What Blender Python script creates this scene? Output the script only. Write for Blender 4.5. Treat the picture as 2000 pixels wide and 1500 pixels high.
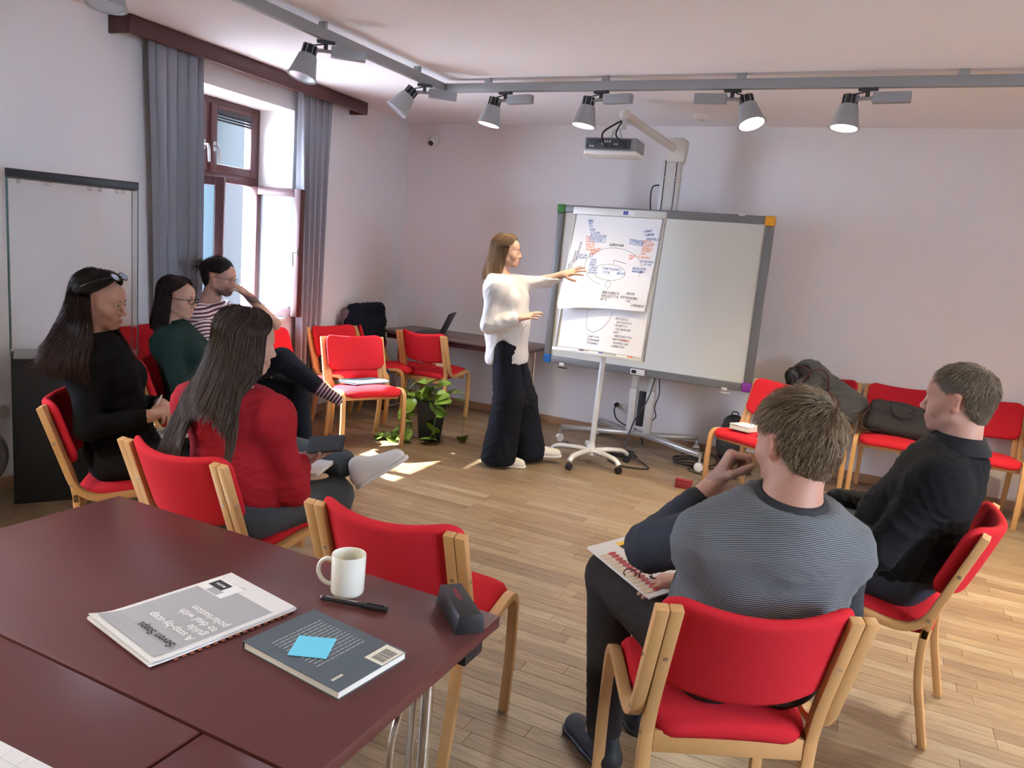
import bpy, bmesh, math, random
import numpy as np
from mathutils import Vector, Matrix
for o in list(bpy.data.objects): bpy.data.objects.remove(o)
scn = bpy.context.scene
col = scn.collection
R = math.radians
PI = math.pi

# ------------------------------------------------------------------ camera
CAM_H, CAM_F = 1.55, 1477.1
cyaw, cpitch, croll = R(-25.204), R(9.811), R(-5.070)
_f = Vector((math.sin(cyaw)*math.cos(cpitch), math.cos(cyaw)*math.cos(cpitch), -math.sin(cpitch)))
_r = Vector((math.cos(cyaw), -math.sin(cyaw), 0)); _d = _f.cross(_r)
_r2 = math.cos(croll)*_r + math.sin(croll)*_d
_d2 = -math.sin(croll)*_r + math.cos(croll)*_d
cd = bpy.data.cameras.new('camera'); cam = bpy.data.objects.new('camera', cd); col.objects.link(cam)
m = Matrix((( _r2.x, -_d2.x, -_f.x, 0), (_r2.y, -_d2.y, -_f.y, 0), (_r2.z, -_d2.z, -_f.z, CAM_H), (0, 0, 0, 1)))
cam.matrix_world = m
cd.sensor_fit = 'HORIZONTAL'; cd.sensor_width = 36.0; cd.lens = CAM_F/2000*36
cd.clip_start = 0.05
scn.camera = cam

# ------------------------------------------------------------------ world, sun, exposure
w = bpy.data.worlds.new('sky'); scn.world = w; w.use_nodes = True
bg = w.node_tree.nodes['Background']; bg.inputs[0].default_value = (0.66, 0.75, 1.0, 1); bg.inputs[1].default_value = 30.0
sl = bpy.data.lights.new('sun', 'SUN'); sl.energy = 42; sl.angle = R(0.6); sl.color = (1, 0.96, 0.9)
sun = bpy.data.objects.new('sun', sl); col.objects.link(sun)
sun.rotation_euler = Vector((1.07, 0.13, -1.0)).to_track_quat('-Z', 'Y').to_euler()
try: scn.cycles.transparent_max_bounces = 32
except Exception: pass
vs = scn.view_settings
vs.view_transform = 'Standard'; vs.look = 'None'; vs.gamma = 1; vs.use_curve_mapping = False; vs.exposure = 0.66

# ------------------------------------------------------------------ materials
MATS = {}
def mat(name, c, rough=0.6, metal=0.0, var=0.0, vscale=8.0, bump=0.0, bscale=200.0, spec=0.5, coat=0.0,
        stretch=(1, 1, 1), c2=None, emit=0.0, trans=0.0, alpha=1.0, sheen=0.0, ior=1.45, attr=None, coord='Object'):
    if name in MATS: return MATS[name]
    mt = bpy.data.materials.new(name); mt.use_nodes = True; nt = mt.node_tree; N = nt.nodes; L = nt.links
    b = N['Principled BSDF']
    c = tuple(c) + (1,)
    b.inputs['Base Color'].default_value = c
    b.inputs['Roughness'].default_value = rough; b.inputs['Metallic'].default_value = metal
    b.inputs['Specular IOR Level'].default_value = spec; b.inputs['IOR'].default_value = ior
    b.inputs['Coat Weight'].default_value = coat; b.inputs['Coat Roughness'].default_value = 0.15
    if sheen: b.inputs['Sheen Weight'].default_value = sheen
    if trans: b.inputs['Transmission Weight'].default_value = trans
    if alpha < 1: b.inputs['Alpha'].default_value = alpha
    if emit: b.inputs['Emission Color'].default_value = c; b.inputs['Emission Strength'].default_value = emit
    tc = N.new('ShaderNodeTexCoord'); mp = N.new('ShaderNodeMapping'); mp.inputs['Scale'].default_value = stretch
    L.new(tc.outputs[coord], mp.inputs['Vector'])
    src = None
    if attr:
        an = N.new('ShaderNodeAttribute'); an.attribute_name = attr; src = an.outputs['Color']
    if var or c2:
        n = N.new('ShaderNodeTexNoise'); n.inputs['Scale'].default_value = vscale; n.inputs['Detail'].default_value = 5
        L.new(mp.outputs[0], n.inputs['Vector'])
        rmp = N.new('ShaderNodeValToRGB'); rmp.color_ramp.elements[0].position = 0.3; rmp.color_ramp.elements[1].position = 0.7
        if c2:
            rmp.color_ramp.elements[0].color = c; rmp.color_ramp.elements[1].color = tuple(c2) + (1,)
            out = rmp.outputs[0]
            if src is not None:
                mx = N.new('ShaderNodeMix'); mx.data_type = 'RGBA'; mx.blend_type = 'MULTIPLY'; mx.inputs[0].default_value = 1
                L.new(src, mx.inputs[6]); L.new(out, mx.inputs[7]); out = mx.outputs[2]
            L.new(out, b.inputs['Base Color'])
        else:
            lo, hi = 1-var, 1+var
            rmp.color_ramp.elements[0].color = (lo, lo, lo, 1); rmp.color_ramp.elements[1].color = (hi, hi, hi, 1)
            mx = N.new('ShaderNodeMix'); mx.data_type = 'RGBA'; mx.blend_type = 'MULTIPLY'; mx.inputs[0].default_value = 1
            mx.inputs[6].default_value = c
            if src is not None: L.new(src, mx.inputs[6])
            L.new(rmp.outputs[0], mx.inputs[7]); L.new(mx.outputs[2], b.inputs['Base Color'])
    elif src is not None:
        L.new(src, b.inputs['Base Color'])
    if bump:
        n2 = N.new('ShaderNodeTexNoise'); n2.inputs['Scale'].default_value = bscale; n2.inputs['Detail'].default_value = 3
        L.new(mp.outputs[0], n2.inputs['Vector'])
        bp = N.new('ShaderNodeBump'); bp.inputs['Strength'].default_value = bump; bp.inputs['Distance'].default_value = 0.004
        L.new(n2.outputs[0], bp.inputs['Height']); L.new(bp.outputs[0], b.inputs['Normal'])
    MATS[name] = mt
    return mt

M_WALL = mat('wall_paint', (0.78, 0.75, 0.745), 0.9, var=0.02, vscale=1.5, bump=0.08, bscale=90)
M_CEIL = mat('ceiling_paint', (0.84, 0.855, 0.90), 0.92, var=0.015, vscale=1.2)
M_RED = mat('red_fabric', (0.56, 0.022, 0.032), 0.9, var=0.10, vscale=60, bump=0.35, bscale=900, spec=0.12)
M_BEECH = mat('beech_wood', (0.50, 0.265, 0.095), 0.45, c2=(0.60, 0.35, 0.14), vscale=9, stretch=(6, 1.2, 1.2), bump=0.06, bscale=60, coat=0.25)
M_BEECH_EDGE = mat('beech_laminate_edge', (0.66, 0.42, 0.19), 0.5, c2=(0.45, 0.24, 0.09), vscale=14, stretch=(1, 7, 1))
M_MAHOG = mat('mahogany_veneer', (0.078, 0.023, 0.021), 0.34, c2=(0.125, 0.036, 0.031), vscale=6, stretch=(1.6, 14, 14), bump=0.03, bscale=80, coat=0.2)
M_DARKWOOD = mat('dark_brown_wood', (0.060, 0.018, 0.018), 0.45, c2=(0.09, 0.028, 0.026), vscale=5, stretch=(2, 2, 2), coat=0.15)
M_OAKBASE = mat('oak_baseboard', (0.30, 0.165, 0.085), 0.5, c2=(0.38, 0.22, 0.12), vscale=6, stretch=(1, 12, 12))
M_CURT = mat('grey_curtain', (0.29, 0.30, 0.335), 0.9, var=0.06, vscale=40, bump=0.15, bscale=500, sheen=0.2)
M_TRACK = mat('grey_metal', (0.30, 0.30, 0.305), 0.55, 0.2)
M_LAMP = mat('silver_grey_metal', (0.33, 0.335, 0.335), 0.5, 0.2)
M_LAMPBOX = mat('driver_box_grey', (0.30, 0.31, 0.32), 0.5, 0.3)
M_FIN = mat('dark_fin', (0.05, 0.052, 0.056), 0.5, 0.4)
M_LED = mat('lamp_led', (1.0, 0.93, 0.80), 0.3, emit=14)
M_LENS = mat('unlit_lens', (0.50, 0.53, 0.58), 0.12, 0.6)
M_WHITE = mat('white_plastic', (0.78, 0.77, 0.74), 0.42)
M_OFFW = mat('cream_plastic', (0.66, 0.63, 0.57), 0.5)
M_BLACK = mat('black_plastic', (0.016, 0.016, 0.018), 0.45)
M_BLACKM = mat('black_matte', (0.014, 0.016, 0.018), 0.75)
M_CHROME = mat('chrome', (0.80, 0.79, 0.76), 0.14, 1.0)
M_ALU = mat('brushed_aluminium', (0.52, 0.52, 0.50), 0.38, 0.85)
M_STEELW = mat('satin_white_metal', (0.62, 0.615, 0.58), 0.38, 0.25)
M_GLASS = mat('clear_glass', (0.93, 0.97, 0.95), 0.02, trans=1.0, ior=1.02, spec=0.5)
M_GLASSE = mat('glass_edge_green', (0.10, 0.22, 0.20), 0.15, trans=0.3)
M_BOARD = mat('whiteboard_enamel', (0.66, 0.665, 0.60), 0.30)
M_FRAME = mat('grey_board_frame', (0.20, 0.205, 0.205), 0.42, 0.35)
M_PAPER = mat('paper_white', (0.72, 0.715, 0.70), 0.85, var=0.015, vscale=3)
M_PAGES = mat('page_block', (0.76, 0.74, 0.64), 0.85, var=0.06, vscale=40, stretch=(1, 1, 12))
M_INK = mat('ink_black', (0.03, 0.03, 0.035), 0.8)
M_INKB = mat('ink_blue', (0.03, 0.12, 0.34), 0.8)
M_INKO = mat('ink_orange', (0.78, 0.20, 0.06), 0.8)
M_NAVY = mat('navy_cloth', (0.008, 0.010, 0.018), 0.9, var=0.1, vscale=20, bump=0.2, bscale=300, spec=0.15)
M_GREYWOOL = mat('grey_felt', (0.055, 0.057, 0.055), 0.95, c2=(0.10, 0.102, 0.098), vscale=90, bump=0.3, bscale=400, sheen=0.2)
M_LEATHER = mat('brown_leather', (0.060, 0.022, 0.012), 0.45, var=0.1, vscale=30)
M_NYLON = mat('black_nylon', (0.020, 0.019, 0.018), 0.7, var=0.1, vscale=60, bump=0.2, bscale=700)
def plain(name, c, rough=0.5, **k): return mat(name, c, rough, **k)

# ------------------------------------------------------------------ mesh helpers
class MB:
    def __init__(s): s.v = []; s.f = []
    def add(s, vs, fs):
        o = len(s.v); s.v += [tuple(p) for p in vs]; s.f += [tuple(i+o for i in f) for f in fs]; return s
    def box(s, c, sz, M=None):
        x, y, z = sz[0]/2, sz[1]/2, sz[2]/2
        P = [Vector((a*x, b*y, d*z)) for a in (-1, 1) for b in (-1, 1) for d in (-1, 1)]
        if M is not None: P = [M @ p for p in P]
        P = [p+Vector(c) for p in P]
        return s.add(P, [(0, 1, 3, 2), (4, 6, 7, 5), (0, 4, 5, 1), (2, 3, 7, 6), (0, 2, 6, 4), (1, 5, 7, 3)])
    def bb(s, lo, hi):
        return s.box([(a+b)/2 for a, b in zip(lo, hi)], [abs(b-a) for a, b in zip(lo, hi)])
    def tube(s, path, r, n=10, caps=True, closed=False, flat=None):
        path = [Vector(p) for p in path]; m_ = len(path)
        rs = r if isinstance(r, (list, tuple)) else [r]*m_
        up = None; vs = []
        for i, p in enumerate(path):
            if closed: t = path[(i+1) % m_]-path[i-1]
            else: t = path[min(i+1, m_-1)]-path[max(i-1, 0)]
            if t.length < 1e-9: t = Vector((0, 0, 1))
            t.normalize()
            if up is None:
                up = Vector((0, 0, 1)) if abs(t.z) < 0.9 else Vector((1, 0, 0))
            a = t.cross(up)
            if a.length < 1e-6: a = t.orthogonal()
            a.normalize(); b = a.cross(t).normalized(); up = b
            for k in range(n):
                an = 2*PI*k/n
                ca, sa = math.cos(an), math.sin(an)
                if flat: ca *= flat[0]; sa *= flat[1]
                vs.append(p+(a*ca+b*sa)*rs[i])
        fs = []
        for i in range(m_ if closed else m_-1):
            j = (i+1) % m_
            for k in range(n):
                k2 = (k+1) % n
                fs.append((i*n+k, i*n+k2, j*n+k2, j*n+k))
        if caps and not closed:
            fs.append(tuple(range(n-1, -1, -1))); fs.append(tuple((m_-1)*n+k for k in range(n)))
        return s.add(vs, fs)
    def lathe(s, prof, n=28, c=(0, 0, 0), M=None, cap=True):
        vs = []; c = Vector(c)
        for r, z in prof:
            for k in range(n):
                a = 2*PI*k/n; p = Vector((r*math.cos(a), r*math.sin(a), z))
                if M is not None: p = M @ p
                vs.append(p+c)
        fs = []
        for i in range(len(prof)-1):
            for k in range(n):
                k2 = (k+1) % n; fs.append((i*n+k, i*n+k2, (i+1)*n+k2, (i+1)*n+k))
        if cap:
            if prof[0][0] > 1e-6: fs.append(tuple(range(n-1, -1, -1)))
            if prof[-1][0] > 1e-6: fs.append(tuple((len(prof)-1)*n+k for k in range(n)))
        return s.add(vs, fs)
    def prism(s, poly, z0, z1, M=None, c=(0, 0, 0)):
        n = len(poly); P = [Vector((x, y, z0)) for x, y in poly]+[Vector((x, y, z1)) for x, y in poly]
        if M is not None: P = [M @ p for p in P]
        P = [p+Vector(c) for p in P]
        fs = [tuple(range(n-1, -1, -1)), tuple(range(n, 2*n))]+[(i, (i+1) % n, n+(i+1) % n, n+i) for i in range(n)]
        return s.add(P, fs)
    def strip(s, path, x0, x1, th):
        """bent laminated bar: path in (y,z), thickness th in plane, from x0 to x1"""
        pts = [Vector((p[0], p[1])) for p in path]; n = len(pts); A = []; B = []
        for i, p in enumerate(pts):
            t = (pts[min(i+1, n-1)]-pts[max(i-1, 0)]).normalized(); nn = Vector((-t.y, t.x))
            A.append(p+nn*th/2); B.append(p-nn*th/2)
        vs = []
        for i in range(n):
            for x in (x0, x1):
                vs.append((x, A[i].x, A[i].y)); vs.append((x, B[i].x, B[i].y))
        fs = []
        for i in range(n-1):
            a = i*4; b = a+4
            fs += [(a, b, b+1, a+1), (a+2, a+3, b+3, b+2), (a, a+2, b+2, b), (a+1, b+1, b+3, a+3)]
        fs += [(0, 1, 3, 2), ((n-1)*4, (n-1)*4+2, (n-1)*4+3, (n-1)*4+1)]
        return s.add(vs, fs)
    def mesh(s, name, smooth=35, bevel=0.0, seg=2):
        me = bpy.data.meshes.new(name); me.from_pydata(s.v, [], s.f)
        bm = bmesh.new(); bm.from_mesh(me)
        bmesh.ops.recalc_face_normals(bm, faces=bm.faces)
        if bevel:
            ed = [e for e in bm.edges if len(e.link_faces) == 2 and e.calc_face_angle(0) > R(35)]
            bmesh.ops.bevel(bm, geom=ed, offset=bevel, segments=seg, profile=0.5, affect='EDGES', clamp_overlap=True)
        bm.to_mesh(me); bm.free()
        if smooth:
            me.shade_smooth(); me.set_sharp_from_angle(angle=R(smooth))
        return me
    def build(s, name, mt, parent=None, smooth=35, bevel=0.0, seg=2, loc=(0, 0, 0), rot=(0, 0, 0)):
        return mk(name, s.mesh(name, smooth, bevel, seg), mt, parent, loc, rot)

def mk(name, me, mt, parent=None, loc=(0, 0, 0), rot=(0, 0, 0)):
    o = bpy.data.objects.new(name, me); col.objects.link(o)
    if mt is not None and not me.materials: me.materials.append(mt)
    o.location = loc; o.rotation_euler = rot
    if parent is not None: o.parent = parent
    return o
def tag(o, label, cat, group=None):
    o['label'] = label; o['category'] = cat
    if group: o['group'] = group
    return o
def thing(name, label, cat, loc=(0, 0, 0), rotz=0.0, group=None):
    o = bpy.data.objects.new(name, None); col.objects.link(o); o.empty_display_size = 0.1
    o.location = loc; o.rotation_euler = (0, 0, rotz)
    return tag(o, label, cat, group)
def struct(o): o['kind'] = 'structure'; return o
def kids(o): return [c for c in bpy.data.objects if c.parent == o]
def copy_tree(o, parent=None):
    ch = kids(o)
    c = o.copy(); col.objects.link(c); c.parent = parent
    for k in ch: copy_tree(k, c)
    return c
def rot_to(d, up=(0, 0, 1)):
    """matrix whose -Z looks along d"""
    return Vector(d).to_track_quat('-Z', 'Y').to_matrix()
def fillet(pts, rad, n=6):
    pts = [Vector(p) for p in pts]; out = [pts[0]]
    rads = rad if isinstance(rad, (list, tuple)) else [rad]*(len(pts)-2)
    for i in range(1, len(pts)-1):
        a, b, c = pts[i-1], pts[i], pts[i+1]; r = rads[i-1]
        u = (a-b).normalized(); v = (c-b).normalized()
        p0 = b+u*r; p1 = b+v*r
        for k in range(n+1):
            t = k/n; out.append((1-t)**2*p0+2*t*(1-t)*b+t*t*p1)
    out.append(pts[-1]); return out
def catmull(pts, n=6, closed=False):
    P = [Vector(p) for p in pts]; out = []; m_ = len(P)
    rng = range(m_ if closed else m_-1)
    for i in rng:
        if closed: a, b, c, d = P[i-1], P[i], P[(i+1) % m_], P[(i+2) % m_]
        else: a, b, c, d = P[max(i-1, 0)], P[i], P[i+1], P[min(i+2, m_-1)]
        for k in range(n):
            t = k/n
            out.append(0.5*((2*b)+(c-a)*t+(2*a-5*b+4*c-d)*t*t+(3*b-a-3*c+d)*t**3))
    if not closed: out.append(P[-1])
    return out
def rrect(w, h, r, n=6):
    pts = []
    for cx, cy, a0 in ((w/2-r, h/2-r, 0), (-w/2+r, h/2-r, 90), (-w/2+r, -h/2+r, 180), (w/2-r, -h/2+r, 270)):
        for k in range(n+1):
            a = R(a0+90*k/n); pts.append((cx+r*math.cos(a), cy+r*math.sin(a)))
    return pts
def pad_mesh(name, w, h, t, r, edge=0.012, puff=0.0, n=7, fn=None):
    """upholstered pad in xy plane, thickness t along z, rounded rim"""
    o0 = rrect(w, h, r, n); out = []
    for (xa, ya), (xb, yb) in zip(o0, o0[1:]+o0[:1]):
        q = max(1, int(math.hypot(xb-xa, yb-ya)/0.03))
        for k in range(q): out.append((xa+(xb-xa)*k/q, ya+(yb-ya)*k/q))
    N = len(out); vs = []; rings = []
    def ring(sc, ins, z):
        q = []
        for x, y in out:
            fx = max(0.0, 1-ins/(w/2))*sc; fy = max(0.0, 1-ins/(h/2))*sc
            q.append(Vector((x*fx, y*fy, z)))
        rings.append(len(vs)); vs.extend(q)
    K = 5
    for sc in (0.2, 0.45, 0.7, 0.88): ring(sc, edge, -t/2-puff*(1-sc*sc)*0.3)
    for k in range(K+1):
        a = -PI/2+PI*k/K; ring(1, edge*(1-math.cos(a)), t/2*math.sin(a))
    for sc in (0.88, 0.7, 0.45, 0.2): ring(sc, edge, t/2+puff*(1-sc*sc))
    fs = []
    for a, b in zip(rings[:-1], rings[1:]):
        for i in range(N): j = (i+1) % N; fs.append((a+i, a+j, b+j, b+i))
    fs.append(tuple(rings[0]+i for i in range(N-1, -1, -1))); fs.append(tuple(rings[-1]+i for i in range(N)))
    if fn: vs = [fn(v) for v in vs]
    mb = MB(); mb.add(vs, fs); return mb.mesh(name, 60)
def text_mesh(body, size, name='lettering', align='LEFT', bold=0.0, sx=1.0):
    cu = bpy.data.curves.new(name, 'FONT'); cu.body = body; cu.size = size; cu.align_x = align; cu.offset = bold
    o = bpy.data.objects.new(name, cu); col.objects.link(o)
    dg = bpy.context.evaluated_depsgraph_get(); dg.update()
    me = bpy.data.meshes.new_from_object(o.evaluated_get(dg)); me.name = name
    bpy.data.objects.remove(o); bpy.data.curves.remove(cu)
    if sx != 1.0:
        for v in me.vertices: v.co.x *= sx
    return me
def ribbon(mb, pts, wd, z=0.0):
    """flat stroke in the xy plane"""
    P = [Vector((p[0], p[1], z)) for p in pts]
    for a, b in zip(P[:-1], P[1:]):
        t = b-a
        if t.length < 1e-6: continue
        t.normalize(); nn = Vector((-t.y, t.x, 0))*wd/2; e = t*wd*0.3
        mb.add([a-nn-e, b-nn+e, b+nn+e, a+nn-e], [(0, 1, 2, 3)])
def thin_glass(name, tint, refl=1.0):
    mt = bpy.data.materials.new(name); mt.use_nodes = True; nt = mt.node_tree; N = nt.nodes; L = nt.links
    N.remove(N['Principled BSDF']); out = N['Material Output']
    tr = N.new('ShaderNodeBsdfTransparent'); tr.inputs[0].default_value = tuple(tint)+(1,)
    gl = N.new('ShaderNodeBsdfGlossy'); gl.inputs['Roughness'].default_value = 0.03
    lw_ = N.new('ShaderNodeLayerWeight'); pw = N.new('ShaderNodeMath'); pw.operation = 'POWER'; pw.inputs[1].default_value = 5; L.new(lw_.outputs['Facing'], pw.inputs[0])
    ml = N.new('ShaderNodeMath'); ml.operation = 'MULTIPLY_ADD'; ml.inputs[1].default_value = 0.55*refl; ml.inputs[2].default_value = 0.014*refl; L.new(pw.outputs[0], ml.inputs[0])
    mx = N.new('ShaderNodeMixShader'); L.new(ml.outputs[0], mx.inputs[0]); L.new(tr.outputs[0], mx.inputs[1]); L.new(gl.outputs[0], mx.inputs[2])
    L.new(mx.outputs[0], out.inputs[0]); MATS[name] = mt; return mt
M_PANE = thin_glass('window_pane_glass', (0.93, 0.97, 0.97))
M_CASEGL = thin_glass('display_case_glass', (0.994, 0.998, 0.997), 0.9)

# ------------------------------------------------------------------ room shell
YB, XR, YF, ZC = 6.50, 3.3, -2.6, 2.71
SK = R(2.44)
LW = (-4.42, 6.5, 0)                       # foot of the corner; the window wall runs slightly out of square
def lw(x, y, z): 
    c, s = math.cos(SK), math.sin(SK); return (LW[0]+c*x-s*y, LW[1]+s*x+c*y, z)
# floor
fl = MB().bb((-5.4, YF-0.2, -0.06), (XR+0.2, YB+0.2, -0.012)).build('floor', mat('subfloor_dark', (0.10, 0.055, 0.03), 0.8))
struct(fl)
M_OAK = bpy.data.materials.new('oak_strip'); M_OAK.use_nodes = True
def oak():
    nt = M_OAK.node_tree; N = nt.nodes; L = nt.links; b = N['Principled BSDF']
    g = N.new('ShaderNodeNewGeometry'); mp = N.new('ShaderNodeMapping'); mp.inputs['Scale'].default_value = (1.2, 14, 14)
    L.new(g.outputs['Position'], mp.inputs['Vector'])
    at = N.new('ShaderNodeAttribute'); at.attribute_name = 'tint'
    n = N.new('ShaderNodeTexNoise'); n.inputs['Scale'].default_value = 5; n.inputs['Detail'].default_value = 8; n.inputs['Distortion'].default_value = 1.2
    L.new(mp.outputs[0], n.inputs['Vector'])
    rp = N.new('ShaderNodeValToRGB'); rp.color_ramp.elements[0].position = 0.34; rp.color_ramp.elements[1].position = 0.66
    rp.color_ramp.elements[0].color = (0.66, 0.62, 0.57, 1); rp.color_ramp.elements[1].color = (1.08, 1.06, 1.03, 1)
    L.new(n.outputs[0], rp.inputs[0])
    mx = N.new('ShaderNodeMix'); mx.data_type = 'RGBA'; mx.blend_type = 'MULTIPLY'; mx.inputs[0].default_value = 1
    L.new(at.outputs['Color'], mx.inputs[6]); L.new(rp.outputs[0], mx.inputs[7]); L.new(mx.outputs[2], b.inputs['Base Color'])
    b.inputs['Roughness'].default_value = 0.40; b.inputs['Coat Weight'].default_value = 0.15; b.inputs['Coat Roughness'].default_value = 0.3
    bp = N.new('ShaderNodeBump'); bp.inputs['Strength'].default_value = 0.06; bp.inputs['Distance'].default_value = 0.003
    L.new(n.outputs[0], bp.inputs['Height']); L.new(bp.outputs[0], b.inputs['Normal'])
oak()
rng = random.Random(5)
OAKS = [(0.60*c_[0], 0.68*c_[1], 0.74*c_[2]) for c_ in [(0.395, 0.245, 0.132), (0.35, 0.21, 0.11), (0.44, 0.285, 0.16), (0.31, 0.18, 0.095), (0.415, 0.26, 0.14), (0.375, 0.225, 0.12), (0.46, 0.31, 0.185)]]
def tinted(me, c):
    a = me.attributes.new('tint', 'FLOAT_COLOR', 'POINT'); a.data.foreach_set('color', list(c+(1,))*len(me.vertices))
PW, GAP = 0.071, 0.0007
planks = []
y = YF; row = 0
while y < YB:
    x = -5.0-rng.random()*0.6
    while x < XR:
        ln = rng.choice((0.38, 0.52, 0.66, 0.80)); planks.append((x+ln/2, y+PW/2, ln, rng.randrange(len(OAKS)))); x += ln
    y += PW; row += 1
def cam_px(p):
    v = Vector(p)-Vector((0, 0, CAM_H)); zc = v.dot(_f)
    return (1000+CAM_F*v.dot(_r2)/zc, 750+CAM_F*v.dot(_d2)/zc, zc) if zc > 0.1 else (0, -999, -1)
vis = []
for i, p in enumerate(planks):
    a = cam_px((p[0], p[1], 0))
    # seen, largest: open floor in the middle and on the right of the room
    if a[2] > 0 and 560 < a[0] < 2000 and 860 < a[1] < 1540: vis.append((a[2], i))
vis.sort(); near = set(i for _, i in vis[:300])
pmesh = {}
rest = MB(); rc = []
for i, (px, py, ln, t) in enumerate(planks):
    if i in near:
        k = (ln, t)
        if k not in pmesh:
            me = MB().bb((-ln/2+GAP, -PW/2+GAP, -0.012), (ln/2-GAP, PW/2-GAP, 0)).mesh('plank', 0, bevel=0.0006, seg=1); tinted(me, OAKS[t]); pmesh[k] = me
        mk('plank', pmesh[k], M_OAK, fl, (px, py, 0))
    else:
        rest.bb((px-ln/2+GAP, py-PW/2+GAP, -0.012), (px+ln/2-GAP, py+PW/2-GAP, 0)); rc += list(OAKS[t]+(1,))*8
me = bpy.data.meshes.new('planks'); me.from_pydata(rest.v, [], rest.f)
a = me.attributes.new('tint', 'FLOAT_COLOR', 'POINT'); a.data.foreach_set('color', rc)
o = mk('planks', me, M_OAK, fl); o['kind'] = 'stuff'

struct(MB().bb((-5.4, YF-0.2, ZC), (XR+0.2, YB+0.2, ZC+0.15)).build('ceiling', M_CEIL))
struct(MB().bb((-5.2, YB, -0.05), (XR+0.15, YB+0.2, ZC+0.02)).build('wall_back', M_WALL))
# the right-hand wall, out of frame, with a window added to let in fill daylight
FILL_RWIN = ((0.7, 1.85),)
wf = MB(); ys = YF
for a_, b_ in FILL_RWIN:
    wf.bb((XR, ys, -0.05), (XR+0.3, a_, ZC+0.02)); wf.bb((XR, a_, -0.05), (XR+0.3, b_, 0.84)); wf.bb((XR, a_, 2.45), (XR+0.3, b_, ZC+0.02)); ys = b_
wf.bb((XR, ys, -0.05), (XR+0.3, YB, ZC+0.02))
struct(wf.build('wall_right', M_WALL))
for n_, (a_, b_) in enumerate(FILL_RWIN):
    f = MB()
    for lo, hi in (((a_, 0.84), (a_+0.06, 2.45)), ((b_-0.06, 0.84), (b_, 2.45)), ((a_+0.06, 0.84), (b_-0.06, 0.90)), ((a_+0.06, 2.39), (b_-0.06, 2.45)), (((a_+b_)/2-0.04, 0.90), ((a_+b_)/2+0.04, 2.39))):
        f.bb((XR+0.21, lo[0], lo[1]), (XR+0.28, hi[0], hi[1]))
    fo = struct(f.build('window_%d' % (n_+3), M_DARKWOOD, bevel=0.004))  # frame of the added window, out of view
    for c_ in ((a_+0.06, (a_+b_)/2-0.04), ((a_+b_)/2+0.04, b_-0.06)): MB().bb((XR+0.244, c_[0], 0.90), (XR+0.25, c_[1], 2.39)).build('pane', M_PANE, fo, smooth=0)
struct(MB().bb((-5.2, YF-0.2, -0.05), (XR, YF, ZC+0.02)).build('wall_front', M_WALL))
# window wall with two openings (the second, unseen beside the camera, added for daylight)
WY0, WY1, WZ0, WZ1 = -2.80, -1.70, 0.84, 2.495
VY0, VY1 = -6.20, -5.10
wl = MB()
TH = -0.50
for (a, b) in ((-9.3, VY0), (VY1, WY0), (WY1, 0.2)): wl.bb((TH, a, -0.05), (0, b, ZC+0.02))
for (a, b) in ((VY0, VY1), (WY0, WY1)):
    wl.bb((TH, a, -0.05), (0, b, WZ0)); wl.bb((TH, a, WZ1), (0, b, ZC+0.02))
struct(wl.build('wall_left', M_WALL, loc=LW, rot=(0, 0, SK)))
bbk = MB().prism([(0, 0), (0.014, 0), (0.014, 0.05), (0.006, 0.062), (0, 0.062)], 0, 1)
def baseboard(name, p0, p1, inward):
    d = Vector(p1)-Vector(p0); L_ = d.length; d.normalize(); n = Vector(inward)
    vs = []
    for t in (0, L_):
        for x, z in ((0, 0), (0.016, 0), (0.016, 0.058), (0.008, 0.07), (0, 0.07)):
            vs.append(Vector(p0)+d*t+n*x+Vector((0, 0, z)))
    mb = MB(); mb.add(vs, [(0, 1, 2, 3, 4), (9, 8, 7, 6, 5)]+[(i, (i+1) % 5, 5+(i+1) % 5, 5+i) for i in range(5)])
    return struct(mb.build(name, M_OAKBASE))
baseboard('baseboard_back', (-4.40, YB, 0), (XR, YB, 0), (0, -1, 0))
baseboard('baseboard_left', lw(0, -9.2, 0), lw(0, 0, 0), (1, 0, 0))
baseboard('baseboard_right', (XR, YF, 0), (XR, YB, 0), (-1, 0, 0))

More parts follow.
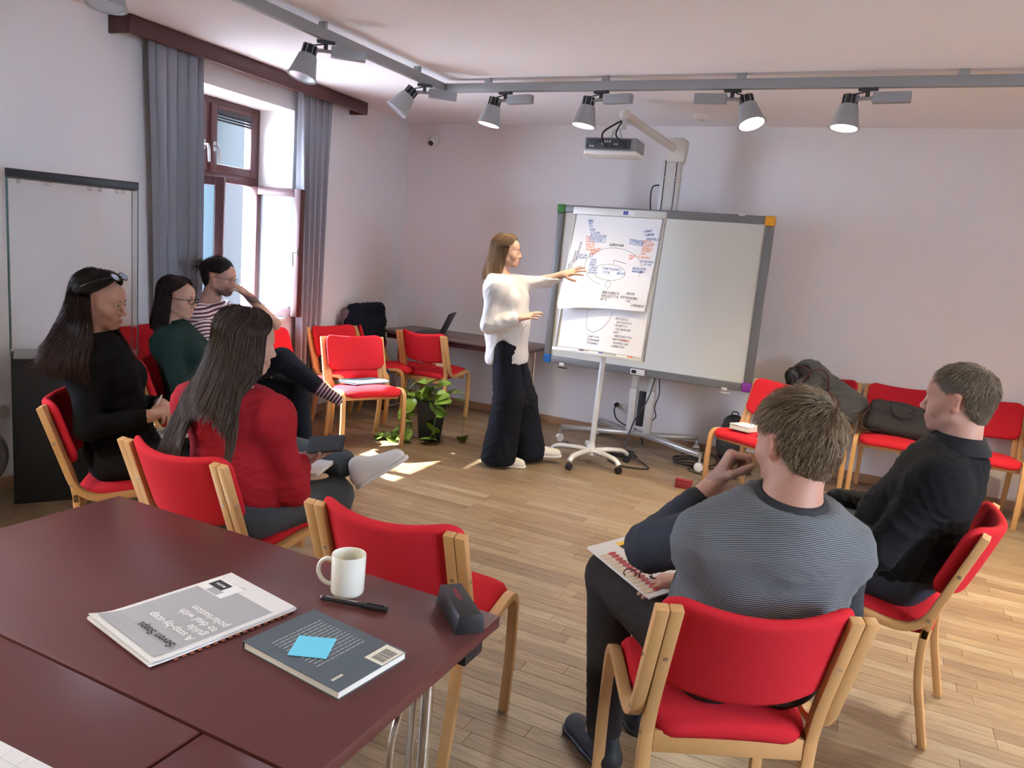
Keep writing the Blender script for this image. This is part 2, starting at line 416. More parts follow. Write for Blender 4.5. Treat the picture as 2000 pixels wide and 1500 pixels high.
# ------------------------------------------------------------------ window
def bar(mb, y0, y1, z0, z1, x0, x1): mb.bb((x0, y0, z0), (x1, y1, z1))
def ring_bars(mb, y0, y1, z0, z1, wd, x0, x1):
    bar(mb, y0, y0+wd, z0, z1, x0, x1); bar(mb, y1-wd, y1, z0, z1, x0, x1)
    bar(mb, y0+wd, y1-wd, z0, z0+wd, x0, x1); bar(mb, y0+wd, y1-wd, z1-wd, z1, x0, x1)
def handle(parent, y, z, x):
    mb = MB(); mb.bb((x, y-0.014, z-0.035), (x+0.008, y+0.014, z+0.035))
    mb.tube([(x+0.006, y, z), (x+0.045, y, z), (x+0.05, y+0.004, z-0.03), (x+0.052, y+0.008, z-0.125)], [0.009, 0.009, 0.010, 0.008], 8)
    return mb.build('window_handle', M_ALU, parent, bevel=0.0)
def window(name, y0, y1, full):
    f = MB(); ring_bars(f, y0, y1, WZ0, WZ1, 0.05, -0.42, -0.345)
    bar(f, y0+0.05, y1-0.05, 1.89, 1.965, -0.42, -0.345)          # transom
    ym = (y0+y1)/2; bar(f, ym-0.028, ym+0.028, 1.965, WZ1-0.05, -0.42, -0.345)
    fo = struct(f.build(name, M_DARKWOOD, loc=LW, rot=(0, 0, SK), bevel=0.004, smooth=30))
    for (a, b) in ((y0+0.045, ym-0.022), (ym+0.022, y1-0.045)):
        s = MB(); ring_bars(s, a, b, 1.955, WZ1-0.045, 0.062, -0.395, -0.33)
        so = s.build('window_sash', M_DARKWOOD, fo, bevel=0.005, smooth=30)
        MB().bb((-0.372, a+0.06, 2.015), (-0.366, b-0.06, WZ1-0.105)).build('pane', M_PANE, so, smooth=0)
        for k in range(3):
            MB().bb((-0.352, a+0.064, WZ1-0.122-k*0.020), (-0.336, b-0.064, WZ1-0.109-k*0.020)).build('blind_slat', M_BLACK, so, smooth=0)
        MB().bb((-0.358, a+0.060, WZ1-0.107), (-0.328, b-0.060, WZ1-0.078)).build('blind_box', M_FIN, so, smooth=0)
        handle(so, (b-0.03) if a < ym-0.1 else (a+0.03), 2.14, -0.33)
    if full: return fo
    return fo
def sash(parent, hy, ang, side):
    """open lower casement: hinge at (x=-0.345, y=hy); side -1: extends to -y when closed"""
    Wd, Z0, Z1 = 0.485, WZ0+0.045, 1.895
    s = MB(); ring_bars(s, 0, Wd, Z0, Z1, 0.062, -0.03, 0.03)
    M_ = Matrix.Rotation(ang, 3, 'Z')
    o = s.build('window_sash', M_DARKWOOD, parent, bevel=0.005, smooth=30, loc=(-0.345, hy, 0), rot=(0, 0, ang))
    MB().bb((-0.004, 0.06, Z0+0.06), (0.004, Wd-0.06, Z1-0.06)).build('pane', M_PANE, o, smooth=0)
    q = MB(); xx = 0.03 if side > 0 else -0.03
    q.box((xx, Wd-0.03, 1.40), (0.01, 0.028, 0.07)); q.tube([(xx, Wd-0.03, 1.40), (xx*2.4, Wd-0.03, 1.40), (xx*2.5, Wd-0.02, 1.29)], 0.009, 8)
    q.build('window_handle', M_ALU, o)
    for zz in (Z0+0.12, Z1-0.12):
        MB().tube([(0.0, -0.008, zz-0.03), (0.0, -0.008, zz+0.03)], 0.009, 8).build('hinge', M_ALU, o)
    return o
w1 = window('window_1', WY0, WY1, True)
sash(w1, WY1-0.05, R(-88), 1)              # swung into the room on the right
sash(w1, WY0+0.05, R(-56), -1)             # left casement, seen nearly edge on
MB().bb((-0.345, WY0+0.01, WZ0), (0.03, WY1-0.01, WZ0+0.028)).build('window_sill', M_WHITE, w1, bevel=0.004)
w2 = window('window_2', VY0, VY1, True)  # unseen window, added to brighten the room
for hy in (VY0+0.05, (VY0+VY1)/2):
    s = MB(); ring_bars(s, hy, hy+0.5, WZ0+0.045, 1.895, 0.062, -0.395, -0.33); so = s.build('window_sash', M_DARKWOOD, w2, bevel=0.005)
    MB().bb((-0.372, hy+0.06, WZ0+0.1), (-0.366, hy+0.44, 1.84)).build('pane', M_PANE, so, smooth=0)
# outside: neighbouring houses across a yard, colours darkened against the overbright sky
M_FAC = mat('darkened_facade', (0.018, 0.028, 0.031), 0.9)
M_FAC2 = mat('darkened_cream_facade', (0.028, 0.029, 0.027), 0.9, var=0.05, vscale=3)
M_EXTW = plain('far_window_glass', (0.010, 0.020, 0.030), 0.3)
M_GND = mat('yard_paving', (0.32, 0.32, 0.31), 0.9, var=0.1, vscale=1)
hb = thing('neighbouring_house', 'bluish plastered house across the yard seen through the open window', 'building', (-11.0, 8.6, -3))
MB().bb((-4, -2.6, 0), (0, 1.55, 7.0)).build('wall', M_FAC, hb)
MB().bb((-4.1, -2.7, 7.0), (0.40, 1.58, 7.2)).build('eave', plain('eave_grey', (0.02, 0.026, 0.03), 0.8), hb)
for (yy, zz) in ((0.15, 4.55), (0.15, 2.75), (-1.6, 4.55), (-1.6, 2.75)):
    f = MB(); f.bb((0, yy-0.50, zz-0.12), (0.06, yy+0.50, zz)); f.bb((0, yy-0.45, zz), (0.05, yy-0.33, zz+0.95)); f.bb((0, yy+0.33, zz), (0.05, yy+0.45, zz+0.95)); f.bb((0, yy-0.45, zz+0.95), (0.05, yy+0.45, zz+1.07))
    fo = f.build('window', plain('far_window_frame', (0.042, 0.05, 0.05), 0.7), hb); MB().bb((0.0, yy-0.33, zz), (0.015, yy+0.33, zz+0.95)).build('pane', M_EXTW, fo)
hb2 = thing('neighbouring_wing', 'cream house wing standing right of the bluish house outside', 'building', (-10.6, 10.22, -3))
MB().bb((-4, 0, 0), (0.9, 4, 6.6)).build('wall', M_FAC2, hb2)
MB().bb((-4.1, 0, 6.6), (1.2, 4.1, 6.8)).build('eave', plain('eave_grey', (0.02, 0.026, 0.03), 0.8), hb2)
struct(MB().bb((-30, -20, -3.2), (-5.0, 30, -3.0)).build('ground_yard', M_GND))
struct(MB().bb((3.7, -20, -3.2), (30, 30, -3.0)).build('ground_street', M_GND))

# ------------------------------------------------------------------ pelmet and curtains
pel = thing('curtain_pelmet', 'long dark brown wooden pelmet above the window', 'pelmet', LW, SK)
MB().bb((0.155, -3.36, 2.605), (0.175, -0.97, 2.705)).build('front_board', M_DARKWOOD, pel, bevel=0.003)
MB().bb((0, -3.36, 2.69), (0.155, -0.97, 2.705)).build('top_board', M_DARKWOOD, pel, bevel=0.002)
MB().bb((0, -3.36, 2.605), (0.155, -3.34, 2.69)).build('end_board', M_DARKWOOD, pel, bevel=0.002)
MB().bb((0, -0.99, 2.605), (0.155, -0.97, 2.69)).build('end_board', M_DARKWOOD, pel, bevel=0.002)
def curtain(label, y0, y1, yb0, yb1, x, zt, zb, folds, seed):
    rg = random.Random(seed); n = folds*10; rows = 14; vs = []; ph = [rg.uniform(-0.5, 0.5) for _ in range(folds+2)]; am = [rg.uniform(0.6, 1.25) for _ in range(folds+2)]
    T = 0.005
    for side in (0, 1):
        for j in range(rows+1):
            v = j/rows; z = zt+(zb-zt)*v
            for i in range(n+1):
                u = i/n; k = u*folds; q = int(k)
                y = (y0+(y1-y0)*u)*(1-v)+(yb0+(yb1-yb0)*u)*v
                amp = (0.016+0.026*min(1, v*3))*am[q]*(1-(k-q))+(0.016+0.026*min(1, v*3))*am[q+1]*(k-q)
                xx = x+amp*math.sin(2*PI*k+ph[q]*(1-(k-q))+ph[q+1]*(k-q)+0.4*math.sin(3*v+seed))
                y2 = y+0.008*math.sin(4*PI*k+2*v)
                vs.append((xx+(T if side else 0), y2, z))
    W_ = n+1; B = (rows+1)*W_; fs = []
    for j in range(rows):
        for i in range(n):
            a = j*W_+i; fs.append((a, a+1, a+1+W_, a+W_)); fs.append((B+a, B+a+W_, B+a+1+W_, B+a+1))
    for i in range(n):
        fs.append((i, B+i, B+i+1, i+1)); a = rows*W_+i; fs.append((a, a+1, B+a+1, B+a))
    for j in range(rows):
        a = j*W_; fs.append((a, a+W_, B+a+W_, B+a)); a = j*W_+n; fs.append((a, B+a, B+a+W_, a+W_))
    mb = MB(); mb.add(vs, fs)
    return tag(mb.build('curtain', M_CURT, loc=LW, rot=(0, 0, SK), smooth=80), label, 'curtain', 'grey curtains at the window')
curtain('grey pleated curtain left of the window, beside the glass display case', -3.16, -2.73, -3.06, -2.70, 0.085, 2.688, 0.02, 5, 1)
curtain('grey pleated curtain right of the window, over the open casement', -1.76, -1.34, -1.66, -1.38, 0.085, 2.688, 0.02, 5, 4)

# ------------------------------------------------------------------ lighting track and spotlights
trk = thing('lighting_track', 'grey L-shaped lighting track hung just under the ceiling', 'track', (-2.99, 4.80, 2.62))
t = MB(); t.bb((-0.018, -0.018, 0), (5.9, 0.018, 0.058)); t.build('rail', M_TRACK, trk, bevel=0.002)
t = MB(); t.bb((-0.018, -6.4, 0), (0.018, -0.018, 0.058)); t.build('rail', M_TRACK, trk, bevel=0.002)
t = MB(); t.bb((5.864, -6.4, 0), (5.9, -0.018, 0.058)); t.build('rail', M_TRACK, trk, bevel=0.002)
for (x, y) in ((0.35, 0), (1.2, 0), (2.05, 0), (3.2, 0), (4.4, 0), (0, -0.35), (0, -1.3), (0, -2.4), (0, -3.6), (5.88, -1), (5.88, -2.4), (5.88, -4)):
    MB().bb((x-0.025, y-0.012, 0.058), (x+0.025, y+0.012, ZC-2.62)).build('bracket', M_LAMP, trk, bevel=0.002)
def spotlight(label, mount, d, boxdir, lit, energy=0, cone=125, blend=1.0):
    """mount: point on the track underside; d: aim; boxdir: horizontal direction of driver box"""
    r = thing('spotlight', label, 'spotlight', mount, 0, 'track spotlights')
    d = Vector(d).normalized(); bd = Vector(boxdir).normalized()
    MB().box((0, 0, -0.008), (0.10, 0.030, 0.016), Matrix.Rotation(math.atan2(bd.y, bd.x), 3, 'Z')).build('track_adapter', M_FIN, r, bevel=0.002)
    pv = Vector((0, 0, -0.055))
    MB().tube([(0, 0, -0.012), (0, 0, -0.05)], 0.012, 10).build('stem', M_FIN, r)
    MB().box(pv+bd*0.125, (0.19, 0.050, 0.056), Matrix.Rotation(math.atan2(bd.y, bd.x), 3, 'Z')).build('driver_box', M_LAMPBOX, r, bevel=0.003)
    hc = pv-bd*0.085+d*(-0.02)                     # back of the head
    MB().tube([tuple(pv+bd*0.03), tuple(pv-bd*0.02), tuple(hc+d*0.03)], [0.011, 0.011, 0.009], 8).build('swivel_arm', M_LAMP, r)
    Q = rot_to(d)                                  # local -z along d
    h = MB(); h.lathe([(0.042, -0.055), (0.050, -0.06), (0.076, -0.172), (0.082, -0.180), (0.082, -0.186), (0.073, -0.186), (0.070, -0.178), (0.0, -0.178)], 32, hc, Q)
    ho = h.build('lamp_head', M_LAMP, r, smooth=30)
    cr = MB(); cr.lathe([(0.0, 0.0), (0.026, 0.0), (0.028, -0.004), (0.032, -0.055), (0.0, -0.055)], 20, hc, Q); cr.build('heat_sink_core', M_FIN, r)
    for k in range(14):
        a = 2*PI*k/14; f = MB(); f.box(hc+Q @ Vector((0.036*math.cos(a), 0.036*math.sin(a), -0.03)), (0.014, 0.0025, 0.058), Q @ Matrix.Rotation(a, 3, 'Z')); f.build('fin', M_LAMP if k % 2 else M_FIN, r, smooth=0)
    MB().lathe([(0.0, -0.1785), (0.069, -0.1785), (0.070, -0.183), (0.0, -0.183)], 32, hc, Q).build('lens', M_LED if lit else M_LENS, r)
    MB().tube([(0.01, 0, -0.014), tuple(pv-bd*0.03+Vector((0, 0, 0.03))), tuple(hc-d*0.002)], 0.004, 6).build('cable', M_BLACK, r)
    if lit:
        ld = bpy.data.lights.new('spot_beam', 'SPOT'); ld.energy = energy; ld.color = (1, 0.83, 0.60); ld.spot_size = R(cone); ld.spot_blend = blend; ld.shadow_soft_size = 0.055
        lo = bpy.data.objects.new('spot_beam', ld); col.objects.link(lo); lo.parent = r; lo.location = hc+d*0.190
        lo.rotation_euler = d.to_track_quat('-Z', 'Y').to_euler()
    return r
TY = 4.80
EN = 84
spotlight('lit spotlight on the back track nearest the track corner', (-2.50, TY, 2.62), (-0.16, -0.10, -1), (1, -0.15, 0), True, EN)
spotlight('lit spotlight on the back track directly left above the projector', (-1.81, TY, 2.62), (-0.10, -0.10, -1), (1, -0.15, 0), True, EN)
spotlight('lit spotlight on the back track tilted right with its box on the left', (-0.98, TY, 2.62), (0.38, -0.28, -1), (-1, -0.1, 0), True, EN*1.3)
spotlight('lit spotlight on the back track at the far right of the picture', (-0.24, TY, 2.62), (-0.06, -0.12, -1), (1, -0.1, 0), True, EN*1.6)
spotlight('unlit spotlight on the side track above the curtain pelmet', (-2.99, 3.53, 2.62), (-0.10, -0.25, -1), (0.75, 0.65, 0), False)
spotlight('unlit spotlight on the side track closest to the track corner', (-2.99, 4.55, 2.62), (-0.55, -0.45, -1), (0.8, 0.6, 0), False)
spotlight('unlit spotlight on the side track cut off by the top edge of the picture', (-2.99, 2.30, 2.62), (0.05, -0.1, -1), (0.8, 0.6, 0), False)
for i, (x, y, dd) in enumerate(((-2.99, 0.3, (0.35, 0.1, -1)), (2.89, 3.9, (-0.5, 0.05, -1)), (2.89, 2.2, (-0.55, 0, -1)), (2.89, 0.4, (-0.5, 0.25, -1)), (0.9, TY, (0.1, -0.2, -1)), (1.9, TY, (0.0, -0.2, -1)), (-2.99, -0.9, (0.4, 0.3, -1)))):
    spotlight(('lit spotlight on the side track just behind the table tops', 'farthest lit spotlight on the right-hand track', 'middle lit spotlight on the right-hand track', 'nearest lit spotlight on the right-hand track', 'lit spotlight on the back track just beyond the right edge', 'lit spotlight on the back track far beyond the right edge', 'last lit spotlight on the side track behind the viewer')[i], (x, y, 2.62), dd, (0, 1, 0) if abs(x) > 2.5 else (1, 0, 0), True, EN*(1.5 if y < 4 else 2.6))

# small fixtures on walls and ceiling
dc = thing('dome_camera', 'small white dome security camera on the back wall near the corner', 'security camera', (-4.12, YB, 2.545))
Qy = Matrix.Rotation(R(90), 3, 'X')
MB().lathe([(0.055, 0.0), (0.055, 0.012), (0.045, 0.02), (0.0, 0.02)], 28, (0, 0, 0.012), Qy).build('mount_ring', M_WHITE, dc)
dv = Vector((0.25, -0.8, -0.45)).normalized()
MB().lathe([(0.0, 0.03), (0.025, 0.026), (0.042, 0.01), (0.046, -0.01), (0.040, -0.03), (0.03, -0.042), (0.0, -0.042)], 28, (0, -0.045, -0.008), rot_to(dv)).build('housing', M_WHITE, dc, smooth=60)
MB().lathe([(0.0, -0.0425), (0.026, -0.0425), (0.024, -0.046), (0.0, -0.046)], 24, (0, -0.045, -0.008), rot_to(dv)).build('lens', M_BLACK, dc)
sd = thing('smoke_detector', 'flat white smoke detector on the ceiling behind the track', 'smoke detector', (-1.45, 6.05, ZC))
MB().lathe([(0.062, 0), (0.062, -0.018), (0.05, -0.03), (0.0, -0.03)], 32).build('housing', M_WHITE, sd)
MB().lathe([(0.026, -0.03), (0.024, -0.042), (0.0, -0.042)], 24).build('sensor', M_OFFW, sd)
so = thing('wall_socket', 'white double wall socket behind the whiteboard stand', 'socket', (-1.955, YB, 0.285))
MB().bb((-0.075, -0.010, -0.04), (0.075, 0, 0.04)).build('cover_plate', M_WHITE, so, bevel=0.003)
for x in (-0.036, 0.036): MB().lathe([(0.026, 0.0), (0.026, 0.003), (0.020, 0.003), (0.019, -0.002), (0, -0.002)], 20, (x, -0.011, 0), Qy).build('socket_ring', M_OFFW, so)
MB().lathe([(0.019, 0.0), (0.019, 0.03), (0.012, 0.04), (0, 0.04)], 16, (-0.036, -0.012, 0), Qy).build('plug', M_BLACK, so)
so2 = thing('wall_socket', 'white wall socket low on the window wall left of the display case', 'socket', lw(0.0, -4.03, 0.455), SK)
MB().bb((0, -0.04, -0.04), (0.010, 0.04, 0.04)).build('cover_plate', M_WHITE, so2, bevel=0.003)
MB().lathe([(0.026, 0.0), (0.026, 0.003), (0.020, 0.003), (0.019, -0.002), (0, -0.002)], 20, (0.011, 0, 0), Matrix.Rotation(R(90), 3, 'Y')).build('socket_ring', M_OFFW, so2)
# ------------------------------------------------------------------ chairs
def make_chair():
    r = thing('stacking_chair', 'x', 'chair')
    front = [(p.x, p.y) for p in fillet([(0.188, 0.0), (0.205, 0.20), (0.192, 0.452), (-0.150, 0.402), (-0.287, 0.79)], [0.06, 0.085, 0.105], 8)]
    rear = [(p.x, p.y) for p in fillet([(-0.2875, 0.79), (-0.175, 0.462), (-0.158, 0.30), (-0.225, 0.0)], [0.08, 0.13], 8)]
    mf = {}
    for s in (-1, 1):
        a, b = sorted((s*0.2275, s*0.260))
        o = MB().strip(front, a, b, 0.026).build('front_leg', M_BEECH, r, smooth=30, bevel=0.0035)
        a, b = sorted((s*0.1935, s*0.2265))
        o = MB().strip(rear, a, b, 0.026).build('rear_leg', M_BEECH, r, smooth=30, bevel=0.0035)
        for (yy, zz) in ((-0.236, 0.645), (-0.176, 0.47)):
            t_ = Vector((0.0, 0.937, 0.348)) if zz > 0.6 else Vector((0, 0.95, 0.3))
            MB().lathe([(0.0065, 0), (0.0065, 0.0025), (0.0025, 0.0025), (0.0025, 0.001), (0, 0.001)], 12, Vector((s*0.210, yy, zz))-t_*0.0132, rot_to(t_)).build('bolt', M_CHROME, r)
            MB().lathe([(0.0065, 0), (0.0065, 0.0025), (0.0025, 0.0025), (0.0025, 0.001), (0, 0.001)], 12, Vector((s*0.2605, yy, zz)), Matrix.Rotation(R(90*s), 3, 'Y')).build('bolt', M_CHROME, r)
    # rails
    MB().bb((-0.193, -0.178, 0.345), (0.193, -0.156, 0.405)).build('back_rail', M_BEECH, r, bevel=0.003)
    MB().bb((-0.2275, 0.120, 0.372), (0.2275, 0.140, 0.420)).build('front_rail', M_BEECH, r, bevel=0.003)
    # seat pad: slopes gently to the back, rounded front
    def sf(v):
        y = v.y+0.022; x = v.x*(1-0.10*max(0, -(y))/0.2)
        z = v.z+0.432+0.10*y-0.9*max(0, y-0.13)**2*3-0.10*x*x*2
        return Vector((x, y, z))
    mk('seat', pad_mesh('seat', 0.448, 0.42, 0.052, 0.07, 0.022, 0.014, fn=sf), M_RED, r)
    # back pad: concave in plan, leaning with the uprights, in front of the inner strips
    ax = Vector((-0.137, 0.388)).normalized()        # (y,z) up along upright
    nx = Vector((ax.y, -ax.x))                       # forward normal (y,z)
    def bf(v):
        x, h, t_ = v.x, v.y, v.z
        t2 = t_+1.5*(x*x-0.046)
        c = Vector((-0.237, 0.648))+nx*0.034+Vector((ax.x, ax.y))*(0.025)
        p = c+ax*h+nx*t2
        return Vector((x, p.x, p.y))
    mk('backrest', pad_mesh('backrest', 0.462, 0.275, 0.034, 0.055, 0.016, 0.006, fn=bf), M_RED, r)
    return r
CH0 = make_chair(); _first = [True]
def chair(label, x, y, th, z=0.0, group='red stacking chairs'):
    if _first[0]: c = CH0; _first[0] = False
    else: c = copy_tree(CH0)
    c.location = (x, y, z); c.rotation_euler = (0, 0, th)
    return tag(c, label, 'chair', group)
chair('red wooden-framed chair holding the man in the grey striped shirt', -0.256, 1.993, 0.483)
chair('red wooden-framed chair holding the man in black at the right', 0.175, 3.04, 1.40)
chair('empty red wooden-framed chair pushed up behind the table with the mug', -1.178, 1.973, 0.076)
chair('red wooden-framed chair holding the long-haired woman in the red jacket', -2.066, 2.033, -0.016)
chair('red wooden-framed chair holding the woman in black at the far left', -2.856, 2.208, -0.832)
chair('red wooden-framed chair holding the woman in dark green', -3.427, 3.09, -0.95)
chair('red wooden-framed chair under the man in the striped T-shirt', -3.90, 3.78, -1.22)
chair('red wooden-framed chair with a folder on its seat, in the sunlight', -3.434, 4.661, -2.096)
chair('empty red chair under the window beside the raised elbow of the man', -3.97, 4.48, -1.45)
chair('red chair by the curtain with dark blue clothing on its seat', -3.93, 5.13, -1.75)
chair('red chair in the corner with a black jacket hung over its back', -3.93, 5.75, -1.35)
chair('red chair facing the desk, with a white charger on its seat', -3.557, 5.889, 0.012)
chair('red chair with a small book on its seat, right of the whiteboard', -0.632, 5.433, 2.697)
chair('red chair by the back wall with the grey handbag on it', -0.30, 6.17, 3.09)
chair('red chair by the back wall with the black laptop bag on it', 0.24, 6.18, 3.10)
chair('red chair by the back wall behind the head of the man in black', 0.80, 6.16, 3.12)
chair('red chair by the back wall at the right edge of the picture', 1.36, 6.10, -2.90)
chair('lower red chair of the stack of two behind the glass display case', -3.96, 3.21, -1.571, 0.0)
chair('upper red chair of the stack of two behind the glass display case', -3.96, 3.21, -1.571, 0.085)

# ------------------------------------------------------------------ interactive whiteboard on its stand
wb = thing('whiteboard_stand', 'large interactive whiteboard on a wheeled white column stand', 'whiteboard', (-1.675, 6.05, 0), R(0.4))
BW, BZ0, BZ1, FW = 1.755, 0.645, 1.985, 0.062
MB().bb((-BW/2+0.05, -0.012, BZ0+0.05), (BW/2-0.05, 0.02, BZ1-0.05)).build('writing_surface', M_BOARD, wb, smooth=0)
for n_, lo, hi in (('frame_bar', (-BW/2+0.07, -0.03, BZ1-FW), (BW/2-0.07, 0.03, BZ1)), ('frame_bar', (-BW/2+0.07, -0.035, BZ0), (BW/2-0.07, 0.03, BZ0+FW)),
                   ('frame_bar', (-BW/2, -0.03, BZ0+0.07), (-BW/2+FW, 0.03, BZ1-0.07)), ('frame_bar', (BW/2-FW, -0.03, BZ0+0.07), (BW/2, 0.03, BZ1-0.07))):
    MB().bb(lo, hi).build(n_, M_FRAME, wb, bevel=0.008, seg=3)
for n_, sx, sz, c in (('green', -1, 1, (0.05, 0.20, 0.04)), ('yellow', 1, 1, (0.80, 0.36, 0.02)), ('blue', -1, -1, (0.02, 0.14, 0.45)), ('purple', 1, -1, (0.26, 0.04, 0.38))):
    cx = sx*(BW/2-0.0345); cz = BZ1-0.0345 if sz > 0 else BZ0+0.0345
    o = MB().bb((cx-0.037, -0.038, cz-0.037), (cx+0.037, 0.032, cz+0.037)).build('corner_cap', plain(n_+'_cap', c, 0.45), wb, bevel=0.012, seg=3)
    o['label'] = n_+' plastic corner cap'
MB().bb((-0.085, -0.052, BZ0+0.008), (0.035, -0.035, BZ0+0.055)).build('control_panel', M_WHITE, wb, bevel=0.004)
MB().bb((-0.075, -0.0535, BZ0+0.018), (-0.035, -0.052, BZ0+0.046)).build('panel_display', M_BLACK, wb)
for x in (-0.70, 0.68):
    MB().bb((x-0.022, -0.045, BZ0-0.012), (x+0.022, -0.02, BZ0+0.012)).build('pen_clip', M_WHITE, wb, bevel=0.004)
    MB().tube([(x-0.03, -0.04, BZ0-0.03), (x+0.05, -0.04, BZ0-0.028)], 0.005, 6).build('pen_clip', M_WHITE if x > 0 else M_BLACK, wb)
MB().bb((0.61, -0.036, BZ1-0.01), (0.66, -0.01, BZ1+0.008)).build('clip', M_WHITE, wb, bevel=0.004)
# lifting column
for x in (-0.075, 0.075):
    MB().bb((x-0.030, 0.075, 0.13), (x+0.030, 0.135, 0.52)).build('column_leg', M_STEELW, wb, bevel=0.008, seg=3)
    MB().bb((x-0.026, 0.08, 0.52), (x+0.026, 0.13, 1.2)).build('column_leg', M_STEELW, wb, bevel=0.008, seg=3)
MB().bb((-0.03, 0.09, 0.2), (0.03, 0.12, 0.50)).build('lift_motor', M_BLACK, wb, bevel=0.004)
MB().bb((-0.30, 0.03, 0.85), (0.30, 0.08, 1.75)).build('mounting_plate', M_ALU, wb, bevel=0.004)
MB().bb((-0.055, 0.08, 1.2), (0.095, 0.15, 2.385)).build('mast', M_STEELW, wb, bevel=0.006)
for x in (-0.027, 0.064): MB().bb((x-0.003, 0.076, 1.9), (x+0.003, 0.082, 2.385)).build('mast_groove', M_BLACK, wb)
MB().bb((-0.060, 0.073, 2.245), (0.100, 0.155, 2.252)).build('mast_joint', M_OFFW, wb)
hd = [(-0.06, 0), (0.075, 0), (0.085, 0.10), (0.085, 0.165), (0.06, 0.185), (-0.05, 0.185), (-0.065, 0.14)]
MB().prism(hd, -0.055, 0.055, Matrix.Rotation(R(90), 3, 'X'), (0.035, 0.115, 2.37)).build('mast_head', M_OFFW, wb, bevel=0.01, seg=3)
A0 = Vector((0.03, 0.10, 2.47)); A1 = Vector((-0.19, -0.60, 2.60))
MB().tube([A0, A1], 0.032, 20).build('boom_arm', M_OFFW, wb)
MB().tube([A1+Vector((0, 0, 0.015)), A1-Vector((0, 0, 0.10))], 0.022, 14).build('boom_joint', M_STEELW, wb)
MB().lathe([(0, 0.034), (0.03, 0.028), (0.038, 0.0), (0.03, -0.03), (0, -0.034)], 18, A1).build('boom_end', M_OFFW, wb)
# base
for s in (-1, 1):
    p0 = Vector((s*0.07, 0.11, 0.115)); fr_ = Vector((s*0.60, -0.24 if s > 0 else -0.17, 0.115)); bk = Vector((s*0.45, 0.36, 0.115))
    for q in (fr_, bk):
        d_ = (q-p0); L_ = d_.length; an = math.atan2(d_.y, d_.x)
        M_ = Matrix.Rotation(an, 3, 'Z')
        MB().prism([(0, -0.05), (L_, -0.028), (L_, 0.028), (0, 0.05)], -0.035, 0.0, M_, (p0.x, p0.y, 0.15)).build('base_leg', M_ALU, wb, bevel=0.006)
        cs = MB(); cs.lathe([(0.0, -0.014), (0.026, -0.014), (0.036, -0.010), (0.038, 0.0), (0.036, 0.010), (0.026, 0.014), (0, 0.014)], 24, (q.x, q.y, 0.038), Matrix.Rotation(an+0.5, 3, 'Z') @ Qy)
        co = cs.build('caster', M_WHITE, wb)
        MB().lathe([(0.0375, -0.012), (0.040, -0.008), (0.040, 0.008), (0.0375, 0.012)], 24, (q.x, q.y, 0.040), Matrix.Rotation(an+0.5, 3, 'Z') @ Qy, cap=False).build('caster_tyre', M_ALU, co)
        MB().tube([(q.x, q.y, 0.07), (q.x, q.y, 0.13)], 0.012, 8).build('caster_fork', M_ALU, co)
MB().bb((-0.13, 0.05, 0.115), (0.13, 0.17, 0.152)).build('base_plate', M_ALU, wb, bevel=0.006)
MB().tube(catmull([(-0.10, 0.10, 1.90), (-0.125, 0.10, 2.06), (-0.12, 0.10, 2.17), (-0.07, 0.11, 2.19)], 6), 0.006, 6).build('cable', M_BLACK, wb)
MB().tube(catmull([(0.10, 0.08, 0.66), (0.07, 0.02, 0.45), (-0.02, 0.0, 0.25), (-0.06, -0.06, 0.02)], 6), 0.006, 6).build('cable', M_BLACK, wb)
MB().tube(catmull([(0.12, 0.10, 0.66), (0.14, 0.10, 0.5), (0.11, 0.12, 0.38), (0.13, 0.12, 0.3), (0.09, 0.13, 0.25)], 6), 0.005, 6).build('cable', M_BLACK, wb)
# projector held at the end of the boom
pj = thing('projector', 'grey and white short-throw projector hanging from the boom arm', 'projector', (-1.905, 5.42, 2.30), R(4))
MB().bb((-0.195, -0.10, 0), (0.195, 0.14, 0.032)).build('lower_shell', M_WHITE, pj, bevel=0.01, seg=3)
MB().bb((-0.195, -0.10, 0.032), (0.195, 0.14, 0.118)).build('upper_shell', plain('projector_grey', (0.26, 0.265, 0.27), 0.5), pj, bevel=0.012, seg=3)
MB().bb((-0.180, -0.104, 0.038), (0.150, -0.099, 0.108)).build('connector_panel', plain('projector_panel', (0.055, 0.062, 0.075), 0.5), pj, bevel=0.001)
rg = random.Random(2)
for k in range(17):
    x = -0.165+0.018*k; z = rg.choice((0.055, 0.072, 0.09)); 
    MB().bb((x-0.006, -0.108, z-0.005), (x+0.006, -0.1035, z+0.005)).build('connector', rg.choice((M_BLACK, M_BLACK, M_OFFW, M_ALU)), pj)
MB().bb((-0.07, -0.03, 0.118), (0.07, 0.09, 0.13)).build('mount_plate', M_ALU, pj, bevel=0.002)
for x in (-0.04, 0.04): MB().tube([(x, 0.03, 0.13), (x*0.4, 0.03, 0.20)], 0.009, 8).build('mount_strut', M_STEELW, pj)
MB().tube(catmull([(-0.02, -0.106, 0.055), (-0.03, -0.16, 0.06), (-0.05, -0.15, 0.14), (0.01, -0.05, 0.22), (0.04, 0.03, 0.26)], 6), 0.007, 8).build('cable', M_BLACK, pj)
MB().tube(catmull([(0.11, -0.106, 0.075), (0.10, -0.15, 0.08), (0.04, -0.12, 0.13), (0.03, -0.04, 0.2), (0.04, 0.02, 0.25)], 6), 0.006, 8).build('cable', M_BLACK, pj)

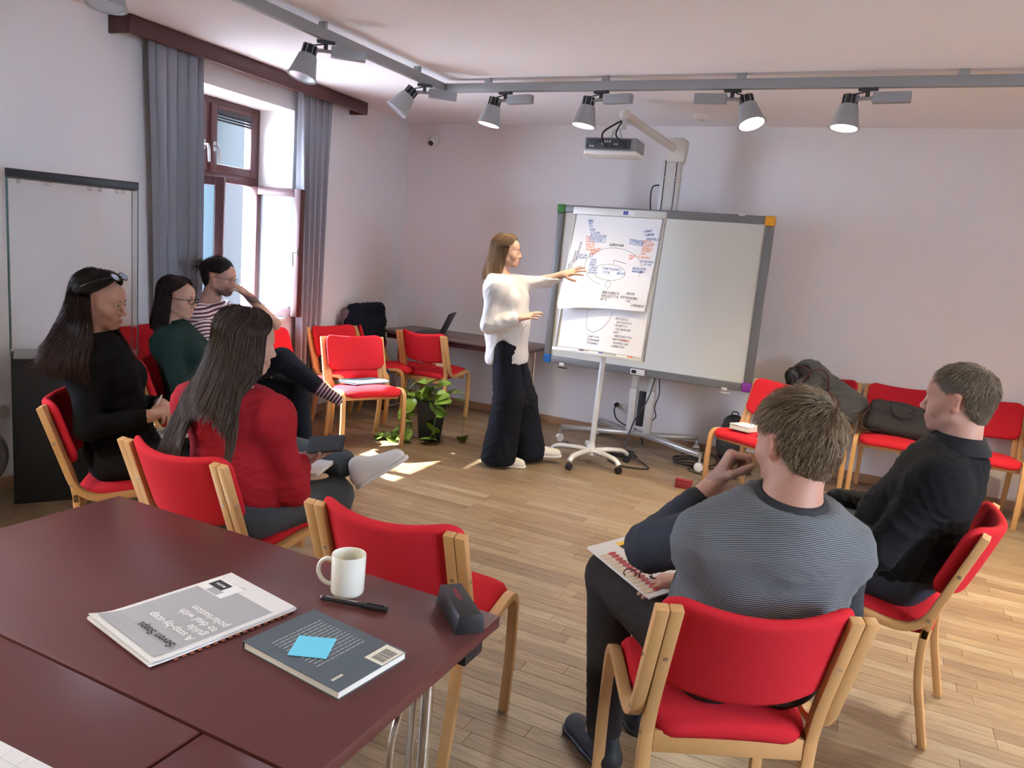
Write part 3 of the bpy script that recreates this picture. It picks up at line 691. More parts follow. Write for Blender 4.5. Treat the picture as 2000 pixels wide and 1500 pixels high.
# ------------------------------------------------------------------ flipchart
fc = thing('flipchart_easel', 'white flipchart easel on a five-star castor base', 'easel', (-1.835, 5.44, 0), 0)
MB().tube([(0, 0, 0.09), (0.01, 0.035, 0.95), (0.012, 0.04, 1.2)], 0.022, 16).build('pole', M_STEELW, fc)
MB().lathe([(0.0, 0.07), (0.05, 0.07), (0.05, 0.10), (0.032, 0.125), (0.022, 0.16), (0, 0.16)], 24).build('hub', M_STEELW, fc)
for k in range(5):
    a = R(-100+72*k); d_ = Vector((math.cos(a), math.sin(a), 0))
    pth = catmull([d_*0.03+Vector((0, 0, 0.10)), d_*0.15+Vector((0, 0, 0.105)), d_*0.27+Vector((0, 0, 0.095)), d_*0.315+Vector((0, 0, 0.065))], 5)
    MB().tube(pth, [0.026]*6+[0.024]*5+[0.022]*5, 10, flat=(1, 0.75)).build('base_leg', M_STEELW, fc)
    for s in (-1, 1):
        MB().lathe([(0, -0.008), (0.022, -0.008), (0.026, -0.004), (0.026, 0.004), (0.022, 0.008), (0, 0.008)], 18, d_*0.315+Vector((-d_.y, d_.x, 0))*s*0.012+Vector((0, 0, 0.027)), Matrix.Rotation(a, 3, 'Z') @ Qy).build('caster', M_BLACK, fc)
TILT = R(-7)
pn = bpy.data.objects.new('panel', None)
FT = Matrix.Translation((-0.02, -0.02, 0.855)) @ Matrix.Rotation(R(-2), 4, 'Z') @ Matrix.Rotation(TILT, 4, 'X')
def fcp(mb, name, mt, bevel=0.0, parent=None):
    o = mb.build(name, mt, fc if parent is None else parent, bevel=bevel)
    if parent is None: o.matrix_local = FT
    return o
fcp(MB().bb((-0.355, 0.0, -0.005), (0.355, 0.014, 1.06)), 'panel', M_BOARD, 0.002)
for lo, hi in (((-0.362, -0.008, -0.01), (-0.350, 0.02, 1.06)), ((0.350, -0.008, -0.01), (0.362, 0.02, 1.06))): fcp(MB().bb(lo, hi), 'panel_edge', M_ALU, 0.002)
fcp(MB().bb((-0.36, -0.055, -0.018), (0.36, 0.015, -0.004)), 'pen_tray', M_STEELW, 0.003)
fcp(MB().bb((-0.36, -0.062, -0.018), (0.36, -0.055, 0.006)), 'tray_lip', M_STEELW, 0.002)
fcp(MB().bb((-0.365, -0.030, 1.035), (0.365, 0.012, 1.088)), 'clamp_bar', M_STEELW, 0.006)
st = fcp(MB().bb((0.035, -0.0312, 1.045), (0.130, -0.0302, 1.078)), 'sticker', M_PAPER)
st['label'] = 'white sticker with a small blue flag'
MB().bb((0.042, -0.0320, 1.048), (0.080, -0.0312, 1.075)).build('flag', plain('flag_blue', (0.01, 0.03, 0.30), 0.6), st, smooth=0)
fs_ = MB()
for k in range(12):
    a = R(30*k); fs_.box((0.061+0.008*math.sin(a), -0.0322, 1.0615+0.008*math.cos(a)), (0.0022, 0.0004, 0.0022))
fs_.build('flag_stars', plain('flag_gold', (0.8, 0.6, 0.05), 0.6), st, smooth=0)
# paper pad: back sheets and the front sheet folded up at its lower edge
def sheet(name, x0, x1, z0, z1, yfn, nx=16, nz=22, shear=None):
    vs = []; fs = []; W_ = nx+1
    for side in (0, 1):
        for j in range(nz+1):
            for i in range(nx+1):
                u, v = i/nx, j/nz; x = x0+(x1-x0)*u; z = z0+(z1-z0)*v
                if shear: x, z = shear(u, v, x, z)
                vs.append((x, yfn(u, v)-(0.0 if side else 0.0012), z))
    B = (nz+1)*W_
    for j in range(nz):
        for i in range(nx):
            a = j*W_+i; fs.append((a, a+1, a+W_+1, a+W_)); fs.append((B+a, B+a+W_, B+a+W_+1, B+a+1))
    mb = MB(); mb.add(vs, fs); return mb.mesh(name, 80)
pp = thing('paper_pad', 'white flipchart paper with coloured handwriting, lower edge folded up', 'paper', (0, 0, 0))
pp.matrix_world = Matrix.Translation((-1.835, 5.44, 0)) @ FT
mk('back_sheet', sheet('back_sheet', -0.335, 0.340, 0.02, 1.03, lambda u, v: -0.004-0.004*math.sin(3*u+2*v)), M_PAPER, pp)
# front sheet hangs to about two fifths above the tray and billows slightly towards the reader at the lower left
def fy(u, v): return -0.010-0.035*(1-v)**2*(0.6+0.8*(1-u))-0.006*math.sin(6*u+1)*(1-v)
def fsh(u, v, x, z): return x-0.035*(1-v)**1.2*(1-u*0.4), z+0.012*(1-v)*(u-0.3)
mk('front_sheet', sheet('front_sheet', -0.335, 0.340, 0.335, 1.034, fy, shear=fsh), M_PAPER, pp)
fold = MB()
for i in range(12):
    u0, u1 = i/12, (i+1)/12
    def e(u, k):
        x, z = fsh(u, 0, -0.335+0.675*u, 0.335); y = fy(u, 0)
        return (x+0.02*k*(1-u), y+0.004-0.012*k, z+(0.0 if k == 0 else -0.045*(1-u)**3-0.012+0.022*k))
    fold.add([e(u0, 0), e(u1, 0), e(u1, 1), e(u0, 1)], [(0, 1, 2, 3)])
fold.build('folded_edge', mat('paper_folded_edge', (0.74, 0.73, 0.72), 0.9), pp, smooth=60)  # slightly lighter paper tone on the folded strip
# handwriting: small strokes laid on the sheets
rg = random.Random(11)
def word(mb, x, z, n, h, yfn, ang=0.0, slant=0.15):
    cx = x
    for k in range(n):
        w_ = h*rg.uniform(0.45, 0.8); pts = []
        kind = rg.randrange(5)
        if kind == 0: pts = [(0, 0), (0, 1), (0.8, 1)]
        elif kind == 1: pts = [(0, 0), (0.4, 1), (0.8, 0), (0.6, 0.5), (0.2, 0.45)]
        elif kind == 2: pts = [(0.8, 0.9), (0.2, 1), (0, 0.5), (0.2, 0), (0.8, 0.1)]
        elif kind == 3: pts = [(0, 0), (0, 1), (0.7, 0.75), (0.05, 0.5), (0.8, 0)]
        else: pts = [(0, 1), (0, 0), (0.8, 0), (0.8, 1)]
        P = []
        for a, b in pts:
            lx = cx-x+a*w_+b*h*slant; lz = b*h*rg.uniform(0.85, 1.1)
            P.append((x+lx*math.cos(ang)-lz*math.sin(ang), z+lx*math.sin(ang)+lz*math.cos(ang)))
        stroke(mb, P, h*0.16, yfn); cx += w_*1.25
    return cx
def stroke(mb, P, wd, yfn):
    for (xa, za), (xb, zb) in zip(P[:-1], P[1:]):
        t_ = Vector((xb-xa, 0, zb-za))
        if t_.length < 1e-6: continue
        t_.normalize(); nn = Vector((-t_.z, 0, t_.x))*wd/2
        a = Vector((xa, yfn(xa, za), za)); b = Vector((xb, yfn(xb, zb), zb))
        mb.add([a-nn, b-nn, b+nn, a+nn], [(0, 1, 2, 3)])
def yF(x, z):
    v = min(1, max(0, (z-0.335)/0.699)); u = (x+0.335)/0.675; u = min(1, max(0, u+0.03*(1-v)))
    return fy(u, v)-0.0045
def yB(x, z): return -0.0115
ib, io, ik = MB(), MB(), MB()
for i in range(6): word(ib, -0.235+0.008*i, 0.985-0.022*i, (4, 3, 3, 4, 7, 10)[i], 0.015, yF)
word(ib, -0.185, 0.842, 7, 0.017, yF); stroke(ib, [(-0.20, 0.835), (-0.075, 0.835), (-0.075, 0.868), (-0.20, 0.868), (-0.20, 0.835)], 0.003, yF)
for i in range(6): word(io, -0.235+0.004*i, 0.862-0.019*i, (4, 5, 6, 7, 7, 6)[i], 0.013, yF)
for i in range(3): word(io, -0.175, 0.742-0.016*i+0.02, (8, 7, 4)[i], 0.014, yF, 0.22)
word(ik, -0.035, 0.815, 8, 0.017, yF)
for i in range(2): word(ib, -0.265, 0.720-0.02*i, (6, 6)[i], 0.015, yF)
for i in range(6): word(ib, -0.165, 0.69-0.02*i, (4, 5, 5, 6, 6, 6)[i], 0.014, yF, 0.08)
stroke(ib, [(-0.165+0.014*math.cos(R(a)), 0.733+0.016*math.sin(R(a))) for a in range(0, 361, 30)], 0.003, yF)
word(ib, 0.13, 0.85, 8, 0.018, yF, -0.1); stroke(ib, [(0.12, 0.84), (0.215, 0.832), (0.215, 0.866), (0.12, 0.876), (0.12, 0.84)], 0.003, yF)
for i in range(3): word(ib, 0.215+0.015*i, 0.93-0.026*i, (6, 6, 9)[i], 0.015, yF, 0.15 if i < 2 else 0)
for i in range(6): word(io, 0.22, 0.862-0.019*i, (6, 8, 8, 8, 7, 4)[i], 0.014, yF)
word(io, 0.13, 0.745, 5, 0.014, yF); word(io, 0.135, 0.722, 4, 0.014, yF, 0.25); word(io, 0.20, 0.742, 9, 0.014, yF)
for i in range(2): word(ib, 0.225+0.03*i, 0.712-0.022*i, (8, 5)[i], 0.015, yF)
for i in range(2): word(ib, 0.175, 0.655-0.022*i, (10, 9)[i], 0.015, yF)
word(ib, -0.06, 0.632, 10, 0.018, yF); word(ib, -0.05, 0.602, 4, 0.018, yF); word(ib, 0.06, 0.606, 5, 0.018, yF)
ik2 = MB()
stroke(ik2, [(0.02+0.225*math.cos(R(a)), 0.655+0.145*math.sin(R(a))) for a in range(-20, 251, 10)], 0.0022, yF)
stroke(ik2, [(0.0+0.125*math.cos(R(a)), 0.615+0.06*math.sin(R(a))) for a in range(0, 361, 12)], 0.0022, yF)
stroke(ik2, [(0.0, 0.555), (-0.02, 0.52), (0.01, 0.49), (0.03, 0.53), (0.0, 0.555)], 0.0022, yF)
stroke(ik2, [(0.02, 0.68), (0.02, 0.71), (0.12, 0.69)], 0.003, yF)
for i in range(3): word(ik2, -0.03, 0.455-0.027*i, (9, 8, 3)[i], 0.019, yF)
word(ik2, 0.16, 0.465, 5, 0.018, yF)
for i in range(3): word(ik2, 0.12+0.045*i, 0.435-0.026*i, (11, 3, 8)[i], 0.016, yF)
for i in range(4): word(ik2, -0.36+0.028*i, 0.52+0.05*i, (7, 9, 12, 14)[i], 0.015, yF, 1.45)
for i in range(9): word(ik2, 0.10+0.012*(i % 2), 0.275-0.026*i, (9, 10, 9, 10, 4, 12, 12, 10, 9)[i], 0.014, yB)
stroke(ik2, [(-0.135, 0.33), (-0.13, 0.22), (-0.12, 0.175), (-0.06, 0.155), (0.0, 0.19), (0.05, 0.26), (0.07, 0.33)], 0.0025, yB)
for i in range(3): word(ik, -0.10, 0.115-0.024*i, (8, 9, 8)[i], 0.014, yB)
word(io, 0.15, 0.12, 9, 0.013, yB)
for q_, n_, m_ in ((ib, 'blue_handwriting', M_INKB), (io, 'orange_handwriting', M_INKO), (ik, 'black_handwriting', M_INK), (ik2, 'grey_pencil_handwriting', plain('ink_grey', (0.10, 0.10, 0.11), 0.8))):
    q_.build(n_, m_, pp, smooth=0)['kind'] = 'stuff'
# markers lying in the tray
def marker(label, x, c, capc):
    r = thing('marker_pen', label, 'pen', (0, 0, 0), 0, 'markers in the flipchart tray')
    r.matrix_world = Matrix.Translation((-1.835, 5.44, 0)) @ FT @ Matrix.Translation((x, -0.036, 0.005))
    MB().tube([(-0.06, 0, 0), (0.025, 0, 0)], 0.009, 12).build('barrel', c, r); MB().tube([(0.025, 0, 0), (0.06, 0, 0)], 0.0095, 12).build('cap', capc, r)
marker('white marker with a black cap in the flipchart tray', -0.17, M_WHITE, M_BLACK)
marker('white marker with a violet cap in the flipchart tray', -0.01, M_WHITE, plain('violet_cap', (0.08, 0.05, 0.3)))
marker('white marker with an orange cap in the flipchart tray', 0.22, M_WHITE, plain('orange_cap', (0.8, 0.15, 0.03)))

# ------------------------------------------------------------------ cables on the floor
def cable(label, pts, r=0.006, group=None):
    return tag(MB().tube(catmull(pts, 8), r, 7).build('power_cable', M_BLACK, smooth=60), label, 'cable', group)
rg = random.Random(4)
def coil(cx, cy, rx, ry, n, z=0.007):
    pts = []
    for k in range(n*8):
        a = k*PI/4; pts.append((cx+rx*math.cos(a)*(0.75+0.35*rg.random()), cy+ry*math.sin(a)*(0.75+0.35*rg.random()), z+0.006*rg.random()+0.0009*k))
    return pts
cable('black cable coiled on the floor between the flipchart and the board stand', [(-2.22, 5.92, 0.008), (-2.10, 5.78, 0.008), (-1.95, 5.80, 0.008)]+coil(-1.72, 5.82, 0.14, 0.09, 4)+[(-1.45, 5.66, 0.008), (-1.42, 5.56, 0.008), (-1.62, 5.50, 0.008), (-1.75, 5.62, 0.008)])
cable('black cable tangle on the floor beside the right caster of the board stand', coil(-1.18, 6.0, 0.13, 0.14, 4)+[(-1.0, 5.95, 0.01), (-0.85, 6.05, 0.01), (-0.7, 6.02, 0.01)])
cable('black cable looping from the right caster to the chair with the book', [(-1.30, 6.2, 0.02), (-1.2, 6.32, 0.06), (-1.05, 6.3, 0.03), (-1.0, 6.1, 0.008), (-1.15, 5.80, 0.008), (-0.95, 5.72, 0.008), (-0.78, 5.8, 0.008)])
cable('black plug cable running from the wall socket down to the stand', [(-1.99, YB-0.055, 0.285), (-1.99, YB-0.08, 0.24), (-1.96, YB-0.08, 0.17), (-1.88, YB-0.10, 0.135), (-1.78, YB-0.12, 0.125), (-1.70, YB-0.2, 0.10), (-1.66, YB-0.2, 0.01)], 0.0055)

rb = thing('small_red_box', 'small dark red box standing on the floor near the chair with the book', 'box', (-1.065, 5.285, 0), R(2))
M_MAR = plain('maroon_card', (0.23, 0.02, 0.022), 0.6)
MB().bb((-0.058, -0.02, 0), (0.058, 0.02, 0.060)).build('body', M_MAR, rb, bevel=0.002); MB().bb((-0.059, -0.021, 0.052), (0.059, 0.021, 0.066)).build('lid', M_MAR, rb, bevel=0.002)
# ------------------------------------------------------------------ tables in the foreground
def folding_table(label, x0, x1, y0, y1, legs):
    r = thing('folding_table', label, 'table', (x0, y0, 0), 0, 'dark brown conference tables')
    W_, D_ = x1-x0, y1-y0; g = 0.0012
    MB().bb((g, g, 0.712), (W_-g, D_-g, 0.74)).build('tabletop', M_MAHOG, r, bevel=0.003, seg=2)
    for (x, dx) in legs:
        MB().bb((x-0.02, 0.06, 0.672), (x+0.02, D_-0.06, 0.711)).build('under_rail', M_BLACK, r, bevel=0.003)
        for y in (0.12, D_-0.12):
            MB().tube([(x, y, 0.70), (x, y, 0.02)], 0.014, 14).build('leg', M_CHROME, r)
            MB().tube([(x+dx*0.035, y, 0.70), (x+dx*0.035, y, 0.05)], 0.009, 10).build('leg_brace', M_CHROME, r)
        MB().tube([(x, 0.03, 0.015), (x, D_-0.03, 0.015)], 0.015, 14).build('foot_bar', M_CHROME, r)
        for y in (0.02, D_-0.02): MB().tube([(x, y-0.015, 0.016), (x, y+0.015, 0.016)], 0.016, 12).build('foot_cap', M_BLACK, r)
        MB().tube(fillet([(x+dx*0.035, D_-0.12, 0.62), (x+dx*0.035, D_-0.20, 0.50), (x+dx*0.035, D_-0.20, 0.30), (x, D_-0.12, 0.30)], 0.05), 0.008, 10).build('fold_stay', M_CHROME, r)
    MB().bb((W_-0.15, D_-0.10, 0.650), (W_-0.03, D_-0.02, 0.711)).build('corner_block', M_BLACK, r, bevel=0.004)
    MB().bb((W_-0.035, 0.12, 0.685), (W_-0.03, D_-0.12, 0.711)).build('edge_rail', M_CHROME, r)
    return r
folding_table('dark brown folding table carrying the mug, the report and the grey book', -1.94, -0.662, 0.815, 1.458, ((0.16, 1), (1.17, -1)))
folding_table('dark brown folding table in the lower left corner, under the squared notebook', -1.94, -0.884, 0.17, 0.812, ((0.16, 1), (0.88, -1)))
folding_table('dark brown folding table at the bottom edge, right of the seam', -0.880, 0.40, 0.17, 0.812, ((0.16, 1), (1.10, -1)))

TZ = 0.7405
# mug
mg = thing('coffee_mug', 'cream white coffee mug standing on the dark table', 'mug', (-1.008, 1.345, TZ), R(205))
M_MUG = plain('cream_ceramic', (0.82, 0.80, 0.68), 0.25, coat=0.4)
MB().lathe([(0.0, 0.0), (0.034, 0.0), (0.037, 0.003), (0.0385, 0.01), (0.0395, 0.092), (0.0385, 0.096), (0.0365, 0.096), (0.0355, 0.09), (0.034, 0.012), (0.0, 0.010)], 40).build('cup', M_MUG, mg, smooth=50)
hp = [(0.036, 0, 0.078), (0.052, 0, 0.080), (0.066, 0, 0.068), (0.069, 0, 0.048), (0.060, 0, 0.028), (0.046, 0, 0.019), (0.036, 0, 0.020)]
MB().tube(catmull(hp, 5), 0.0058, 10, flat=(1.25, 0.85)).build('handle', M_MUG, mg, smooth=60)
# pen
pn_ = thing('black_pen', 'black capped pen lying between the mug and the grey book', 'pen', (-0.953, 1.300, TZ+0.0065), math.atan2(0.038, 0.154))
MB().tube([(-0.078, 0, 0), (0.02, 0, 0)], 0.0055, 14).build('barrel', M_BLACK, pn_); MB().tube([(0.018, 0, 0), (0.079, 0, 0)], [0.0066, 0.0062], 14).build('cap', M_BLACK, pn_)
MB().tube([(-0.082, 0, 0), (-0.077, 0, 0)], 0.0058, 14).build('end_ring', M_CHROME, pn_)
MB().box((-0.03, 0, 0.0056), (0.075, 0.003, 0.0006)).build('print', M_ALU, pn_); MB().box((0.05, 0, 0.0075), (0.04, 0.003, 0.0015)).build('clip', M_BLACK, pn_)
# glasses case with red lettering
a_ = math.atan2(1.347-1.431, -0.698+0.793)
gc = thing('glasses_case', 'black oblong glasses case with small red lettering at the table corner', 'case', (-0.738, 1.398, TZ), a_-R(2))
prof = [(-0.033, 0.0), (0.033, 0.0), (0.026, 0.043), (-0.026, 0.043)]
Mx = Matrix(((0, 0, 1), (1, 0, 0), (0, 1, 0)))
MB().prism(prof, -0.078, 0.078, Mx).build('body', M_BLACK, gc, bevel=0.004, seg=2)
MB().prism([(-0.034, 0.0), (0.034, 0.0), (0.027, 0.044), (-0.027, 0.044)], 0.079, 0.082, Mx).build('end_flap', M_BLACK, gc, bevel=0.001)
tm = text_mesh('HUGO', 0.016, 'lettering', 'CENTER', sx=1.1)
tl = mk('lettering', tm, plain('red_lettering', (0.55, 0.02, 0.03), 0.5), gc)
tl.matrix_local = Matrix.Translation((-0.02, -0.006, 0.0434))
tl['label'] = 'small red letters'
# grey book with text and bar code
bk = thing('grey_book', 'slate grey paperback lying face down with a bar code', 'book', (-0.8755, 1.107, TZ), R(-7))
BWd, BHt = 0.262, 0.183
MB().bb((-BWd/2+0.002, -BHt/2+0.002, 0.0012), (BWd/2-0.002, BHt/2-0.002, 0.0148)).build('pages', M_PAGES, bk)
M_SLATE = mat('slate_cover', (0.085, 0.108, 0.125), 0.55, var=0.03, vscale=30)
cv = MB().bb((-BWd/2, -BHt/2, 0.0148), (BWd/2, BHt/2, 0.016)).build('back_cover', M_SLATE, bk); MB().bb((-BWd/2, -BHt/2, 0), (BWd/2, BHt/2, 0.0012)).build('front_cover', M_SLATE, bk)
MB().bb((-BWd/2-0.0008, -BHt/2, 0.0), (-BWd/2, BHt/2, 0.016)).build('spine', M_SLATE, bk)
tx = MB(); rg = random.Random(8)
for k in range(13):
    x = -0.085+0.0105*k
    y1 = 0.068-0.002*rg.random(); y0 = -0.060+(0.02*rg.random() if k % 4 == 3 else 0)
    y = y0
    while y < y1:
        w_ = rg.uniform(0.006, 0.016); tx.bb((x-0.0011, y, 0.01602), (x+0.0011, min(y+w_, y1), 0.0162)); y += w_+0.0022
tx.build('blurb_text', plain('cover_print', (0.42, 0.45, 0.46), 0.6), cv, smooth=0)['kind'] = 'stuff'
bc = MB().bb((0.084, 0.022, 0.01605), (0.130, 0.086, 0.0163)).build('bar_code_label', plain('label_cream', (0.72, 0.70, 0.58), 0.6), cv, smooth=0)
bl = MB(); y = 0.030
while y < 0.074:
    w_ = rg.choice((0.0008, 0.0014, 0.002)); bl.bb((0.094, y, 0.01632), (0.124, y+w_, 0.0165)); y += w_+rg.choice((0.001, 0.0016))
bl.build('bars', M_INK, bc, smooth=0)['kind'] = 'stuff'
tq = MB()
for k in range(6): tq.bb((0.093, -0.074+0.0045*k, 0.01602), (0.099, -0.074+0.0045*k+0.0034, 0.0162))
tq.build('small_print', plain('label_cream', (0.72, 0.70, 0.58)), cv, smooth=0)
nt_ = thing('sticky_note', 'light blue sticky note on the grey book', 'note', (-0.893, 1.090, TZ+0.0172), R(24))
def snf(v): return v
nb = MB(); ns = 8
for side in (0, 1):
    for j in range(ns+1):
        for i in range(ns+1):
            u, v = i/ns-0.5, j/ns-0.5; nb.v.append((u*0.076, v*0.076, 0.0006*side+0.006*max(0, u+v-0.55)**2+0.004*max(0, -v-0.2)**2))
for j in range(ns):
    for i in range(ns):
        a = j*(ns+1)+i; b = (ns+1)**2; nb.f.append((a, a+ns+1, a+ns+2, a+1)); nb.f.append((b+a, b+a+1, b+a+ns+2, b+a+ns+1))
nb.build('note_sheet', plain('note_blue', (0.16, 0.62, 0.82), 0.8), nt_)
# printed report, upside down to the viewer
rp = thing('printed_report', 'stapled printed report with grey cover reading Seven Steps', 'report', (-1.190, 1.072, TZ), R(-10.5+180))
M_PR2 = plain('striped_back_page', (0.62, 0.42, 0.28), 0.7)
sh = MB(); n1, n2 = 10, 14
def rz(u, v): return 0.004+0.0035*max(0, 0.25-v)**1.5*12*0.3+0.008*max(0.0, 0.35-u)*max(0, v-0.7)*6*0.4
for k, (dx, dy, z0, wd, ht) in enumerate(((0.006, -0.004, 0.0, 0.243, 0.330), (-0.004, 0.004, 0.003, 0.24, 0.326), (0.0, 0.0, 0.006, 0.238, 0.325))):
    q = MB()
    for side in (0, 1):
        for j in range(n2+1):
            for i in range(n1+1):
                u, v = i/n1, j/n2; cur = (0.010 if k == 2 else 0.006)*max(0, v-0.80)**2*20*(0.4+u)
                q.v.append((dx+(u-0.5)*wd, dy+(v-0.5)*ht, z0+0.0026*side+cur))
    B = (n1+1)*(n2+1)
    for j in range(n2):
        for i in range(n1):
            a = j*(n1+1)+i; q.f.append((a, a+n1+1, a+n1+2, a+1)); q.f.append((B+a, B+a+1, B+a+n1+2, B+a+n1+1))
    for i in range(n1): q.f.append((i, i+1, B+i+1, B+i)); a = n2*(n1+1)+i; q.f.append((a, B+a, B+a+1, a+1))
    for j in range(n2): a = j*(n1+1); q.f.append((a, B+a, B+a+n1+1, a+n1+1)); a += n1; q.f.append((a, a+n1+1, B+a+n1+1, B+a))
    po = q.build('pages', M_PAPER, rp, smooth=60)
# page edge with red-brown stripes
es = MB()
for k in range(16): es.box((-0.1195-0.006, -0.13+0.0165*k, 0.0028), (0.010, 0.008, 0.0012))
es.build('striped_page_edge', plain('stripe_red', (0.34, 0.10, 0.06), 0.7), rp, smooth=0)
gy = mat('print_grey', (0.38, 0.385, 0.395), 0.8, var=0.10, vscale=30)
pz = 0.00885
cvp = MB()
for j in range(12):
    v0, v1 = j/12, (j+1)/12
    def zc_(v, u): 
        vv = (v*0.262-0.10+0.1625)/0.325; return pz+0.010*max(0, vv-0.80)**2*20*(0.4+u)
    for i in range(4):
        u0, u1 = i/4, (i+1)/4
        cvp.add([(-0.108+0.216*u0, -0.112+0.262*v0, zc_(v0, u0)), (-0.108+0.216*u1, -0.112+0.262*v0, zc_(v0, u1)), (-0.108+0.216*u1, -0.112+0.262*v1, zc_(v1, u1)), (-0.108+0.216*u0, -0.112+0.262*v1, zc_(v1, u0))], [(0, 1, 2, 3)])
cvo = cvp.build('printed_cover', gy, rp, smooth=60)
M_PWHITE = plain('print_white', (0.80, 0.80, 0.79), 0.8)
for (tx_, sz, x, y, c) in (('Seven Steps', 0.026, -0.095, 0.098, M_INK), ('A step-by-step', 0.026, -0.095, 0.058, M_PWHITE), ('guide', 0.026, -0.095, 0.033, M_PWHITE), ('to deal with', 0.026, -0.095, 0.008, M_PWHITE), ('polarisation', 0.026, -0.095, -0.017, M_PWHITE)):
    me = text_mesh(tx_, sz, 'title_text', bold=0.0004)
    zz = pz+0.0006+(0.0032 if y > 0.09 else 0.0)
    o = mk('title_text', me, c, cvo, (x, y, zz))
lg = MB().bb((0.020, -0.128, 0.00895), (0.112, -0.070, 0.0092)).build('logo_field', M_PWHITE, cvo, smooth=0)
MB().bb((0.052, -0.122, 0.00925), (0.102, -0.092, 0.0094)).build('logo_block', M_INK, lg, smooth=0)
MB().bb((0.040, -0.092, 0.00925), (0.080, -0.072, 0.0094)).build('logo_block', gy, lg, smooth=0)
mk('logo_text', text_mesh('MOON', 0.010, 'logo_text', bold=0.0003), M_PWHITE, lg, (0.060, -0.111, 0.00955))
mk('small_text', text_mesh('Report', 0.006, 'small_text'), M_INK, lg, (0.02, -0.135, 0.0093))
# squared notebook in the near left corner
nbk = thing('squared_notebook', 'open squared paper notebook in the lower left corner', 'notebook', (-1.19, 0.488, TZ), R(2))
MB().bb((-0.21, -0.15, 0), (0.21, 0.137, 0.006)).build('pages', M_PAPER, nbk, bevel=0.001)
gl_ = MB()
for k in range(11): gl_.bb((-0.2+0.036*k, -0.148, 0.00605), (-0.199+0.036*k, 0.133, 0.0062))
for k in range(8): gl_.bb((-0.205, -0.14+0.036*k, 0.00605), (0.205, -0.139+0.036*k, 0.0062))
gl_.build('grid_lines', plain('grid_grey', (0.55, 0.56, 0.60)), nbk, smooth=0)

# ------------------------------------------------------------------ desk at the back wall with laptop
dk = thing('side_desk', 'narrow dark-topped folding desk along the back wall', 'desk', (-4.18, 5.86, 0), R(1))
MB().bb((0, 0, 0.712), (1.55, 0.60, 0.74)).build('tabletop', mat('desk_brown', (0.13, 0.085, 0.075), 0.35, var=0.08, vscale=8), dk, bevel=0.003)
MB().bb((0.05, 0.05, 0.66), (1.5, 0.075, 0.711)).build('under_rail', M_DARKWOOD, dk, bevel=0.003)
for x in (0.15, 1.40):
    for y in (0.12, 0.48): MB().tube([(x, y, 0.71), (x, y, 0.03)], 0.013, 12).build('leg', M_CHROME, dk)
    MB().tube([(x, -0.07, 0.018), (x, 0.55, 0.018)], 0.018, 12).build('foot_bar', M_CHROME, dk)
    MB().tube([(x, -0.10, 0.018), (x, -0.06, 0.018)], 0.020, 12).build('foot_cap', M_BLACK, dk)
    MB().tube([(x, 0.12, 0.45), (x, 0.30, 0.66)], 0.008, 8).build('brace', M_BLACK, dk)
lp = thing('laptop', 'black laptop open on the side desk', 'laptop', (-3.74, 6.06, 0.741), R(-72))
MB().bb((-0.155, -0.11, 0), (0.155, 0.11, 0.016)).build('base', M_BLACK, lp, bevel=0.003)
lo_ = MB().bb((-0.155, -0.004, 0), (0.155, 0.004, 0.215)).build('screen_lid', M_BLACK, lp, bevel=0.003, loc=(0, 0.11, 0.012), rot=(R(-24), 0, 0))
MB().bb((-0.147, -0.0052, 0.01), (0.147, -0.004, 0.207)).build('display', plain('dark_display', (0.03, 0.032, 0.035), 0.2), lo_, smooth=0)
kb = MB()
for j in range(4):
    for i in range(11): kb.bb((-0.14+0.0255*i, -0.02+0.026*j-0.0, 0.0162), (-0.118+0.0255*i, 0.0+0.026*j, 0.018))
kb.build('keys', M_FIN, lp, smooth=0)['kind'] = 'stuff'
# charger on the chair facing the desk
cg = thing('white_charger', 'white charging brick with coiled cord on the chair seat', 'charger', (-3.50, 5.90, 0.470), R(-8))
MB().bb((-0.055, -0.022, 0), (0.055, 0.022, 0.028)).build('brick', M_WHITE, cg, bevel=0.005, seg=3)
MB().tube(catmull([(-0.05, 0, 0.015), (-0.10, 0.01, 0.01), (-0.14, 0.03, 0.012)]+[(-0.11+0.045*math.cos(a), 0.02+0.01*math.sin(a*0.5), 0.06+0.045*math.sin(a)) for a in (3.5, 4.6, 5.7, 6.8, 7.9, 9.0, 10.1, 11.2, 12.3)], 5), 0.0035, 6).build('cord', M_WHITE, cg)
MB().tube(catmull([(0.05, 0, 0.015), (0.10, -0.02, 0.01), (0.15, -0.04, 0.008)], 5), 0.0035, 6).build('cord', M_WHITE, cg)
# folder and tablet on the sunny chair
c12 = (-3.434, 4.661, -2.096)
def on_chair(c, x, y, z):
    return (c[0]+math.cos(c[2])*x-math.sin(c[2])*y, c[1]+math.sin(c[2])*x+math.cos(c[2])*y, z)
fd = thing('blue_folder', 'blue-grey folder with white papers lying on the sunlit chair', 'folder', on_chair(c12, -0.01, -0.03, 0.474), c12[2]+R(12))
fd.rotation_euler = (R(4), 0, c12[2]+R(12))
MB().bb((-0.16, -0.115, 0), (0.16, 0.115, 0.006)).build('cover', plain('folder_blue', (0.05, 0.13, 0.20), 0.5), fd, bevel=0.001)
MB().bb((-0.15, -0.105, 0.006), (0.15, 0.105, 0.014)).build('papers', M_PAPER, fd, bevel=0.001)
MB().bb((-0.16, -0.112, 0.014), (0.16, 0.10, 0.018)).build('cover', plain('folder_light_blue', (0.20, 0.38, 0.48), 0.5), fd, bevel=0.001)
tb = thing('black_phone', 'thin black phone at the back edge of the sunlit chair seat', 'phone', on_chair(c12, 0.05, -0.165, 0.468), c12[2]+R(5))
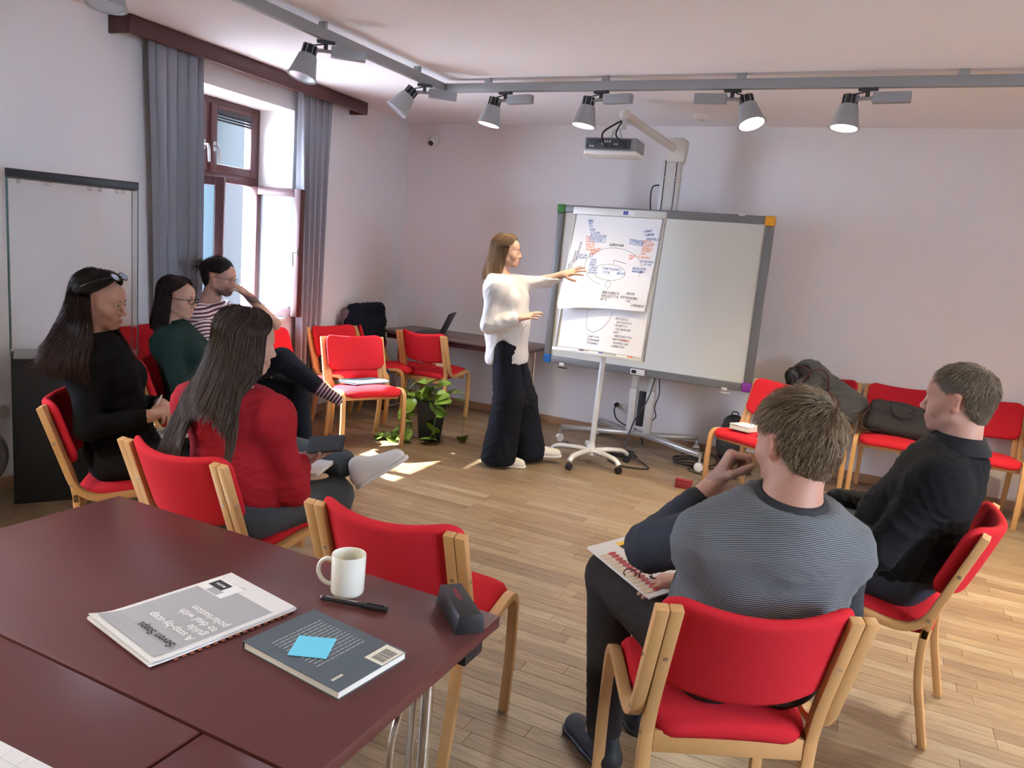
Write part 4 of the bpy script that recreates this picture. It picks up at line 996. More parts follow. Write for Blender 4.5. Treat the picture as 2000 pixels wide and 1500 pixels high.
MB().bb((-0.075, -0.03, 0), (0.075, 0.03, 0.009)).build('body', M_BLACK, tb, bevel=0.003)
MB().bb((-0.07, -0.026, 0.009), (0.07, 0.026, 0.0095)).build('display', plain('dark_display', (0.03, 0.032, 0.035), 0.2), tb)

# ------------------------------------------------------------------ plant in a dark square pot
pl = thing('potted_vine', 'trailing green pothos in a tall black square pot', 'plant', (-3.13, 5.17, 0), R(28))
pb = MB(); 
for s0, s1, z0, z1 in ((0.085, 0.115, 0.0, 0.32),):
    pb.add([(a*s0, b*s0, z0) for a, b in ((-1, -1), (1, -1), (1, 1), (-1, 1))]+[(a*s1, b*s1, z1) for a, b in ((-1, -1), (1, -1), (1, 1), (-1, 1))]+[(a*(s1-0.012), b*(s1-0.012), z1) for a, b in ((-1, -1), (1, -1), (1, 1), (-1, 1))]+[(a*(s1-0.016), b*(s1-0.016), z1-0.05) for a, b in ((-1, -1), (1, -1), (1, 1), (-1, 1))],
           [(3, 2, 1, 0)]+[(k*4+i, k*4+(i+1) % 4, k*4+4+(i+1) % 4, k*4+4+i) for k in range(3) for i in range(4)]+[(12, 13, 14, 15)])
pb.build('pot', mat('pot_black', (0.018, 0.020, 0.022), 0.5, var=0.1, vscale=10), pl, bevel=0.004)
MB().bb((-0.097, -0.097, 0.262), (0.097, 0.097, 0.278)).build('soil', mat('soil', (0.03, 0.02, 0.012), 0.95, bump=0.6, bscale=60), pl)
M_LEAF = mat('pothos_leaf', (0.06, 0.22, 0.02), 0.38, c2=(0.32, 0.46, 0.06), vscale=16, coat=0.2)
M_STEM = plain('pothos_stem', (0.24, 0.30, 0.10), 0.6)
def leaf_mesh():
    out = [(0, 0), (0.35, -0.05), (0.62, 0.10), (0.66, 0.38), (0.45, 0.70), (0.20, 0.92), (0, 1.08)]
    pts = [(x*0.75, y) for x, y in out]; vs = []; fs = []
    for k, (x, y) in enumerate(pts):
        for s in (-1, -0.5, 0, 0.5, 1):
            vs.append((s*x, y+(0.06*abs(s) if k < 2 else 0)*-1, 0.16*abs(s)*x-0.20*y*y))
    for k in range(len(pts)-1):
        for i in range(4):
            a = k*5+i; fs.append((a, a+1, a+6, a+5))
    n = len(vs); vs += [(x, y, z-0.012) for x, y, z in vs]; fs += [tuple(reversed([i+n for i in f])) for f in fs]
    mb = MB(); mb.add(vs, fs); return mb.mesh('leaf', 80)
LEAF = leaf_mesh()
rg = random.Random(21)
def vine(pts, nleaf, size, t0=0.15):
    P = catmull(pts, 6); MB().tube(P, 0.0028, 5).build('stem', M_STEM, pl)
    for k in range(nleaf):
        t = t0+(1-t0)*k/max(1, nleaf-1); p = P[min(len(P)-1, int(t*(len(P)-1)))]
        s = size*rg.uniform(0.95, 1.5); o = mk('leaf', LEAF, M_LEAF, pl, p)
        az = rg.uniform(-PI, PI); o.rotation_euler = (R(rg.uniform(-55, 25)), R(rg.uniform(-30, 30)), az); o.scale = (s, s, s)
vine([(0, 0, 0.27), (0.0, -0.05, 0.40), (-0.05, -0.13, 0.45)], 8, 0.085)
vine([(0.02, 0, 0.27), (0.03, -0.02, 0.42), (0.06, -0.05, 0.50)], 4, 0.08)
vine([(-0.02, 0.02, 0.27), (-0.05, 0.03, 0.42), (-0.12, 0.02, 0.47), (-0.2, 0.0, 0.40)], 6, 0.075)
vine([(0.05, 0.02, 0.27), (0.14, -0.03, 0.42), (0.24, -0.06, 0.40), (0.27, -0.07, 0.25), (0.26, -0.06, 0.05)], 6, 0.07)
vine([(0.0, -0.06, 0.27), (0.02, -0.14, 0.36), (0.05, -0.17, 0.26), (0.03, -0.16, 0.12), (0.06, -0.17, 0.03)], 7, 0.095)
vine([(-0.05, -0.05, 0.27), (-0.13, -0.12, 0.38), (-0.17, -0.15, 0.26), (-0.17, -0.17, 0.10), (-0.2, -0.2, 0.02)], 8, 0.075)
vine([(-0.06, 0.0, 0.27), (-0.15, -0.03, 0.38), (-0.20, -0.06, 0.20), (-0.22, -0.10, 0.03), (-0.32, -0.14, 0.02), (-0.42, -0.14, 0.03)], 18, 0.085)
vine([(-0.06, 0.03, 0.27), (-0.16, 0.02, 0.36), (-0.22, -0.01, 0.18), (-0.28, -0.03, 0.04), (-0.38, -0.02, 0.03)], 15, 0.08)
vine([(0.04, -0.02, 0.27), (0.09, -0.08, 0.41), (0.14, -0.14, 0.37)], 4, 0.085)

# ------------------------------------------------------------------ display case
fl_ = Vector((-3.97, 2.36, 0)); ca = math.atan2(0.50, 0.31)
dcs = thing('display_case', 'tall glass display case on a black plinth by the window wall', 'display case', fl_, ca)
CW, CD = 0.59, 0.275
MB().bb((0, 0, 0), (CW, CD, 0.785)).build('plinth', M_BLACKM, dcs, bevel=0.003)
MB().bb((-0.01, -0.008, 0.79), (CW+0.01, 0.0, 0.885)).build('rim_panel', M_CASEGL, dcs, smooth=0)
MB().bb((0.012, 0.012, 0.785), (CW-0.012, CD-0.012, 0.80)).build('case_floor', mat('case_floor_grey', (0.35, 0.35, 0.36), 0.5), dcs)
for lo, hi in (((0.006, 0.0, 0.80), (CW-0.006, 0.006, 1.72)), ((0.006, CD-0.006, 0.80), (CW-0.006, CD, 1.72)), ((0, 0, 0.80), (0.006, CD, 1.72)), ((CW-0.006, 0, 0.80), (CW, CD, 1.72))):
    MB().bb(lo, hi).build('glass_panel', M_CASEGL, dcs, smooth=0)
for x in (0.0, CW): 
    for y in (0.0, CD): MB().bb((x-0.003, y-0.003, 0.80), (x+0.003, y+0.003, 1.72)).build('glass_edge', M_GLASSE, dcs, smooth=0)
MB().bb((-0.004, -0.004, 1.705), (CW+0.004, CD+0.004, 1.745)).build('lid', M_BLACK, dcs, bevel=0.002)
for x in (0.05, 0.16, 0.185, 0.37, 0.42, 0.50, 0.53):
    MB().tube([(x+0.008*math.cos(a), CD/2, 1.690+0.010*math.sin(a)) for a in [R(d) for d in range(90, 400, 30)]]+[(x, CD/2, 1.706)], 0.0018, 5).build('hook', M_CHROME, dcs)
# round fan-like wheel edge at the far left
rw = thing('floor_fan', 'dark round floor fan standing at the left edge of the picture', 'fan', (-3.875, 2.075, 0), R(62))
MB().lathe([(0.0, -0.04), (0.12, -0.045), (0.17, -0.03), (0.18, 0.0), (0.17, 0.03), (0.12, 0.045), (0, 0.04)], 36, (0, 0, 0.34), Matrix.Rotation(R(90), 3, 'X')).build('drum', mat('fan_grey', (0.06, 0.062, 0.07), 0.5), rw)
for k in range(5): MB().tube([(0.17*math.cos(t), -0.05, 0.34+0.17*math.sin(t)) for t in [2*PI*i/28 for i in range(28)]] if k == 0 else [((0.03+0.035*k)*math.cos(t), -0.05, 0.34+(0.03+0.035*k)*math.sin(t)) for t in [2*PI*i/28 for i in range(28)]], 0.003, 5, closed=True).build('grille_ring', M_BLACK, rw)
MB().tube([(0, 0, 0.17), (0, 0, 0.02)], 0.018, 10).build('stand', M_BLACK, rw); MB().lathe([(0, 0.0), (0.13, 0.0), (0.13, 0.012), (0.05, 0.03), (0, 0.03)], 28).build('foot', M_BLACK, rw)
# bags, coats and books are added further down
# ================================================================== people
# Bodies and clothes are implicit surfaces (blended round cones and ellipsoids) turned into one continuous mesh each.
V3 = lambda *a: np.array(a, dtype=np.float64)
def nrm(v): v = np.asarray(v, float); return v/max(1e-9, np.linalg.norm(v))
class Soft:
    def __init__(s): s.p = []
    def cone(s, a, b, ra, rb, k=0.02, fd=None, fs=1.0, neg=False):
        s.p.append(('c', np.asarray(a, float), np.asarray(b, float), ra, rb, k, None if fd is None else nrm(fd), fs, neg)); return s
    def ell(s, c, r, k=0.02, Q=None, neg=False):
        s.p.append(('e', np.asarray(c, float), np.asarray(r, float), k, np.eye(3) if Q is None else np.asarray(Q, float), neg)); return s
    def cut(s, pt, n, k=0.006):                      # keep the side n points away from
        s.p.append(('p', np.asarray(pt, float), nrm(n), k)); return s
    def grow(s, g):
        q = Soft()
        for t in s.p:
            t = list(t)
            if t[0] == 'c': t[3] += g; t[4] += g
            elif t[0] == 'e': t[2] = t[2]+g
            q.p.append(tuple(t))
        return q
    def bounds(s, pad=0.03):
        lo = np.full(3, 1e9); hi = np.full(3, -1e9)
        for t in s.p:
            if t[0] == 'c' and not t[8]:
                r = max(t[3], t[4])*max(1, t[7]); lo = np.minimum(lo, np.minimum(t[1], t[2])-r); hi = np.maximum(hi, np.maximum(t[1], t[2])+r)
            elif t[0] == 'e' and not t[5]:
                r = np.sqrt((t[4]**2) @ (t[2]**2)); lo = np.minimum(lo, t[1]-r); hi = np.maximum(hi, t[1]+r)
        return lo-pad, hi+pad
    def field(s, lo, hi, h):
        n = np.maximum(4, np.ceil((hi-lo)/h).astype(int)+1)
        ax = [(lo[i]+h*np.arange(n[i])).astype(np.float32) for i in range(3)]
        D = np.full(tuple(n), 0.5, np.float32)
        for t in s.p:
            if t[0] == 'p':
                d = ((ax[0]-t[1][0])*t[2][0])[:, None, None]+((ax[1]-t[1][1])*t[2][1])[None, :, None]+((ax[2]-t[1][2])*t[2][2])[None, None, :]
                D = smax(D, d.astype(np.float32), t[3]); continue
            if t[0] == 'c': k = t[5]; r = max(t[3], t[4])*max(1.0, t[7]); bl = np.minimum(t[1], t[2])-r; bh = np.maximum(t[1], t[2])+r
            else: k = t[3]; r = np.sqrt((t[4]**2) @ (t[2]**2)); bl = t[1]-r; bh = t[1]+r
            m_ = k+2.5*h; i0 = np.maximum(0, np.floor((bl-m_-lo)/h).astype(int)); i1 = np.minimum(n, np.ceil((bh+m_-lo)/h).astype(int)+1)
            if np.any(i1-i0 < 1): continue
            X = (ax[0][i0[0]:i1[0]])[:, None, None]; Y = (ax[1][i0[1]:i1[1]])[None, :, None]; Z = (ax[2][i0[2]:i1[2]])[None, None, :]
            if t[0] == 'c':
                a, b = t[1].astype(np.float32), t[2].astype(np.float32); ba = b-a; L2 = max(1e-9, float(ba @ ba))
                px, py, pz = X-a[0], Y-a[1], Z-a[2]
                hh = np.clip((px*ba[0]+py*ba[1]+pz*ba[2])/np.float32(L2), 0, 1)
                qx, qy, qz = px-hh*ba[0], py-hh*ba[1], pz-hh*ba[2]
                if t[6] is not None:
                    u = t[6].astype(np.float32); w_ = (qx*u[0]+qy*u[1]+qz*u[2])*np.float32(1/t[7]-1); qx = qx+w_*u[0]; qy = qy+w_*u[1]; qz = qz+w_*u[2]
                d = np.sqrt(qx*qx+qy*qy+qz*qz)-(np.float32(t[3])+hh*np.float32(t[4]-t[3]))
                if t[6] is not None and t[7] < 1: d = d*np.float32(max(t[7], 0.5))
                neg = t[8]
            else:
                c = t[1].astype(np.float32); Q = t[4].astype(np.float32); rr = t[2].astype(np.float32)
                px, py, pz = X-c[0], Y-c[1], Z-c[2]
                l = [(px*Q[0, i]+py*Q[1, i]+pz*Q[2, i])/rr[i] for i in range(3)]
                k0 = np.sqrt(l[0]**2+l[1]**2+l[2]**2)+1e-6; k1 = np.sqrt((l[0]/rr[0])**2+(l[1]/rr[1])**2+(l[2]/rr[2])**2)+1e-6
                d = k0*(k0-1)/k1; neg = t[5]
            S = (slice(i0[0], i1[0]), slice(i0[1], i1[1]), slice(i0[2], i1[2]))
            D[S] = smax(D[S], -d, k) if neg else smin(D[S], d, k)
        return D
    def surf(s, h, lo=None, hi=None):
        if lo is None: lo, hi = s.bounds()
        return nets(s.field(lo, hi, h), lo, h)
def smin(a, b, k):
    t = np.clip(0.5+0.5*(a-b)/np.float32(k), 0, 1); return a*(1-t)+b*t-np.float32(k)*t*(1-t)
def smax(a, b, k): return -smin(-a, -b, k)
def nets(D, lo, h):
    S = D < 0; nx, ny, nz = D.shape
    c = np.zeros((nx-1, ny-1, nz-1), np.int8)
    for i in (0, 1):
        for j in (0, 1):
            for k in (0, 1): c += S[i:nx-1+i, j:ny-1+j, k:nz-1+k]
    act = np.argwhere((c > 0) & (c < 8))
    if len(act) == 0: return np.zeros((0, 3)), np.zeros((0, 4), int)
    idx = np.full(c.shape, -1, np.int32); idx[tuple(act.T)] = np.arange(len(act))
    cor = {}
    for i in (0, 1):
        for j in (0, 1):
            for k in (0, 1): cor[i, j, k] = D[act[:, 0]+i, act[:, 1]+j, act[:, 2]+k]
    acc = np.zeros((len(act), 3)); cnt = np.zeros(len(act))
    for e in ((0, 0, 0, 1, 0, 0), (0, 1, 0, 1, 1, 0), (0, 0, 1, 1, 0, 1), (0, 1, 1, 1, 1, 1), (0, 0, 0, 0, 1, 0), (1, 0, 0, 1, 1, 0), (0, 0, 1, 0, 1, 1), (1, 0, 1, 1, 1, 1),
              (0, 0, 0, 0, 0, 1), (1, 0, 0, 1, 0, 1), (0, 1, 0, 0, 1, 1), (1, 1, 0, 1, 1, 1)):
        a = cor[e[:3]]; b = cor[e[3:]]; m_ = (a < 0) != (b < 0)
        t = np.where(m_, a/np.where(m_, a-b, 1), 0)
        A = np.array(e[:3], float); B = np.array(e[3:], float)
        acc += np.where(m_[:, None], A+(B-A)*t[:, None], 0); cnt += m_
    v = lo+h*(act+acc/cnt[:, None])
    F = []
    for ax_ in range(3):
        a = [slice(None)]*3; b = [slice(None)]*3; a[ax_] = slice(0, -1); b[ax_] = slice(1, None)
        s0 = S[tuple(a)]; s1 = S[tuple(b)]; ch = np.argwhere(s0 != s1)
        o1, o2 = [i for i in range(3) if i != ax_]
        ok = (ch[:, o1] > 0) & (ch[:, o2] > 0) & (ch[:, o1] < D.shape[o1]-1) & (ch[:, o2] < D.shape[o2]-1); ch = ch[ok]
        if len(ch) == 0: continue
        def cell(d1, d2):
            q = ch.copy(); q[:, o1] -= d1; q[:, o2] -= d2; return idx[tuple(q.T)]
        quad = np.stack([cell(1, 1), cell(0, 1), cell(0, 0), cell(1, 0)], 1)
        ins = s0[tuple(ch.T)]; flip = ins if ax_ != 1 else ~ins
        quad[~flip] = quad[~flip][:, ::-1]; F.append(quad)
    return v, np.concatenate(F)
def fast_mesh(name, v, f, smooth=True, attrs=None):
    me = bpy.data.meshes.new(name); n = f.shape[1]
    me.vertices.add(len(v)); me.vertices.foreach_set('co', np.ascontiguousarray(v, np.float32).ravel())
    me.loops.add(f.size); me.loops.foreach_set('vertex_index', f.astype(np.int32).ravel())
    me.polygons.add(len(f)); me.polygons.foreach_set('loop_start', np.arange(0, f.size, n, dtype=np.int32))
    me.polygons.foreach_set('loop_total', np.full(len(f), n, np.int32))
    me.update(calc_edges=True); me.validate()
    if smooth: me.shade_smooth()
    for k, (ty, arr) in (attrs or {}).items():
        a = me.attributes.new(k, ty, 'POINT'); a.data.foreach_set('color' if 'COLOR' in ty else 'value', np.ascontiguousarray(arr, np.float32).ravel())
    return me
def vnormals(v, f):
    n = np.cross(v[f[:, 2]]-v[f[:, 0]], v[f[:, 3]]-v[f[:, 1]]); N = np.zeros_like(v)
    for i in range(4): np.add.at(N, f[:, i], n)
    return N/np.maximum(1e-9, np.linalg.norm(N, axis=1))[:, None]
def relax(v, f, it=2, lam=0.5):
    for _ in range(it):
        A = np.zeros_like(v); c = np.zeros(len(v))
        for i in range(4):
            a, b = f[:, i], f[:, (i+1) % 4]
            np.add.at(A, a, v[b]); np.add.at(c, a, 1)
        v = v*(1-lam)+lam*A/np.maximum(1, c)[:, None]
    return v
def folds(v, f, amp, fr, seed=0, axis=(0, 0, 1)):
    """soft cloth creases: ridges running mostly across `axis`"""
    r = np.random.RandomState(seed); N = vnormals(v, f); ax = nrm(axis); d = np.zeros(len(v))
    for o in range(4):
        a = nrm(ax*1.5+r.normal(size=3)*0.7); b = nrm(r.normal(size=3)); c = nrm(r.normal(size=3)); ff = fr*2.7*(1.0+0.55*o)
        w_ = np.sin(v @ b*ff*0.45+r.rand()*6)*1.5+np.sin(v @ c*ff*0.23+r.rand()*6)*1.2
        s_ = np.sin(v @ a*ff+w_); m_ = 0.5+0.5*np.sin(v @ c*ff*0.35+r.rand()*6)
        d += (1-np.abs(s_))**1.5*m_/(1+0.5*o)
    d -= d.mean(); return v+N*(d*amp*0.8)[:, None]
def frame3(F, U):
    F = nrm(F); U = nrm(np.asarray(U, float)-F*(np.asarray(U, float) @ F)); Rt = np.cross(F, U); return Rt, F, U

class Head:
    """x right, y forward, z up; origin between the ears at eye height"""
    def __init__(s, C, F, U=(0, 0, 1), sc=1.0): s.C = np.asarray(C, float); s.R, s.F, s.U = frame3(F, U); s.sc = sc; s.Q = np.stack([s.R, s.F, s.U], 1)
    def w(s, x, y, z): return s.C+(s.R*x+s.F*y+s.U*z)*s.sc
    def loc(s, p): return ((p-s.C) @ s.Q)/s.sc
    def prims(s, S, neck, male=True, nr=0.056):
        k = s.sc; w = s.w; Q = s.Q
        S.ell(w(0, -0.018, 0.034), V3(0.0765, 0.097, 0.083)*k, 0.02, Q)
        S.ell(w(0, 0.022, -0.035), V3(0.061, 0.064, 0.074)*k, 0.03*k, Q)
        S.ell(w(0, 0.058, 0.038), V3(0.056, 0.030, 0.040)*k, 0.025*k, Q)
        jw = 1.0 if male else 0.90
        S.ell(w(0, 0.062, -0.094), V3(0.024*jw, 0.022, 0.019)*k, 0.026*k, Q)
        for sx in (-1, 1):
            S.cone(w(sx*0.057*jw, -0.008, -0.058), w(sx*0.020, 0.058, -0.097), 0.016*k, 0.014*k, 0.022*k)
            S.ell(w(sx*0.042, 0.055, -0.030), V3(0.022, 0.020, 0.026)*k, 0.022*k, Q)
        S.cone(w(-0.034, 0.076, 0.019), w(0.034, 0.076, 0.019), 0.010*k, 0.010*k, 0.014*k)
        for sx in (-1, 1): S.ell(w(sx*0.032, 0.094, 0.000), V3(0.019, 0.014, 0.0115)*k, 0.012*k, Q, neg=True)
        for sx in (-1, 1): S.ell(w(sx*0.032, 0.071, 0.000), V3(0.0165, 0.0155, 0.0125)*k, 0.004*k, Q)
        S.cone(w(0, 0.082, 0.010), w(0, 0.102, -0.031), 0.0075*k, 0.0095*k, 0.012*k)
        S.ell(w(0, 0.101, -0.034), V3(0.0115, 0.0115, 0.0095)*k, 0.006*k, Q)
        for sx in (-1, 1): S.ell(w(sx*0.012, 0.091, -0.038), V3(0.0085, 0.011, 0.0075)*k, 0.006*k, Q)
        S.ell(w(0, 0.072, -0.066), V3(0.032, 0.020, 0.022)*k, 0.014*k, Q)
        S.cone(w(-0.017, 0.084, -0.0645), w(0.017, 0.084, -0.0645), 0.0062*k, 0.0062*k, 0.006*k)
        S.cone(w(-0.015, 0.083, -0.0765), w(0.015, 0.083, -0.0765), 0.0068*k, 0.0068*k, 0.006*k)
        S.cone(w(-0.021, 0.0915, -0.0705), w(0.021, 0.0915, -0.0705), 0.0022*k, 0.0022*k, 0.003*k, neg=True)
        for sx in (-1, 1):                       # ears
            S.cone(w(sx*0.073, -0.014, -0.022), w(sx*0.082, -0.022, 0.018), 0.011*k, 0.0145*k, 0.006*k, s.R, 0.55)
            S.cone(w(sx*0.072, -0.010, -0.030), w(sx*0.075, -0.011, -0.024), 0.0075*k, 0.0085*k, 0.005*k)
            S.ell(w(sx*0.088, -0.012, 0.004), V3(0.008, 0.0085, 0.016)*k, 0.005*k, Q, neg=True)
        S.cone(w(0, -0.030, -0.040), neck, nr*k, (nr+0.006)*k, 0.025*k)
    def tint(s, v, base, beard=None):
        L = s.loc(v); c = np.tile(np.asarray(base, float), (len(v), 1))
        lip = np.exp(-((L[:, 0]/0.020)**4))*np.exp(-(((L[:, 2]+0.0705)/0.0105)**4))*(L[:, 1] > 0.074)
        c = c*(1-lip[:, None])+lip[:, None]*np.array([base[0]*0.85, base[1]*0.50, base[2]*0.52])
        warm = np.exp(-(((np.abs(L[:, 0])-0.045)/0.02)**2-((L[:, 2]+0.03)/0.022)**2))*0.0
        ear = ((np.abs(L[:, 0]) > 0.070) & (np.abs(L[:, 2]) < 0.04) & (L[:, 1] < 0.02) & (L[:, 1] > -0.05))[:, None]
        c = np.where(ear, c*np.array([1.05, 0.86, 0.82]), c)
        if beard is not None:
            m_ = ((L[:, 2] < -0.048) & (L[:, 1] > -0.01) & (L[:, 2] > -0.125)).astype(float)*np.clip((-(L[:, 2]+0.048))/0.035, 0, 1)*np.clip((L[:, 1]+0.01)/0.03, 0, 1)*(1-lip)*beard[1]
            c = c*(1-m_[:, None])+m_[:, None]*np.array(beard[0])
        return c
def hand_prims(S, W, d, n, side, curl=(0.35, 0.5, 0.35), spread=0.10, sc=1.0, thumb=0.35, fcurl=None):
    """W wrist, d towards the knuckles, n out of the palm; returns a dict of key points"""
    W = np.asarray(W, float); d = nrm(d); n = nrm(np.asarray(n, float)-d*(np.asarray(n, float) @ d)); l = np.cross(d, n)*side; k = sc
    kn = {}; pts = [W]
    S.cone(W-d*0.01*k, W+d*0.012*k, 0.026*k, 0.026*k, 0.02*k, n, 0.72)
    defs = ((0.027, 0.088, (0.043, 0.026, 0.021), 0.0088), (0.009, 0.092, (0.047, 0.030, 0.022), 0.0090), (-0.010, 0.087, (0.043, 0.028, 0.021), 0.0086), (-0.027, 0.079, (0.034, 0.021, 0.018), 0.0077))
    tips = []
    for i, (o, ln, seg, r) in enumerate(defs):
        K = W+d*ln*k+l*o*k-n*(0.004 if i in (0, 3) else 0)*-1*k
        S.cone(W+l*o*0.55*k+d*0.012*k, K, 0.0155*k, 0.0115*k, 0.012*k)
        cu = curl if fcurl is None else fcurl[i]
        sp = spread*(1.5-i)/1.5
        dd = nrm(d*math.cos(sp)+l*math.sin(sp)); p = K; a = 0
        for j, (sl, cj) in enumerate(zip(seg, cu)):
            a += cj; q = p+(dd*math.cos(a)+n*math.sin(a))*sl*k
            S.cone(p, q, r*k*(1-0.08*j), r*k*(0.92-0.08*j), 0.003*k); p = q; pts.append(q)
        tips.append(p)
    t0 = W+d*0.022*k+l*0.020*k+n*0.004*k
    dirs = [nrm(d*0.62+l*0.72+n*thumb), nrm(d*0.85+l*0.35+n*(thumb+0.15)), nrm(d*0.95+l*0.12+n*(thumb+0.25))]
    p = t0; S.ell(W+d*0.035*k+l*0.024*k+n*0.010*k, V3(0.016, 0.024, 0.014)*k, 0.012*k, np.stack([l, d, n], 1))
    for dv_, sl, r0, r1 in zip(dirs, (0.040, 0.032, 0.026), (0.0135, 0.0112, 0.0100), (0.0112, 0.0100, 0.0078)):
        q = p+dv_*sl*k; S.cone(p, q, r0*k, r1*k, 0.006*k); p = q; pts.append(q)
    pts = np.array(pts); return dict(lo=pts.min(0)-0.03, hi=pts.max(0)+0.03, tips=tips, thumb=p, palm=W+d*0.05*k+n*0.018*k)

def strands(paths, r0, r1, cols, name, mt, parent):
    """paths (S,K,3): thin three-sided hairs in one mesh"""
    P = np.asarray(paths, float); S_, K, _ = P.shape
    T = np.gradient(P, axis=1); T /= np.maximum(1e-9, np.linalg.norm(T, axis=2, keepdims=True))
    up = np.array([0.31, 0.17, 0.93]); A = np.cross(T, up); A /= np.maximum(1e-6, np.linalg.norm(A, axis=2, keepdims=True)); B = np.cross(T, A)
    rr = (r0+(r1-r0)*np.linspace(0, 1, K)**1.6)[None, :, None]
    ring = np.stack([P+rr*(A*math.cos(a)+B*math.sin(a)) for a in (0, 2.094, 4.189)], 2)      # S,K,3,3
    v = ring.reshape(-1, 3); base = (np.arange(S_)*K*3)[:, None, None]; kk = (np.arange(K-1)*3)[None, :, None]; j = np.arange(3)[None, None, :]; j2 = (j+1) % 3
    f = np.stack([base+kk+j, base+kk+j2, base+kk+3+j2, base+kk+3+j], -1).reshape(-1, 4)
    c = np.repeat(np.asarray(cols, float), K*3, axis=0); c = np.concatenate([c, np.ones((len(c), 1))], 1)
    o = mk(name, fast_mesh(name, v, f, True, {'tint': ('FLOAT_COLOR', c)}), mt, parent); return o
M_HAIR = mat('hair', (1, 1, 1), 0.55, attr='tint', spec=0.22)
def skin_mat(name): return mat(name, (1, 1, 1), 0.50, attr='tint', var=0.05, vscale=30, bump=0.06, bscale=350, spec=0.35)
M_SKIN = skin_mat('skin')
def hair_cols(n, c0, c1, r):
    t = r.rand(n, 1); return (np.asarray(c0)*(1-t)+np.asarray(c1)*t)*(0.8+0.4*r.rand(n, 1))
SKC, SKR = V3(0, -0.018, 0.034), V3(0.0765, 0.097, 0.083)
def short_hair(H, parent, c0, c1, n, seed, length=0.026, whorl=(0.02, -0.6, 0.8), lift=0.35, line=None, rad=0.0008, grow=0.010, backlen=None):
    """scalp cap plus hairs radiating from the whorl; `line` tells where hair grows (head-local points)"""
    r = np.random.RandomState(seed); k = H.sc
    if line is None:
        def line(L): return (L[:, 2] > 0.075-0.9*np.clip(0.075-L[:, 1], 0, 0.085)-1.3*np.clip(-0.010-L[:, 1], 0, 0.06)) & ((L[:, 1] < 0.066))
    # cap
    C = Soft(); g = grow
    C.ell(H.w(0, -0.019, 0.036), (SKR+g)*k, 0.01, H.Q); C.ell(H.w(0, -0.060, -0.030), V3(0.058+g*0.4, 0.042+g*0.6, 0.060)*k, 0.03*k, H.Q)
    v, f = C.surf(0.0045)
    L = H.loc(v); keep = line(L) & ~((np.abs(L[:, 0]) > 0.058) & (L[:, 1] > -0.042) & (L[:, 1] < 0.045) & (L[:, 2] < 0.030)); fk = keep[f].all(1); f2 = f[fk]
    use = np.unique(f2); mp_ = np.full(len(v), -1); mp_[use] = np.arange(len(use)); v2 = v[use]; f2 = mp_[f2]
    cc = np.tile(np.asarray(c0)*0.75, (len(v2), 1)); cc = np.concatenate([cc, np.ones((len(v2), 1))], 1)
    ho = mk('hair', fast_mesh('hair', v2, f2, True, {'tint': ('FLOAT_COLOR', cc)}), M_HAIR, parent)
    N = vnormals(v2, f2); pick = r.randint(0, len(v2), n); p0 = v2[pick]+r.normal(size=(n, 3))*0.0022; nn = N[pick]
    wd = H.Q @ nrm(whorl); wp = H.C+H.Q @ (SKC*k)+wd*0.09*k
    t = p0-wp; t -= nn*np.sum(t*nn, 1, keepdims=True); t /= np.maximum(1e-6, np.linalg.norm(t, axis=1, keepdims=True))
    sw = np.cross(nn, t); t = t+sw*0.25+r.normal(size=(n, 3))*0.22; t -= nn*np.sum(t*nn, 1, keepdims=True); t /= np.maximum(1e-6, np.linalg.norm(t, axis=1, keepdims=True))
    ln = length*(0.7+0.6*r.rand(n))
    Lz = H.loc(p0); ln = ln*np.clip(0.35+(Lz[:, 2]+0.05)/0.10, 0.3, 1.0)*np.where((np.abs(Lz[:, 0]) > 0.055) & (Lz[:, 2] < 0.07) & (Lz[:, 1] > -0.05), 0.40, 1.0)
    u = np.linspace(0, 1, 6)[None, :, None]
    P = p0[:, None, :]-nn[:, None, :]*0.003+t[:, None, :]*(ln[:, None, None]*u)+nn[:, None, :]*(ln[:, None, None]*lift*(0.5+r.rand(n))[:, None, None]*u*(1.3-0.75*u))
    strands(P, rad, rad*0.35, hair_cols(n, c0, c1, r), 'hair_strands', M_HAIR, ho)
    return ho
